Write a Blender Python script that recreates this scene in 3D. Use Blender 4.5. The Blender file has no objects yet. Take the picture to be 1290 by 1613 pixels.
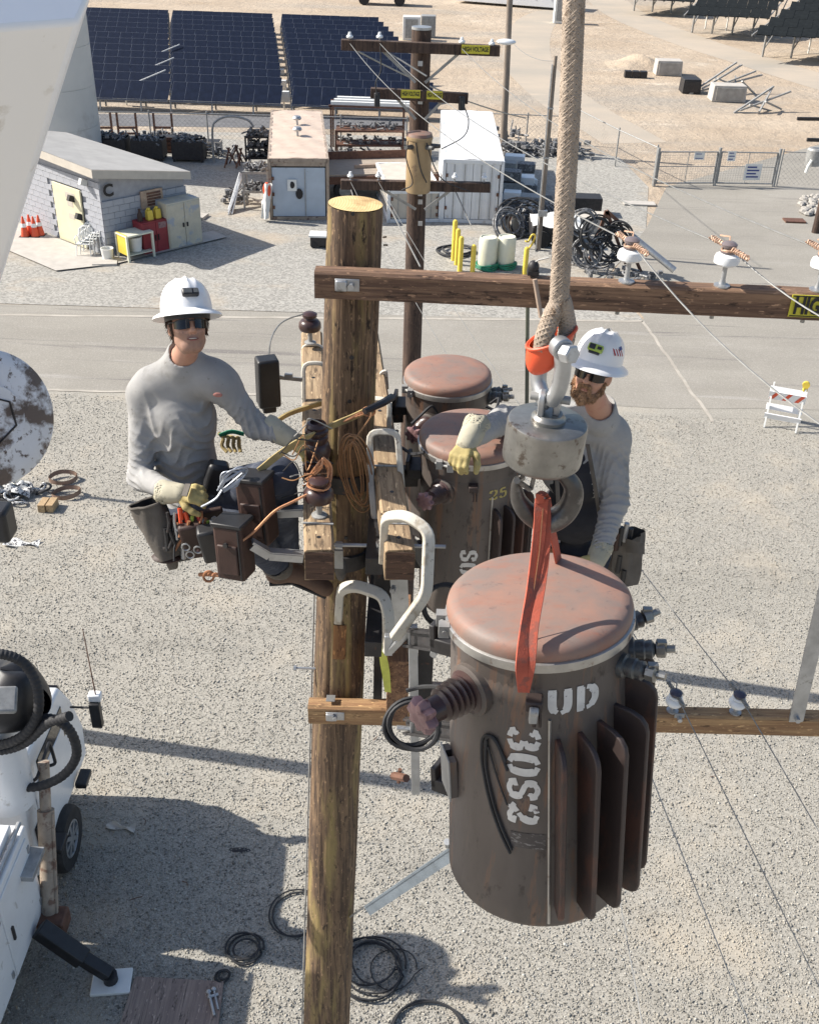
import bpy, bmesh, math, random
import numpy as np
from mathutils import Vector, Matrix, Euler
random.seed(7); RNG = np.random.default_rng(11)
SC = bpy.context.scene
COL = SC.collection

# ------------------------------------------------------------------ camera
CAM_H = 12.0; PITCH = math.radians(32.3); ROLL = math.radians(2.0); FPX = 1650.0
cam_d = bpy.data.cameras.new('camera'); cam = bpy.data.objects.new('camera', cam_d); COL.objects.link(cam)
FWD = Vector((0, math.cos(PITCH), -math.sin(PITCH)))
_r0 = Vector((1, 0, 0)); _u0 = _r0.cross(FWD)
RIGHT = _r0*math.cos(ROLL) + _u0*math.sin(ROLL); UP = -_r0*math.sin(ROLL) + _u0*math.cos(ROLL)
CAMP = Vector((0, 0, CAM_H))
cam.matrix_world = Matrix(((RIGHT.x, UP.x, -FWD.x, 0), (RIGHT.y, UP.y, -FWD.y, 0), (RIGHT.z, UP.z, -FWD.z, CAM_H), (0, 0, 0, 1)))
cam_d.sensor_fit = 'VERTICAL'; cam_d.sensor_height = 24.0; cam_d.lens = FPX/1613*24.0
cam_d.clip_start = 0.05; cam_d.clip_end = 3000
SC.camera = cam
# ------------------------------------------------------------------ light
SUN_EL = math.radians(38.5); SUN_AZ = math.radians(8.5)     # azimuth: from the left, this much behind the scene
to_sun = Vector((-math.cos(SUN_AZ)*math.cos(SUN_EL), math.sin(SUN_AZ)*math.cos(SUN_EL), math.sin(SUN_EL)))
W = bpy.data.worlds.new('World'); SC.world = W; W.use_nodes = True
wn = W.node_tree; bg = wn.nodes['Background']
sky = wn.nodes.new('ShaderNodeTexSky'); sky.sky_type = 'NISHITA'; sky.sun_disc = False
sky.sun_elevation = SUN_EL; sky.sun_rotation = math.atan2(to_sun.x, to_sun.y); sky.altitude = 100; sky.dust_density = 2.0
wn.links.new(sky.outputs[0], bg.inputs[0]); bg.inputs[1].default_value = 0.10
sd = bpy.data.lights.new('sun', 'SUN'); sun = bpy.data.objects.new('sun', sd); COL.objects.link(sun)
sd.energy = 4.7; sd.angle = math.radians(0.53); sd.color = (1.0, 0.945, 0.86)
sun.rotation_mode = 'QUATERNION'; sun.rotation_quaternion = to_sun.to_track_quat('Z', 'Y'); sun.location = (0, 0, 30)
SC.view_settings.view_transform = 'Standard'; SC.view_settings.look = 'None'
SC.view_settings.exposure = 0.75; SC.view_settings.gamma = 1.0; SC.view_settings.use_curve_mapping = False
SC.cycles.max_bounces = 6; SC.cycles.diffuse_bounces = 3; SC.cycles.use_denoising = True

# ------------------------------------------------------------------ from the photograph's pixels to places in the world
def ray(px, py): return FWD + RIGHT*((px-645)/FPX) - UP*((py-806.5)/FPX)
def gnd(px, py, z=0.0):
    d = ray(px, py); return CAMP + d*((z-CAM_H)/d.z)
def at(px, py, Y):
    d = ray(px, py); return CAMP + d*(Y/d.y)
def height(px, py, pyt):                      # how high a thing standing at ground pixel (px,py) is when its top shows at row pyt
    g = gnd(px, py); lo, hi = 0.0, 11.9
    for _ in range(40):
        m = (lo+hi)/2; v = Vector((g.x, g.y, m)) - CAMP
        y = 806.5 - FPX*v.dot(UP)/v.dot(FWD)
        if y > pyt: lo = m
        else: hi = m
    return lo
def ppm(p): return FPX/(Vector(p)-CAMP).dot(FWD)

# ------------------------------------------------------------------ mesh building
class MB:
    def __init__(s): s.v = []; s.f = []
    def add(s, vs, fs):
        o = len(s.v); s.v.extend([tuple(v) for v in vs]); s.f.extend([tuple(i+o for i in f) for f in fs]); return s
    def box(s, c, size, R=None, top=(1, 1)):
        c = Vector(c); hx, hy, hz = size[0]/2, size[1]/2, size[2]/2; R = R or Matrix.Identity(3)
        vs = [c + R @ Vector((sx*hx*(top[0] if sz > 0 else 1), sy*hy*(top[1] if sz > 0 else 1), sz*hz)) for sz in (-1, 1) for sx, sy in ((-1, -1), (1, -1), (1, 1), (-1, 1))]
        return s.add(vs, [(3, 2, 1, 0), (4, 5, 6, 7), (0, 1, 5, 4), (1, 2, 6, 5), (2, 3, 7, 6), (3, 0, 4, 7)])
    def beam(s, a, b, w, h, up=(0, 0, 1)):
        a, b = Vector(a), Vector(b); d = (b-a); L = d.length; d.normalize(); u = Vector(up)
        x = d.cross(u)
        if x.length < 1e-4: x = d.cross(Vector((0, 1, 0)))
        x.normalize(); u = x.cross(d)
        return s.box((a+b)/2, (w, L, h), Matrix((x, d, u)).transposed())
    def tube(s, pts, r, n=8, caps=True, flat=1.0, up=None, closed=False):
        pts = [Vector(p) for p in pts]; k = len(pts); rs = r if isinstance(r, (list, tuple)) else [r]*k
        t0 = (pts[1]-pts[0]).normalized(); u = Vector(up) if up else Vector((0, 0, 1))
        if abs(t0.dot(u)) > .95: u = Vector((1, 0, 0))
        u = (u - t0*u.dot(t0)).normalized(); vs = []
        for i, p in enumerate(pts):
            if closed: t = pts[(i+1) % k]-pts[i-1]
            else: t = pts[min(i+1, k-1)]-pts[max(i-1, 0)]
            t.normalize(); u = (u - t*u.dot(t)); u.normalize(); w = t.cross(u)
            for j in range(n):
                a = 2*math.pi*(j+.5)/n; vs.append(p + u*(math.cos(a)*rs[i]) + w*(math.sin(a)*rs[i]*flat))
        fs = [(i*n+j, i*n+(j+1) % n, (i+1)*n+(j+1) % n, (i+1)*n+j) for i in range(k-1) for j in range(n)]
        if closed: fs += [((k-1)*n+j, (k-1)*n+(j+1) % n, (j+1) % n, j) for j in range(n)]
        elif caps: fs += [tuple(range(n-1, -1, -1)), tuple((k-1)*n+j for j in range(n))]
        return s.add(vs, fs)
    def cyl(s, a, b, r0, r1=None, n=16): return s.tube([a, b], [r0, r0 if r1 is None else r1], n)
    def lathe(s, prof, M=None, n=24, rfn=None, cap=True):
        M = M or Matrix.Identity(4); vs = []; k = len(prof)
        for i, (r, z) in enumerate(prof):
            for j in range(n):
                a = 2*math.pi*j/n; rr = r*(rfn(a, i) if rfn else 1); vs.append(M @ Vector((rr*math.cos(a), rr*math.sin(a), z)))
        fs = [(i*n+j, i*n+(j+1) % n, (i+1)*n+(j+1) % n, (i+1)*n+j) for i in range(k-1) for j in range(n)]
        if cap: fs += [tuple(range(n-1, -1, -1)), tuple((k-1)*n+j for j in range(n))]
        return s.add(vs, fs)
    def ell(s, c, rad, R=None, n=12, m=8):
        R = R or Matrix.Identity(3); c = Vector(c)
        M = Matrix.Translation(c) @ R.to_4x4() @ Matrix.Diagonal((*rad, 1)).to_4x4()
        return s.lathe([(max(math.sin(math.pi*i/m), .02), -math.cos(math.pi*i/m)) for i in range(m+1)], M, n)
    def prism(s, poly, M, d):                  # outline in M's xy plane, thickness d along its z
        k = len(poly); vs = [M @ Vector((x, y, 0)) for x, y in poly] + [M @ Vector((x, y, d)) for x, y in poly]
        fs = [tuple(range(k-1, -1, -1)), tuple(range(k, 2*k))] + [(i, (i+1) % k, k+(i+1) % k, k+i) for i in range(k)]
        return s.add(vs, fs)
    def sheet(s, pts): return s.add(pts, [tuple(range(len(pts)))])
    def grid(s, fn, nu, nv):
        vs = [fn(i/nu, j/nv) for i in range(nu+1) for j in range(nv+1)]
        return s.add(vs, [(i*(nv+1)+j, (i+1)*(nv+1)+j, (i+1)*(nv+1)+j+1, i*(nv+1)+j+1) for i in range(nu) for j in range(nv)])

WM = {}
def wm(o): return WM.get(o.name, Matrix.Identity(4))
def props(o, label=None, cat=None, group=None, kind=None):
    if label: o['label'] = label
    if cat: o['category'] = cat
    if group: o['group'] = group
    if kind: o['kind'] = kind
    return o
def thing(name, label, cat, loc=(0, 0, 0), group=None):
    o = bpy.data.objects.new(name, None); COL.objects.link(o); o.empty_display_size = .1
    o.location = loc; WM[o.name] = Matrix.Translation(Vector(loc)); return props(o, label, cat, group)
def mesh_of(mb, smooth=38):
    me = bpy.data.meshes.new('m'); me.from_pydata([tuple(v) for v in mb.v], [], mb.f); me.update()
    bm = bmesh.new(); bm.from_mesh(me); bmesh.ops.recalc_face_normals(bm, faces=bm.faces); bm.to_mesh(me); bm.free()
    if smooth:
        me.polygons.foreach_set('use_smooth', [True]*len(me.polygons)); me.set_sharp_from_angle(angle=math.radians(smooth))
    return me
def mk(name, mb, mat, parent=None, label=None, cat=None, group=None, kind=None, smooth=38, bevel=0, loc=None):
    a = np.array(mb.v, dtype=float)
    if parent is not None: M = wm(parent)
    else:
        if loc is None:
            lo, hi = a.min(0), a.max(0); loc = ((lo[0]+hi[0])/2, (lo[1]+hi[1])/2, lo[2])
        if kind == 'structure': loc = (0, 0, 0)
        M = Matrix.Translation(Vector(loc))
    Mi = np.array(M.inverted()); a = a @ Mi[:3, :3].T + Mi[:3, 3]
    mb.v = [tuple(r) for r in a]
    me = mesh_of(mb, smooth)
    for m in (mat if isinstance(mat, list) else [mat]): me.materials.append(m)
    o = bpy.data.objects.new(name, me); COL.objects.link(o)
    if parent is not None: o.parent = parent; WM[o.name] = M.copy()
    else: o.location = loc; WM[o.name] = M
    if bevel:
        b = o.modifiers.new('bevel', 'BEVEL'); b.width = bevel; b.segments = 2; b.limit_method = 'ANGLE'; b.angle_limit = math.radians(40)
    return props(o, label, cat, group, kind)
def inst(name, me, parent, local, kind=None):
    o = bpy.data.objects.new(name, me); COL.objects.link(o); o.parent = parent; o.matrix_basis = local
    WM[o.name] = wm(parent) @ local
    if kind: o['kind'] = kind
    return o
def copy_tree(o, loc=None, rz=None, label=None, scale=None, parent=None):
    c = o.copy(); COL.objects.link(c)
    if parent is not None: c.parent = parent
    if loc is not None: c.location = loc
    if rz is not None: c.rotation_euler = (0, 0, rz)
    if scale is not None: c.scale = (scale,)*3
    if label: c['label'] = label
    for ch in list(o.children): copy_tree(ch, parent=c)
    return c
def frame(p, z, x=None):                        # 4x4 with local z along z
    z = Vector(z).normalized(); x = Vector(x) if x else (Vector((1, 0, 0)) if abs(z.x) < .9 else Vector((0, 1, 0)))
    x = (x - z*x.dot(z)).normalized(); y = z.cross(x)
    M = Matrix((x, y, z)).transposed().to_4x4(); M.translation = Vector(p); return M
def spline(pts, n=6):                           # Catmull-Rom through points
    P = [Vector(p) for p in pts]; P = [P[0]*2-P[1]] + P + [P[-1]*2-P[-2]]; out = []
    for i in range(1, len(P)-2):
        a, b, c, d = P[i-1], P[i], P[i+1], P[i+2]
        for k in range(n):
            t = k/n; out.append(.5*((2*b)+(c-a)*t+(2*a-5*b+4*c-d)*t*t+(3*b-a-3*c+d)*t**3))
    out.append(P[-2]); return out
def rounded(pts, r=.02, n=4):                   # polyline with its corners rounded off
    P = [Vector(p) for p in pts]; out = [P[0]]
    for a, b, c in zip(P, P[1:], P[2:]):
        d1 = (a-b); d2 = (c-b); k = min(r, d1.length*.45, d2.length*.45); p = b+d1.normalized()*k; q = b+d2.normalized()*k
        for i in range(n+1):
            t = i/n; out.append(p*(1-t)**2 + b*2*t*(1-t) + q*t*t)
    out.append(P[-1]); return out

# ------------------------------------------------------------------ materials
MATS = {}
class NT:
    def __init__(s, name):
        s.m = bpy.data.materials.new(name); s.m.use_nodes = True; s.t = s.m.node_tree; s.b = s.t.nodes['Principled BSDF']
        s.co = s.t.nodes.new('ShaderNodeTexCoord')
    def n(s, typ, **kw):
        o = s.t.nodes.new('ShaderNode'+typ)
        for k, v in kw.items():
            if k in o.inputs: o.inputs[k].default_value = v
            else: setattr(o, k, v)
        return o
    def l(s, a, b): s.t.links.new(a, b)
    def noise(s, scale, stretch=(1, 1, 1), detail=4, rough=.6, out='Object', dist=0):
        mp = s.n('Mapping'); mp.inputs['Scale'].default_value = stretch; s.l(s.co.outputs[out], mp.inputs[0])
        nz = s.n('TexNoise', Scale=scale, Detail=detail, Roughness=rough, Distortion=dist); s.l(mp.outputs[0], nz.inputs['Vector']); return nz.outputs['Fac']
    def ramp(s, fac, a, b, lo=(0, 0, 0, 1), hi=(1, 1, 1, 1)):
        r = s.n('ValToRGB'); r.color_ramp.elements[0].position = a; r.color_ramp.elements[1].position = b
        r.color_ramp.elements[0].color = lo; r.color_ramp.elements[1].color = hi; s.l(fac, r.inputs[0]); return r.outputs[0]
    def mix(s, fac, a, b, typ='MIX'):
        m = s.n('MixRGB', blend_type=typ)
        for i, v in ((0, fac), (1, a), (2, b)):
            if isinstance(v, (int, float)): m.inputs[i].default_value = v
            elif isinstance(v, tuple): m.inputs[i].default_value = v if len(v) == 4 else (*v, 1)
            else: s.l(v, m.inputs[i])
        return m.outputs[0]
    def bump(s, h, strength=.3, dist=.01):
        b = s.n('Bump', Strength=strength, Distance=dist); s.l(h, b.inputs['Height'])
        p = s.b.inputs['Normal']
        if p.is_linked: s.l(p.links[0].from_socket, b.inputs['Normal'])
        s.l(b.outputs[0], p)
    def col(s, c): s.l(c, s.b.inputs['Base Color'])
def pbr(name, col, rough=.6, metal=0.0, var=.25, scale=6, stretch=(1, 1, 1), bump=.15, bscale=80, bdist=.003, patch=None, fine=None, spec=.5):
    """colour varied by noise; patch = (colour, threshold, scale[, stretch]) wears a second colour in spots; fine = (colour, threshold, scale) specks"""
    if name in MATS: return MATS[name]
    t = NT(name); c = (*col, 1); dk = tuple(x*(1-var) for x in col)+(1,); lt = tuple(min(1, x*(1+var)) for x in col)+(1,)
    o = t.mix(t.ramp(t.noise(scale, stretch), .3, .7), dk, lt)
    for p in (patch, fine):
        if p:
            st = p[3] if len(p) > 3 else (1, 1, 1)
            o = t.mix(t.ramp(t.noise(p[2], st, 6, .65), p[1]-.04, p[1]+.04), o, (*p[0], 1))
    t.col(o); t.b.inputs['Roughness'].default_value = rough; t.b.inputs['Metallic'].default_value = metal
    t.b.inputs['Specular IOR Level'].default_value = spec
    if bump: t.bump(t.noise(bscale, stretch, 3), bump, bdist)
    MATS[name] = t.m; return t.m
def wood(name, base, dark, axis=2, scale=1.0, rough=.85, patch=None):
    if name in MATS: return MATS[name]
    t = NT(name); st = [22*scale]*3; st[axis] = 1.1*scale
    g = t.noise(1.6, tuple(st), 6, .7, dist=.6); o = t.mix(t.ramp(g, .41, .60), (*dark, 1), (*base, 1))
    st2 = [60*scale]*3; st2[axis] = 1.6*scale
    g2 = t.noise(1.5, tuple(st2), 4, .6); o = t.mix(t.ramp(g2, .58, .68), o, tuple(x*.35 for x in dark)+(1,))
    o = t.mix(t.ramp(t.noise(3.5, (1, 1, 1), 5), .35, .7), t.mix(.45, o, (*dark, 1)), o)
    if patch: o = t.mix(t.ramp(t.noise(patch[2], patch[3], 5), patch[1]-.06, patch[1]+.06), o, (*patch[0], 1))
    st3 = [1]*3; st3[axis] = .28
    o = t.mix(t.ramp(t.noise(34*scale, tuple(st3), 5, .7), .57, .66), o, tuple(x*.4 for x in dark)+(1,)); o = t.mix(t.ramp(t.noise(75*scale, tuple(st3), 4, .6), .60, .70), o, tuple(min(1, x*1.5) for x in base)+(1,))
    t.col(o); t.b.inputs['Roughness'].default_value = rough
    t.bump(g2, .5, .004); t.bump(g, .45, .006); MATS[name] = t.m; return t.m

# ---- named materials
def M_(n): return MATS[n]
pbr('galv', (.42, .43, .44), .45, .75, .2, 9, bump=.1, bscale=40, patch=((.25, .25, .24), .66, 12))
pbr('galv_dull', (.33, .33, .32), .6, .4, .25, 10, patch=((.2, .17, .14), .66, 20))
pbr('steel_worn', (.255, .25, .235), .36, .75, .25, 14, bump=.25, bscale=60, patch=((.12, .10, .085), .62, 22), fine=((.03, .03, .03), .72, 60))
pbr('iron', (.035, .033, .034), .55, .3, .3, 12, patch=((.10, .05, .035), .66, 18))
pbr('black', (.018, .018, .02), .45, 0, .3, 10, bump=.1)
pbr('black_rubber', (.022, .022, .024), .7, 0, .3, 10, bump=.2)
pbr('tank_paint', (.104, .087, .077), .5, .1, .28, 5, (1, 1, .35), .22, 40, .004, patch=((.165, .098, .066), .57, 9, (2.2, 2.2, .16)), fine=((.05, .04, .036), .62, 26, (1, 1, .4)))
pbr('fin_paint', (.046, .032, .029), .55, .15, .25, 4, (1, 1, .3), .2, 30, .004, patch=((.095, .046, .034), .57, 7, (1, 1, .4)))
pbr('lid_paint', (.275, .15, .112), .6, .05, .22, 4.5, (1, 1, 1), .12, 60, .003, patch=((.20, .145, .125), .64, 7), fine=((.31, .19, .15), .68, 24))
pbr('band_metal', (.40, .39, .37), .4, .75, .2, 12, patch=((.2, .14, .11), .63, 16))
pbr('porcelain_brown', (.052, .027, .025), .30, 0, .3, 6, bump=.02, patch=((.12, .075, .07), .64, 9))
pbr('cap_pink', (.26, .15, .15), .5, 0, .25, 12, patch=((.10, .045, .05), .60, 14))
pbr('porcelain_white', (.74, .76, .77), .16, 0, .05, 6, bump=.02, patch=((.5, .5, .48), .7, 8))
pbr('bushing_gray', (.10, .105, .105), .35, .2, .3, 10, patch=((.06, .05, .05), .58, 14))
pbr('stencil_white', (.62, .60, .56), .8, 0, .12, 20, patch=((.17, .14, .13), .66, 45), bump=.1)
pbr('stencil_dark', (.02, .018, .018), .7, 0, .2, 20)
pbr('chalk_yellow', (.42, .34, .12), .9, 0, .2, 30)
pbr('fiberglass_white', (.54, .51, .44), .6, 0, .12, 6, bump=.25, bscale=40, patch=((.38, .33, .255), .575, 9, (1, 1, .6)), fine=((.17, .145, .12), .655, 45))
pbr('copper', (.55, .27, .14), .45, .55, .25, 20, bump=.05)
pbr('wire_alu', (.27, .27, .26), .5, .5, .2, 20, bump=0)
pbr('sling', (.42, .09, .052), .85, 0, .22, 10, bump=.6, bscale=220, bdist=.002, patch=((.27, .085, .06), .56, 22))
pbr('orange_plastic', (.70, .095, .035), .42, 0, .1, 8, patch=((.48, .06, .03), .64, 12))
pbr('shirt', (.325, .32, .312), .95, 0, .10, 7, bump=.45, bscale=240, bdist=.002, patch=((.265, .26, .25), .60, 6), fine=((.22, .21, .20), .68, 30), spec=.2)
pbr('jeans', (.032, .040, .062), .9, 0, .25, 9, bump=.4, bscale=200, bdist=.002, patch=((.075, .085, .11), .60, 9))
pbr('vest', (.018, .019, .026), .85, 0, .25, 9, bump=.4, bscale=120)
pbr('glove_leather', (.40, .32, .13), .75, 0, .2, 14, bump=.35, bscale=110, patch=((.27, .20, .07), .60, 24))
pbr('glove_cuff', (.40, .37, .28), .85, 0, .15, 12, bump=.3, bscale=130, patch=((.22, .2, .15), .63, 16))
pbr('leather_brown', (.042, .020, .015), .6, 0, .3, 9, bump=.25, bscale=70, patch=((.045, .022, .016), .58, 7))
pbr('leather_tan', (.30, .13, .06), .65, 0, .25, 9, bump=.25, bscale=70)
pbr('boot', (.10, .055, .035), .65, 0, .3, 10, bump=.3, bscale=60)
pbr('canvas_gray', (.115, .102, .088), .9, 0, .25, 7, bump=.4, bscale=90, patch=((.13, .115, .10), .6, 9))
pbr('stubble', (.33, .19, .135), .6, 0, .15, 60, bump=.15, bscale=300, bdist=.001)
pbr('skin', (.46, .25, .175), .5, 0, .08, 8, bump=.06, bscale=200, bdist=.001, patch=((.44, .21, .15), .60, 9))
pbr('lips', (.36, .14, .11), .5, 0, .1, 8, bump=0)
pbr('hair_brown', (.055, .030, .018), .8, 0, .35, 60, (1, 1, .3), .5, 150)
pbr('beard_blond', (.34, .20, .11), .8, 0, .4, 70, (1, 1, .35), .6, 160, .004)
pbr('hat_white', (.80, .80, .80), .28, 0, .02, 6, bump=0)
pbr('lens_black', (.008, .008, .010), .08, 0, .1, 6, bump=0)
pbr('lime', (.36, .48, .08), .5, 0, .1, 9)
pbr('red', (.40, .035, .03), .5, 0, .15, 9)
pbr('blue', (.03, .05, .22), .5, 0, .15, 9)
pbr('green', (.02, .20, .11), .5, 0, .2, 9)
pbr('yellow_paint', (.70, .52, .07), .5, 0, .1, 6, patch=((.4, .28, .08), .68, 12))
pbr('sign_yellow', (.56, .50, .04), .5, 0, .08, 8, patch=((.32, .28, .05), .64, 14))
pbr('truck_white', (.74, .75, .76), .3, 0, .05, 3, bump=.03, patch=((.52, .51, .49), .66, 6))
pbr('boom_white', (.84, .85, .87), .4, 0, .03, 2.0, (1, 1, .3), .05, 40, patch=((.66, .65, .63), .66, 3.5, (3, 3, .35)), fine=((.3, .29, .28), .76, 24))
pbr('dish_paint', (.62, .65, .70), .5, .1, .10, 3, bump=.2, bscale=30, patch=((.12, .095, .085), .545, 3.2), fine=((.10, .08, .075), .60, 16))
pbr('wood_gray', (.36, .27, .205), .85, 0, .2, 3, (1, 14, 1), .3, 20)
pbr('container_tan', (.54, .43, .345), .6, 0, .10, 1.5, patch=((.48, .35, .27), .62, 2.2), fine=((.56, .46, .36), .62, 9))
pbr('container_blue', (.43, .49, .56), .5, 0, .07, 2, patch=((.09, .07, .06), .70, 3.2), fine=((.12, .10, .09), .72, 14))
pbr('container_frame', (.34, .27, .21), .6, 0, .2, 3, patch=((.16, .10, .08), .60, 5))
pbr('container_white', (.68, .69, .70), .5, 0, .05, 2, patch=((.5, .47, .43), .66, 3), fine=((.3, .24, .2), .74, 20))
pbr('tank_silver', (.56, .56, .53), .6, .0, .06, .6, bump=.1, bscale=10, patch=((.47, .46, .43), .6, .9))
pbr('galv_blue', (.23, .27, .31), .4, .5, .2, 9)
pbr('roof_gray', (.33, .325, .315), .85, 0, .1, 1.5, bump=.3, bscale=20)
pbr('block', (.37, .38, .41), .9, 0, .10, 3, bump=.4, bscale=25, patch=((.3, .3, .31), .62, 5))
pbr('mortar', (.33, .335, .36), .95, 0, .1, 5)
pbr('door_cream', (.66, .61, .42), .6, 0, .06, 3)
pbr('fascia', (.50, .455, .39), .7, 0, .08, 3)
pbr('cabinet_cream', (.52, .48, .38), .6, 0, .1, 3, patch=((.34, .37, .42), .58, 2))
pbr('cabinet_red', (.25, .028, .035), .5, 0, .12, 3)
pbr('concrete', (.44, .41, .37), .9, 0, .1, 3, bump=.3, bscale=30)
pbr('solar_blue', (.008, .012, .026), .34, 0, .3, 2, bump=0, spec=.22)
pbr('solar_dark', (.014, .016, .016), .7, 0, .3, 2, bump=0, spec=.1)
pbr('white_plastic', (.72, .72, .69), .5, 0, .05, 5)
pbr('ivory_plastic', (.66, .65, .52), .5, 0, .06, 5)
pbr('junk_gray', (.16, .16, .165), .6, .3, .4, 9, patch=((.42, .42, .41), .58, 12), fine=((.03, .03, .03), .60, 20))
pbr('rust_steel', (.15, .075, .05), .7, .2, .3, 8, patch=((.09, .05, .04), .6, 9))
pbr('rope_tan', (.35, .285, .225), .95, 0, .22, 12, bump=.5, bscale=130, bdist=.003, patch=((.20, .135, .085), .61, 10, (1, 1, .6)))
pbr('rope_strap', (.35, .27, .12), .9, 0, .3, 20, bump=.4, bscale=120)
pbr('ribbon', (.55, .55, .10), .7, 0, .15, 20)
pbr('hydraulic_tan', (.34, .28, .22), .6, .1, .2, 8, patch=((.18, .11, .08), .58, 7))
pbr('rag_white', (.62, .62, .60), .9, 0, .2, 20, patch=((.03, .03, .045), .52, 22))
pbr('tire', (.028, .027, .027), .85, 0, .3, 9, bump=.3)
pbr('stone_edge', (.34, .32, .29), .9, 0, .2, 3)
wood('pole_wood', (.225, .145, .082), (.060, .037, .024), 2, 1.0, patch=((.25, .185, .075), .575, 3.4, (2.6, 2.6, .28)))
wood('pole_dark', (.105, .066, .046), (.045, .028, .022), 2, .7)
wood('arm_brown', (.29, .175, .105), (.115, .065, .042), 0, .9)
wood('arm_light', (.46, .295, .145), (.25, .14, .07), 0, .9)
wood('arm_tan', (.50, .36, .20), (.30, .195, .10), 1, .8)
wood('plywood', (.33, .255, .21), (.22, .165, .14), 1, .5)
wood('block_wood', (.50, .37, .21), (.33, .22, .12), 0, 1.5)

def pole_top_mat():
    t = NT('pole_end'); mp = t.n('Mapping'); t.l(t.co.outputs['Object'], mp.inputs[0])
    w = t.n('TexWave', wave_type='RINGS', rings_direction='Z', Scale=26, Distortion=2.2, Detail=2); t.l(mp.outputs[0], w.inputs[0])
    o = t.mix(w.outputs['Fac'], (.58, .42, .18, 1), (.68, .53, .27, 1))
    o = t.mix(t.ramp(t.noise(9), .5, .75), o, (.36, .20, .08, 1)); t.col(o); t.b.inputs['Roughness'].default_value = .8
    MATS['pole_end'] = t.m
pole_top_mat()
def lid_mat():
    t = NT('lid_paint'); o = t.mix(t.ramp(t.noise(3.2, (1, 1, 1), 6, .62), .37, .60), (.315, .162, .112, 1), (.20, .150, .128, 1))
    o = t.mix(t.ramp(t.noise(7, (1, 2.2, 1), 6, .7), .50, .72), o, (.27, .125, .085, 1)); o = t.mix(t.ramp(t.noise(26, detail=5, rough=.7), .60, .74), o, (.13, .09, .078, 1))
    t.col(o); t.b.inputs['Roughness'].default_value = .6
    t.bump(t.noise(90, detail=4), .12, .003); MATS['lid_paint'] = t.m
lid_mat()
pbr('hook_steel', (.085, .08, .076), .36, .55, .35, 16, bump=.15, bscale=50, patch=((.19, .18, .17), .60, 12))

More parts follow.
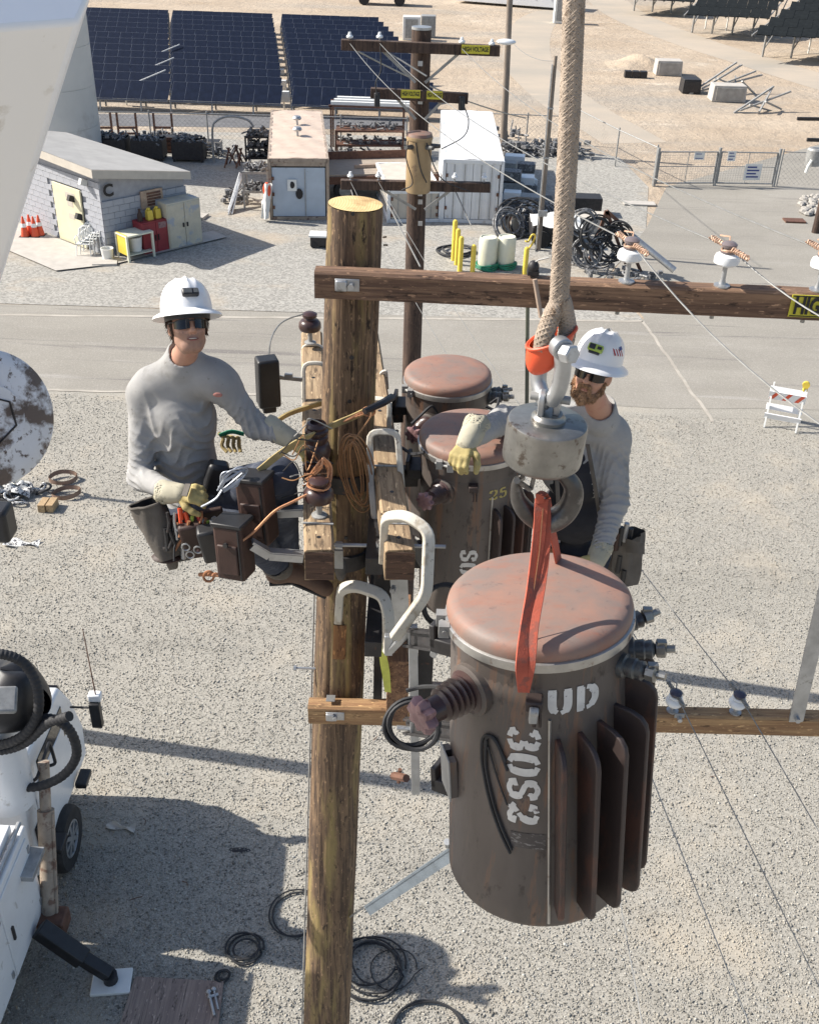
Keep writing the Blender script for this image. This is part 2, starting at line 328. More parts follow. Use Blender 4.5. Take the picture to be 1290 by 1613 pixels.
def gravel_mat():
    def patches(t, o, sand, dark):
        o = t.mix(t.ramp(t.noise(.36, (1, 1, 1), 7, .64), .53, .72), o, sand)
        o = t.mix(t.ramp(t.noise(.8, (1, 1, 1), 6, .62), .56, .76), o, t.mix(.55, o, dark))
        o = t.mix(t.ramp(t.noise(.22, (.35, 2.2, 1), 5, .6, dist=.5), .56, .66), o, t.mix(.35, o, dark))
        return o
    t = NT('gravel_ground')
    v = t.n('TexVoronoi', Scale=56); t.l(t.co.outputs['Object'], v.inputs['Vector'])
    v2 = t.n('TexVoronoi', Scale=85); t.l(t.co.outputs['Object'], v2.inputs['Vector'])
    sep = t.n('SeparateColor'); t.l(v.outputs['Color'], sep.inputs[0])
    o = t.mix(sep.outputs[0], (.175, .164, .142, 1), (.44, .413, .356, 1))
    sep2 = t.n('SeparateColor'); t.l(v2.outputs['Color'], sep2.inputs[0])
    o = t.mix(.45, o, t.mix(sep2.outputs[1], (.155, .145, .126, 1), (.44, .415, .358, 1)))
    o = patches(t, o, t.mix(sep2.outputs[0], (.37, .325, .258, 1), (.45, .402, .325, 1)), (.20, .19, .165, 1))
    t.col(o); t.b.inputs['Roughness'].default_value = .95
    t.bump(v.outputs['Distance'], -.4, .012); t.bump(v2.outputs['Distance'], -.35, .007)
    MATS['gravel_ground'] = t.m
    t = NT('gravel_stone'); g = t.n('NewGeometry'); r = g.outputs['Random Per Island']
    rp = t.n('ValToRGB'); t.l(r, rp.inputs[0]); e = rp.color_ramp.elements
    e[0].position = 0; e[0].color = (.115, .107, .093, 1); e[1].position = 1; e[1].color = (.53, .51, .45, 1)
    for p, c in ((.2, (.20, .19, .166, 1)), (.55, (.35, .332, .288, 1)), (.8, (.40, .365, .31, 1)), (.88, (.28, .28, .27, 1))):
        k = e.new(p); k.color = c
    o = patches(t, rp.outputs[0], (.41, .362, .29, 1), (.20, .19, .165, 1))
    t.col(o); t.b.inputs['Roughness'].default_value = .9; MATS['gravel_stone'] = t.m
    t = NT('dirt')
    o = t.mix(t.ramp(t.noise(.09, (1, 1.6, 1), 7, .62), .34, .66), (.36, .28, .20, 1), (.475, .39, .295, 1))
    o = t.mix(t.ramp(t.noise(.055, (.6, 2.2, 1), 6, .6), .50, .66), o, (.335, .295, .245, 1))
    o = t.mix(t.ramp(t.noise(.7, (.5, 2, 1), 6, .7), .58, .74), o, (.33, .25, .18, 1))
    o = t.mix(t.ramp(t.noise(.25, (.7, 1.8, 1), 6, .65), .60, .70), o, (.53, .455, .36, 1))
    t.col(o); t.b.inputs['Roughness'].default_value = .95; t.bump(t.noise(.9, detail=8, rough=.7), .9, .25); MATS['dirt'] = t.m
    t = NT('asphalt')
    o = t.mix(t.ramp(t.noise(.35, (.35, 1.8, 1), 7, .6), .3, .7), (.265, .246, .21, 1), (.34, .318, .272, 1))
    o = t.mix(t.ramp(t.noise(1.3, (.18, 2.4, 1), 6, .65, dist=.8), .60, .72), o, (.37, .35, .315, 1))
    o = t.mix(t.ramp(t.noise(.8, (.12, 3.5, 1), 5, .6, dist=1.2), .60, .68), o, (.185, .17, .155, 1))
    o = t.mix(t.ramp(t.noise(.16, (1, 1, 1), 7, .65), .48, .62), o, t.mix(.5, o, (.40, .375, .33, 1)))
    vc = t.n('TexVoronoi', feature='DISTANCE_TO_EDGE', Scale=.22); mpv = t.n('Mapping'); nzv = t.n('TexNoise', Scale=1.1, Detail=5.0); t.l(t.co.outputs['Object'], nzv.inputs['Vector']); t.l(t.mix(.25, t.co.outputs['Object'], nzv.outputs['Color'], 'ADD'), vc.inputs['Vector']); o = t.mix(t.ramp(vc.outputs['Distance'], .002, .007, (.10, .10, .10, 1), (0, 0, 0, 1)), o, (.17, .155, .14, 1))
    o = t.mix(t.ramp(t.noise(40, detail=3), .35, .7), t.mix(.45, o, (.12, .11, .1, 1)), o); o = t.mix(t.ramp(t.noise(17, detail=5, rough=.7), .52, .66), o, t.mix(.3, o, (.48, .45, .40, 1)))
    t.col(o); t.b.inputs['Roughness'].default_value = .92; t.bump(t.noise(45, detail=3), .4, .01); MATS['asphalt'] = t.m
    t = NT('curb_paint')
    o = t.mix(t.ramp(t.noise(1.2, detail=6), .42, .6), (.43, .395, .34, 1), (.34, .31, .265, 1)); t.col(o); t.b.inputs['Roughness'].default_value = .95; MATS['curb_paint'] = t.m
    t = NT('yard')
    v = t.n('TexVoronoi', Scale=16); t.l(t.co.outputs['Object'], v.inputs['Vector']); sep = t.n('SeparateColor'); t.l(v.outputs['Color'], sep.inputs[0])
    o = t.mix(sep.outputs[0], (.215, .206, .186, 1), (.395, .378, .338, 1))
    o = t.mix(t.ramp(t.noise(.22, (1, 1.5, 1), 6, .62), .54, .72), o, t.mix(sep.outputs[1], (.36, .295, .22, 1), (.44, .37, .28, 1)))
    t.col(o); t.b.inputs['Roughness'].default_value = .95; t.bump(v.outputs['Distance'], -1, .03); MATS['yard'] = t.m
gravel_mat()
def dusty():
    t = NT('dusty'); o = t.mix(t.ramp(t.noise(.12, (1, 1.4, 1), 7, .62), .36, .62), (.335, .30, .25, 1), (.42, .355, .28, 1)); o = t.mix(t.ramp(t.noise(.5, (.5, 2, 1), 6, .65), .58, .70), o, (.46, .385, .30, 1)); t.col(o); t.b.inputs['Roughness'].default_value = .95; MATS['dusty'] = t.m
dusty()

# ================================================================== the setting
def wobble_line(a, b, n, amp, seed):
    r = random.Random(seed); a, b = Vector(a), Vector(b); p = Vector((-(b-a).y, (b-a).x, 0)).normalized(); out = []; w = 0
    for i in range(n+1):
        w = w*.7 + r.uniform(-amp, amp)*.5; out.append(a.lerp(b, i/n) + p*(w if 0 < i < n else 0))
    return out
def sheet_grid(x0, x1, y0, y1, nx, ny, z):
    return MB().grid(lambda u, v: (x0+(x1-x0)*u, y0+(y1-y0)*v, z), nx, ny)
mk('ground', sheet_grid(-900, 900, -300, 1500, 6, 6, -.012), M_('dirt'), kind='structure', smooth=0)
# near gravel field, from behind the camera up to the road
Y0, Y1 = 24.25, 29.3
mk('gravel_field', MB().sheet([(-60, -30, 0), (60, -30, 0)] + list(reversed(wobble_line((-60, Y0-.35, 0), (60, Y0+.8, 0), 90, .5, 3)))), M_('gravel_ground'), kind='structure', smooth=0)
# yard between the road and the fences
mk('gravel_yard', MB().sheet([(-60, Y1, .001), (7, Y1+1.0, .001)] + [(6.2, 34, .001), (8.5, 39, .001), (9.8, 45.9, .001), (9.3, 51, .001), (4, 54, .001)] + [(-60, 50.5, .001)]), M_('yard'), kind='structure', smooth=0)
road_pts = wobble_line((-60, Y0-.1, .006), (7.4, Y0+.2, .006), 60, .12, 5) + wobble_line((7.4, Y0+.2, .006), (60, Y0+1.6, .006), 30, .25, 6)
road_pts += [(60, 62, .006), (21, 56, .006), (10.6, 46.0, .006), (8.7, 40, .006), (6.6, 34.6, .006), (7.0, 30.6, .006)] + wobble_line((6.8, 30.35, .006), (-60, Y1-.6, .006), 60, .08, 8)
mk('road', MB().sheet(road_pts), M_('asphalt'), kind='structure', smooth=0)
kb = MB()                                         # pale worn edge lines of the road
for a, b, w in ((gnd(-60, 496), gnd(1012, 506), .13), (gnd(1012, 506), gnd(1122, 665), .09), (gnd(-60, 612), gnd(420, 622), .10)):
    d = (b-a).normalized(); p = Vector((-d.y, d.x, 0))*w/2; z = Vector((0, 0, .012))
    L = wobble_line(a, b, 40, .04, int(w*1000))
    for q, r in zip(L, L[1:]): kb.sheet([q-p+z, r-p+z, r+p+z, q+p+z])
mk('road_edge_line', kb, M_('curb_paint'), kind='structure', smooth=0)
# far service road curving away to the upper right, and the dark strip of ground in front of the panels
fr = [gnd(x, y) for x, y in ((760, 230), (800, 150), (850, 60), (900, 6), (960, 2), (1010, 30), (1120, 70), (1290, 130), (1420, 180), (1420, 120), (1290, 85), (1120, 35), (1030, 5), (1000, -40))]
def strip(center, wid, z):
    m = MB(); L = spline(center, 8)
    for i in range(len(L)-1):
        d = (L[i+1]-L[i]).normalized(); p = Vector((-d.y, d.x, 0)); e = (L[min(i+2, len(L)-1)]-L[i+1]); e = e.normalized() if e.length > 0 else d; q = Vector((-e.y, e.x, 0)); k = Vector((0, 0, z))
        m.sheet([L[i]-p*wid+k, L[i+1]-q*wid+k, L[i+1]+q*wid+k, L[i]+p*wid+k])
    return m
mk('service_road', strip([gnd(940, -15), gnd(985, 22), gnd(1080, 62), gnd(1200, 100), gnd(1330, 140), gnd(1500, 185)], 2.0, -.004), M_('dusty'), kind='structure', smooth=0)
mk('service_track', strip([gnd(1000, 225), gnd(880, 150), gnd(830, 90), gnd(850, 30), gnd(930, 8)], 1.7, -.007), M_('dusty'), kind='structure', smooth=0)
mk('dark_band', strip([gnd(60, 188), gnd(300, 190), gnd(640, 196)], 1.35, -.003), pbr('band_dark', (.13, .13, .135), .9, 0, .2, 1.5), kind='structure', smooth=0)

# loose stones over the gravel: real pebbles, denser and finer than one could count
def pebbles():
    n = 230000
    Yp = 6.3 + (24.0-6.3)*RNG.random(n)**1.25; half = .43*(Yp*.845+6.4)+1.2
    Xp = (RNG.random(n)*2-1)*half
    base = np.array([(1, 0, 0), (0, 1, 0), (-1, 0, 0), (0, -1, 0), (0, 0, 1), (0, 0, -1)], float)
    fc = np.array([(0, 1, 4), (1, 2, 4), (2, 3, 4), (3, 0, 4), (1, 0, 5), (2, 1, 5), (3, 2, 5), (0, 3, 5)])
    s = (.0058 + .0085*RNG.random(n) + .013*RNG.random(n)**10); a = RNG.random(n)*6.283; sx = s*(.8+.6*RNG.random(n)); sy = s*(.7+.5*RNG.random(n)); sz = s*(.45+.4*RNG.random(n))
    b = np.repeat(base[None], n, 0) * (1+.35*(RNG.random((n, 6, 1))-.5)); b[:, :, 0] *= sx[:, None]; b[:, :, 1] *= sy[:, None]; b[:, :, 2] *= sz[:, None]
    tl = (RNG.random(n)-.5)*.9; x0, z0 = b[:, :, 0].copy(), b[:, :, 2].copy()
    b[:, :, 0] = x0*np.cos(tl)[:, None]-z0*np.sin(tl)[:, None]; b[:, :, 2] = x0*np.sin(tl)[:, None]+z0*np.cos(tl)[:, None]
    ca, sa = np.cos(a)[:, None], np.sin(a)[:, None]; X = b[:, :, 0]*ca-b[:, :, 1]*sa+Xp[:, None]; Yv = b[:, :, 0]*sa+b[:, :, 1]*ca+Yp[:, None]
    V = np.stack([X, Yv, b[:, :, 2]+sz[:, None]*.45], -1).reshape(-1, 3); F = (fc[None]+np.arange(n)[:, None, None]*6).reshape(-1, 3)
    me = bpy.data.meshes.new('gravel'); me.vertices.add(len(V)); me.vertices.foreach_set('co', V.astype(np.float32).ravel())
    me.loops.add(F.size); me.loops.foreach_set('vertex_index', F.astype(np.int32).ravel()); me.polygons.add(len(F))
    me.polygons.foreach_set('loop_start', np.arange(0, F.size, 3, dtype=np.int32)); me.update(calc_edges=True); me.materials.append(M_('gravel_stone'))
    o = bpy.data.objects.new('gravel', me); COL.objects.link(o); props(o, 'loose pale grey gravel stones covering the ground below the poles', None, None, 'stuff')
pebbles()

# ================================================================== far structures
def vert(pxb, pyb, pyt): g = gnd(pxb, pyb); return g, height(pxb, pyb, pyt)
# big cylindrical tank behind the block building, mostly hidden by the boom
def tank():
    g = gnd(70, 262); r = 2.15; c = Vector((g.x+.1, g.y+1.0, 0)); h = 8.0
    t = thing('storage_tank', 'tall pale grey cylindrical storage tank behind the block building', 'tank', c)
    rings = [(r, z) for z in (0, 1.9, 1.93, 3.8, 3.83, 5.7, 5.73, 7.6)]
    prof = []
    for k in range(5):
        z = k*1.6; prof += [(r, z), (r, z+1.57), (r-.02, z+1.575), (r-.02, z+1.595)]
    mk('shell', MB().lathe(prof, Matrix.Translation(c), 48), M_('tank_silver'), t)
    mk('roof', MB().lathe([(r+.06, h), (r+.06, h+.08), (r*.5, h+.45), (.05, h+.6)], Matrix.Translation(c), 48), M_('tank_silver'), t)
tank()

# concrete block building
def block_building():
    A = gnd(171, 404); B = gnd(299, 374); u = (B-A).normalized(); n = Vector((-u.y, u.x, 0))      # A front corner, B right rear corner
    v = (gnd(40, 352)-A); v = v.normalized(); v.z = 0
    LR = (B-A).length; LL = 7.0; hA = height(171, 404, 276); hB = height(299, 374, 281)
    t = thing('block_building', 'small grey concrete block building with a sloped roof and letter C', 'building', A)
    Cn = A+v*LL; D = B+v*LL
    core = MB(); up = Vector((0, 0, 1)); inn = .03
    P = [A, B, D, Cn]; cen = sum(P, Vector())/4; Pi = [p+(cen-p).normalized()*.05 for p in P]; hs = [hA-.05, hB-.05, hB+.02, hA+.1]
    core.add(Pi+[p+up*h for p, h in zip(Pi, hs)], [(3, 2, 1, 0), (4, 5, 6, 7), (0, 1, 5, 4), (1, 2, 6, 5), (2, 3, 7, 6), (3, 0, 4, 7)])
    wallA = mk('wall', core, M_('mortar'), t, smooth=0)
    bl, bh, bd = .41, .205, .066
    bm_ = MB().box((0, 0, 0), (bl-.012, bd, bh-.012)); me = mesh_of(bm_, 0); me.materials.append(M_('block'))
    def lay(P0, d, L, H, skip):
        yv = Vector((-d.y, d.x, 0)); R = Matrix((d, yv, up)).transposed().to_4x4(); k = 0
        for r in range(int(H/bh)):
            x = (bl/2 if r % 2 == 0 else 0)
            while x < L+.01:
                z = r*bh+bh/2
                a0, a1 = max(x-bl/2, .0), min(x+bl/2, L)
                if a1-a0 > .12 and not skip(x, z):
                    M = R.copy() @ Matrix.Diagonal(((a1-a0)/bl, 1, 1, 1)); M.translation = P0+d*((a0+a1)/2)+up*z; inst('block', me, wallA, wm(wallA).inverted() @ M); k += 1
                x += bl
        return k
    # door on the left wall
    dx0 = (gnd(127, 396)-A).dot(v); dx1 = (gnd(88, 378)-A).dot(v); dh = hA*.74
    k1 = lay(A, v, LL*.8, hA-.1, lambda x, z: dx0-.2 < x < dx1+.2 and z < dh+.1)
    k2 = lay(A, u, LR, hB-.12, lambda x, z: False)
    nv = Vector((v.y, -v.x, 0)); nv = nv if nv.y < 0 else -nv
    nu = Vector((u.y, -u.x, 0)); nu = nu if nu.y < 0 else -nu
    def plate(P0, d, x0, x1, z0, z1, off, th, nn): 
        m = MB(); return m.beam(P0+d*x0+up*(z0+z1)/2+nn*off, P0+d*x1+up*(z0+z1)/2+nn*off, th, z1-z0)
    door = mk('door', plate(A, v, dx0, dx1, .02, dh, .06, .06, nv), M_('door_cream'), t, bevel=.01)
    mk('handle', plate(A, v, dx0+.12, dx0+.2, 1.0, 1.12, .12, .05, nv), M_('iron'), door)
    for zz, a, b in ((dh*.86, .2, .55), (dh*.72, .3, .5), (dh*.5, .3, .5)): mk('sign', plate(A, v, dx0+(dx1-dx0)*a, dx0+(dx1-dx0)*b, zz-.1, zz+.1, .094, .006, nv), M_('fascia'), door)
    # wall lamps
    for f, z in ((.16, .86), (.36, .60), (.28, .40)):
        mk('wall_lamp', MB().beam(A+v*(LL*f*.6)+up*hA*z+nv*.05, A+v*(LL*f*.6)+up*(hA*z+.1)+nv*.28, .14, .2), M_('iron' if z < .8 else 'white_plastic'), t)
    # roof, sloping up to the left rear
    ov = .25; Q = [A-u*.1+nv*ov+nu*ov, B+u*.1+nu*ov, D+u*.1+v*.2, Cn+v*.2+nv*ov]; zz = [hA, hB, hB+.06, hA+.20]
    rf = MB(); th = .27
    rf.add([q+up*h for q, h in zip(Q, zz)]+[q+up*(h+th) for q, h in zip(Q, zz)], [(3, 2, 1, 0), (4, 5, 6, 7), (0, 1, 5, 4), (1, 2, 6, 5), (2, 3, 7, 6), (3, 0, 4, 7)])
    roof = mk('roof', rf, M_('fascia'), t, smooth=0)
    cc = sum(Q, Vector())/4
    mk('roof_sheet', MB().add([q+(cc-q)*.012+up*(h+th+.006) for q, h in zip(Q, zz)], [(0, 1, 2, 3)]), M_('roof_gray'), roof, smooth=0)
    # vent and letter on the right wall
    vx0, vx1 = (gnd(216, 400)-A).dot(u)*0+LR*.44, LR*.70
    vt = mk('vent', plate(A, u, vx0, vx1, hA*.50, hA*.72, .07, .06, nu), pbr('vent_tan', (.40, .29, .21), .7), t)
    for k in range(5):
        z = hA*(.53+.035*k); mk('slat', plate(A, u, vx0+.22, vx1-.1, z, z+.06, .11, .03, nu), M_('rust_steel'), vt)
    text('letter', 'C', frame(A+u*.27+nu*.062+up*(hA*.80), nu, u), .55, M_('stencil_dark'), t, bold=.02)
    # slab in front and around
    mk('slab', MB().add([A+nu*.9-u*.3+up*.05, B+nu*.9+u*1.0+up*.05, B+u*1.0+up*.05, A+nv*.2+up*.05, A+v*LL+nv*.2+up*.05, A+v*LL+nv*2.1+up*.05, A+nv*2.1-v*.1+up*.05], [(0, 1, 2, 3), (3, 4, 5, 6), (0, 3, 6)]), M_('concrete'), t, smooth=0)
    return A, B, u, v, nu, nv, hA, LR
def text(name, s, M, size, mat, parent=None, bold=0, ext=.002, cat=None, label=None, align='CENTER', width=None):
    cu = bpy.data.curves.new('t', 'FONT'); cu.body = s; cu.size = size; cu.align_x = align; cu.align_y = 'CENTER'; cu.extrude = ext; cu.offset = bold; cu.resolution_u = 3
    o = bpy.data.objects.new('t', cu); COL.objects.link(o); dg = bpy.context.evaluated_depsgraph_get(); me = bpy.data.meshes.new_from_object(o.evaluated_get(dg))
    bpy.data.objects.remove(o); mb = MB(); vs = [v.co.copy() for v in me.vertices]
    if width and vs:
        w = max(v.x for v in vs)-min(v.x for v in vs)
        for v in vs: v.x *= width/w
    mb.add([M @ v for v in vs], [tuple(p.vertices) for p in me.polygons]); bpy.data.meshes.remove(me)
    return mk(name, mb, mat, parent, label, cat, smooth=0)
BLD = block_building()

# shipping containers
def container(name, label, L0, R0, depth, hgt, front, roof, side, doors, tilt=0, ang=None):
    u = (R0-L0); w = u.length; u.normalize(); b = Vector((-u.y, u.x, 0))
    if ang is not None: b = (Matrix.Rotation(ang, 3, 'Z') @ b)
    up = Vector((0, 0, 1)); t = thing(name, label, 'container', (L0+R0)/2)
    body = MB()                                     # corrugated walls
    def corr(P, d, L, nrm, n):
        def fn(a, z):
            k = a*n; ph = k % 1; o = .05*min(1, max(0, (abs(ph-.5)-.18)/.12)); return P+d*(a*L)+up*(.12+z*(hgt-.24))-nrm*o
        body.grid(lambda a, z: fn(a, z), n*8, 1)
    corr(L0+u*w, b, depth, u, int(depth/.28)); corr(L0, b, depth, -u, int(depth/.28)); corr(L0+b*depth, u, w, b, 8)
    mk('wall', body, side, t, smooth=0)
    mk('floor', MB().add([L0+up*.1, R0+up*.1, R0+b*depth+up*.1, L0+b*depth+up*.1], [(0, 1, 2, 3)]), M_('iron'), t, smooth=0)
    rf = MB(); rf.grid(lambda a, c: L0+u*(a*w)+b*(c*depth)+up*(hgt+.012*math.sin(c*depth*9)+.03*math.sin(a*3.14)+.01*math.sin(a*17+c*23)), 12, 60)
    ro = mk('roof', rf, roof, t, smooth=60)
    fr = MB(); e = .12
    for P in (L0, R0, L0+b*depth, R0+b*depth): fr.beam(P, P+up*hgt, e, e, u)
    for z in (.06, hgt-.05):
        fr.beam(L0+up*z, R0+up*z, e, .13); fr.beam(L0+up*z+b*depth, R0+up*z+b*depth, e, .13)
        fr.beam(L0+up*z, L0+up*z+b*depth, .1, .12); fr.beam(R0+up*z, R0+up*z+b*depth, .1, .12)
    mk('frame', fr, front[1], t, smooth=0)
    for k in range(doors):
        x0 = .08+k*(w-.16)/doors; x1 = x0+(w-.16)/doors-.015; z1 = hgt*front[2]; dm = MB()
        def fn(a, z): return L0+u*(x0+a*(x1-x0))+up*(.14+z*(z1-.14))-b*(.02+.013*(1 if math.sin(a*25) > 0 else 0)*front[3])
        dm.grid(fn, 48 if front[3] else 4, 1); d = mk('door', dm, front[0], t, smooth=0)
        for q in ((.3, .7) if doors == 2 else (.62,)):
            x = x0+(x1-x0)*q; mk('lock_bar', MB().cyl(L0+u*x-b*.075+up*.15, L0+u*x-b*.075+up*(z1-.03), .018, n=6), M_('galv_dull'), d)
        for z in (.25, .5, .8): mk('hinge', MB().box(L0+u*(x0+.03 if k == 0 else x1-.03)-b*.07+up*(z1*z), (.08, .05, .12)), M_('rust_steel'), d)
    if hgt*front[2] < hgt-.25: mk('header', MB().beam(L0+up*(hgt*front[2]+hgt)/2-b*.01+u*.08, R0+up*(hgt*front[2]+hgt)/2-b*.01-u*.08, .06, hgt*(1-front[2])-.1), front[1], t, smooth=0)
    return t, u, b, w, ro
L0, R0 = gnd(428, 346), gnd(517, 346); hb = height(470, 346, 250)
c1, u1, b1, w1, r1 = container('shipping_container', 'tan roofed shipping container with scuffed pale blue doors', L0, R0, 8.3, hb, (M_('container_blue'), M_('container_frame'), .86, 0), M_('container_tan'), M_('container_tan'), 1)
for k, f in enumerate((.42, .66)):
    c = L0+u1*w1*.5+b1*8.3*f+Vector((0, 0, hb+.03)); m = MB(); m.cyl(c, c+Vector((0, 0, .22)), .05, n=8)
    m.lathe([(.16, .2), (.19, .26), (.14, .34), (.03, .36)], Matrix.Translation(c), 12); mk('roof_vent', m, M_('galv'), c1)
up = Vector((0, 0, 1)); ds = [ch for ch in c1.children if ch.name.startswith('door')][0]
mk('placard', MB().beam(L0+u1*w1*.30-b1*.075+up*hb*.58, L0+u1*w1*.46-b1*.075+up*hb*.58, .008, .42), M_('white_plastic'), ds)
sp = MB(); sp.ell(L0+u1*w1*.38-b1*.082+up*hb*.585, (.10, .008, .13), None, 10, 6); sp.ell(L0+u1*w1*.5-b1*.075+up*hb*.44, (.14, .006, .2), None, 9, 6); mk('dark_smear', sp, M_('stencil_dark'), ds)
L0, R0 = gnd(696, 349), gnd(785, 352); hw = height(740, 350, 252)
c2, u2, b2, w2, r2 = container('shipping_container', 'long white shipping container with white ribbed end doors', L0, R0, 8.6, hw, (M_('container_white'), M_('container_white'), .95, 1), M_('container_white'), M_('container_white'), 2)
L0, R0 = gnd(612, 350), gnd(692, 349)
c3, u3, b3, w3, r3 = container('shipping_container', 'low cream shipping container left of the white ribbed one behind the pole', L0, R0, 4.0, height(650, 350, 300), (M_('fascia'), M_('container_white'), .93, 0), M_('fascia'), M_('fascia'), 2)

# ---- solar field: tables of panels facing the camera
def solar_field():
    mod = MB(); mod.box((0, 0, 0), (1.03, 1.63, .035)); me = mesh_of(mod, 0); me.materials.append(M_('solar_blue')); me.materials.append(M_('galv'))
    # thin pale frame: a slightly larger plate under the glass
    fm = MB(); fm.box((0, 0, 0), (1.055, 1.66, .05)); mf = mesh_of(fm, 0); mf.materials.append(pbr('panel_frame', (.16, .18, .22), .5, .4, .1))
    T = math.radians(31); rowlab = ('first', 'second', 'third', 'fourth', 'fifth', 'sixth', 'seventh', 'eighth', 'ninth', 'tenth', 'eleventh', 'twelfth', 'thirteenth')
    blocks = (((-19.5, -11.3), 'left block', (-28, -15.6)), ((-10.9, -3.0), 'middle block', (-15.0, -6.6)), ((-2.55, 4.6), 'right block', (-5.9, .8)))
    # columns in pixels at the near and far rows
    px = ((98, 268, 128, 264), (272, 444, 271, 428), (461, 690, 443, 596))
    for bi, (a0, a1, c0, c1) in enumerate(px):
        for r in range(13):
            Yr = 57.8+2.3*r; f = r/12.0
            x0 = at(a0+(c0-a0)*f, 155-10.4*r, Yr).x; x1 = at(a1+(c1-a1)*f, 155-10.4*r, Yr).x; n = max(2, round((x1-x0)/.74)); st = (x1-x0)/n; z = .50+.82*math.sin(T)
            lab = 'blue solar panel row, %s row from the fence in the %s' % (rowlab[r], ('left block by the tank', 'middle block', 'right block behind the pole')[bi])
            t = thing('solar_table', lab, 'solar panels', ((x0+x1)/2, Yr, 0), 'rows of blue solar panels')
            fr = MB()
            for k in range(0, n+1, 3):
                x = x0+k*st; fr.beam((x, Yr-.55, 0), (x, Yr-.45, z-.3), .08, .08, (0, 1, 0)); fr.beam((x, Yr+.55, 0), (x, Yr+.55, z+.2), .08, .08, (0, 1, 0))
            for dy, dz in ((-.55, -.32), (.55, .2)): fr.beam((x0, Yr+dy, z+dz-.02), (x1, Yr+dy, z+dz-.02), .06, .08)
            mk('frame', fr, M_('galv_dull'), t, smooth=0)
            for k in range(n):
                R = Matrix.Rotation(T+random.uniform(-.012, .012), 4, 'X'); M = Matrix.Translation((x0+(k+.5)*st-(x0+x1)/2, 0, z)) @ R @ Matrix.Diagonal((st/1.06, .88, 1, 1))
                p = inst('panel', mf, t, M); inst('glass', me, p, Matrix.Translation((0, 0, .012)))
solar_field()
for k, (x, y) in enumerate(((447, 152), (443, 134), (440, 116), (438, 100), (436, 86))):
    g = at(x, y, 59.0+3.35*k*1.5); m = MB(); m.box((g.x, g.y, g.z), (.62, .3, .55)); m.beam((g.x, g.y+.1, 0), (g.x, g.y+.1, g.z), .08, .08, (0, 1, 0))
    mk('inverter_box', m, M_('white_plastic'), None, 'white box on a post in the gap between panel blocks, %s from the front' % ('first', 'second', 'third', 'fourth', 'fifth')[k], 'electrical box', 'white boxes between solar blocks', bevel=.02)
for k, (x, y) in enumerate(((197, 143), (215, 121), (228, 98))):
    g = at(x, y, 58.6+5*k); m = MB(); m.box((g.x, g.y, g.z), (.6, .3, .5)); m.beam((g.x, g.y+.1, 0), (g.x, g.y+.1, g.z), .08, .08, (0, 1, 0)); m.beam((g.x+.1, g.y+.1, g.z+.2), (g.x+2.0, g.y+1.2, g.z+.9), .06, .06)
    mk('inverter_box', m, M_('white_plastic'), None, ('lowest', 'middle', 'highest')[k]+' white box with a strut in the left block of solar panels', 'electrical box', 'white boxes in the left solar block', bevel=.02)
# dark arrays at the upper right
def dark_array(LL, LR, UL, n1, n2, label):
    t = thing('tracker_array', label, 'solar panels', V3(LL.x, LL.y, 0), 'dark tracker arrays'); e1 = (LR-LL)/n1; e2 = (UL-LL)/n2; a, b = e1.normalized(), e2.normalized(); nz = a.cross(b).normalized(); b2 = nz.cross(a)
    mod = MB().box((0, 0, 0), (e1.length*.97, e2.length*.97, .05)); me = mesh_of(mod, 0); me.materials.append(M_('solar_dark')); R = Matrix((a, b, nz)).transposed().to_4x4()
    for i in range(n1):
        for j in range(n2): M = R.copy(); M.translation = LL+e1*(i+.5)+e2*(j+.5); inst('panel', me, t, wm(t).inverted() @ M)
    for i in range(0, n1+1, 2):
        P = LL+e1*i+e2*(n2*.3)-nz*.1; Q = LL+e1*i+e2*(n2*.75)-nz*.1
        mk('beam', MB().beam(LL+e1*i-nz*.08, UL+e1*i-nz*.08, .07, .1), M_('galv_dull'), t); mk('post', MB().tube([(P.x, P.y, 0), P], .08, 7), M_('galv_dull'), t); mk('strut', MB().tube([(P.x, P.y, .5), Q], .05, 6), M_('galv_dull'), t)
    mk('purlin', MB().beam(LL+e2*n2*.3-nz*.16, LR+e2*n2*.3-nz*.16, .1, .12), M_('galv_dull'), t)
def V3(*a): return Vector(a)
dark_array(at(1184, 54, 80), at(1420, 66, 79), at(1268, -8, 89), 10, 5, 'nearest dark solar array in the upper right corner')
dark_array(at(1077, 23, 91), at(1208, 29, 90), at(1140, -40, 101), 8, 5, 'middle dark solar array at the top right beside the service road')
dark_array(at(985, -2, 104), at(1090, 3, 103), at(1040, -50, 114), 7, 4, 'farthest dark solar array cut by the top edge at the right')
for k, (x, y, t_, l) in enumerate(((1110, 45, 20, 'left'), (1143, 48, 8, 'middle'), (1272, 84, 40, 'right'))):
    g, h = vert(x, y, t_); m = MB(); m.tube([g, g+Vector((0, 0, h))], .06, 8); m.box(g+Vector((0, 0, h)), (.5, .3, .35)); mk('monitor_post', m, M_('white_plastic'), None, l+' of three thin white posts standing under the dark arrays', 'post', 'white posts under the dark arrays')

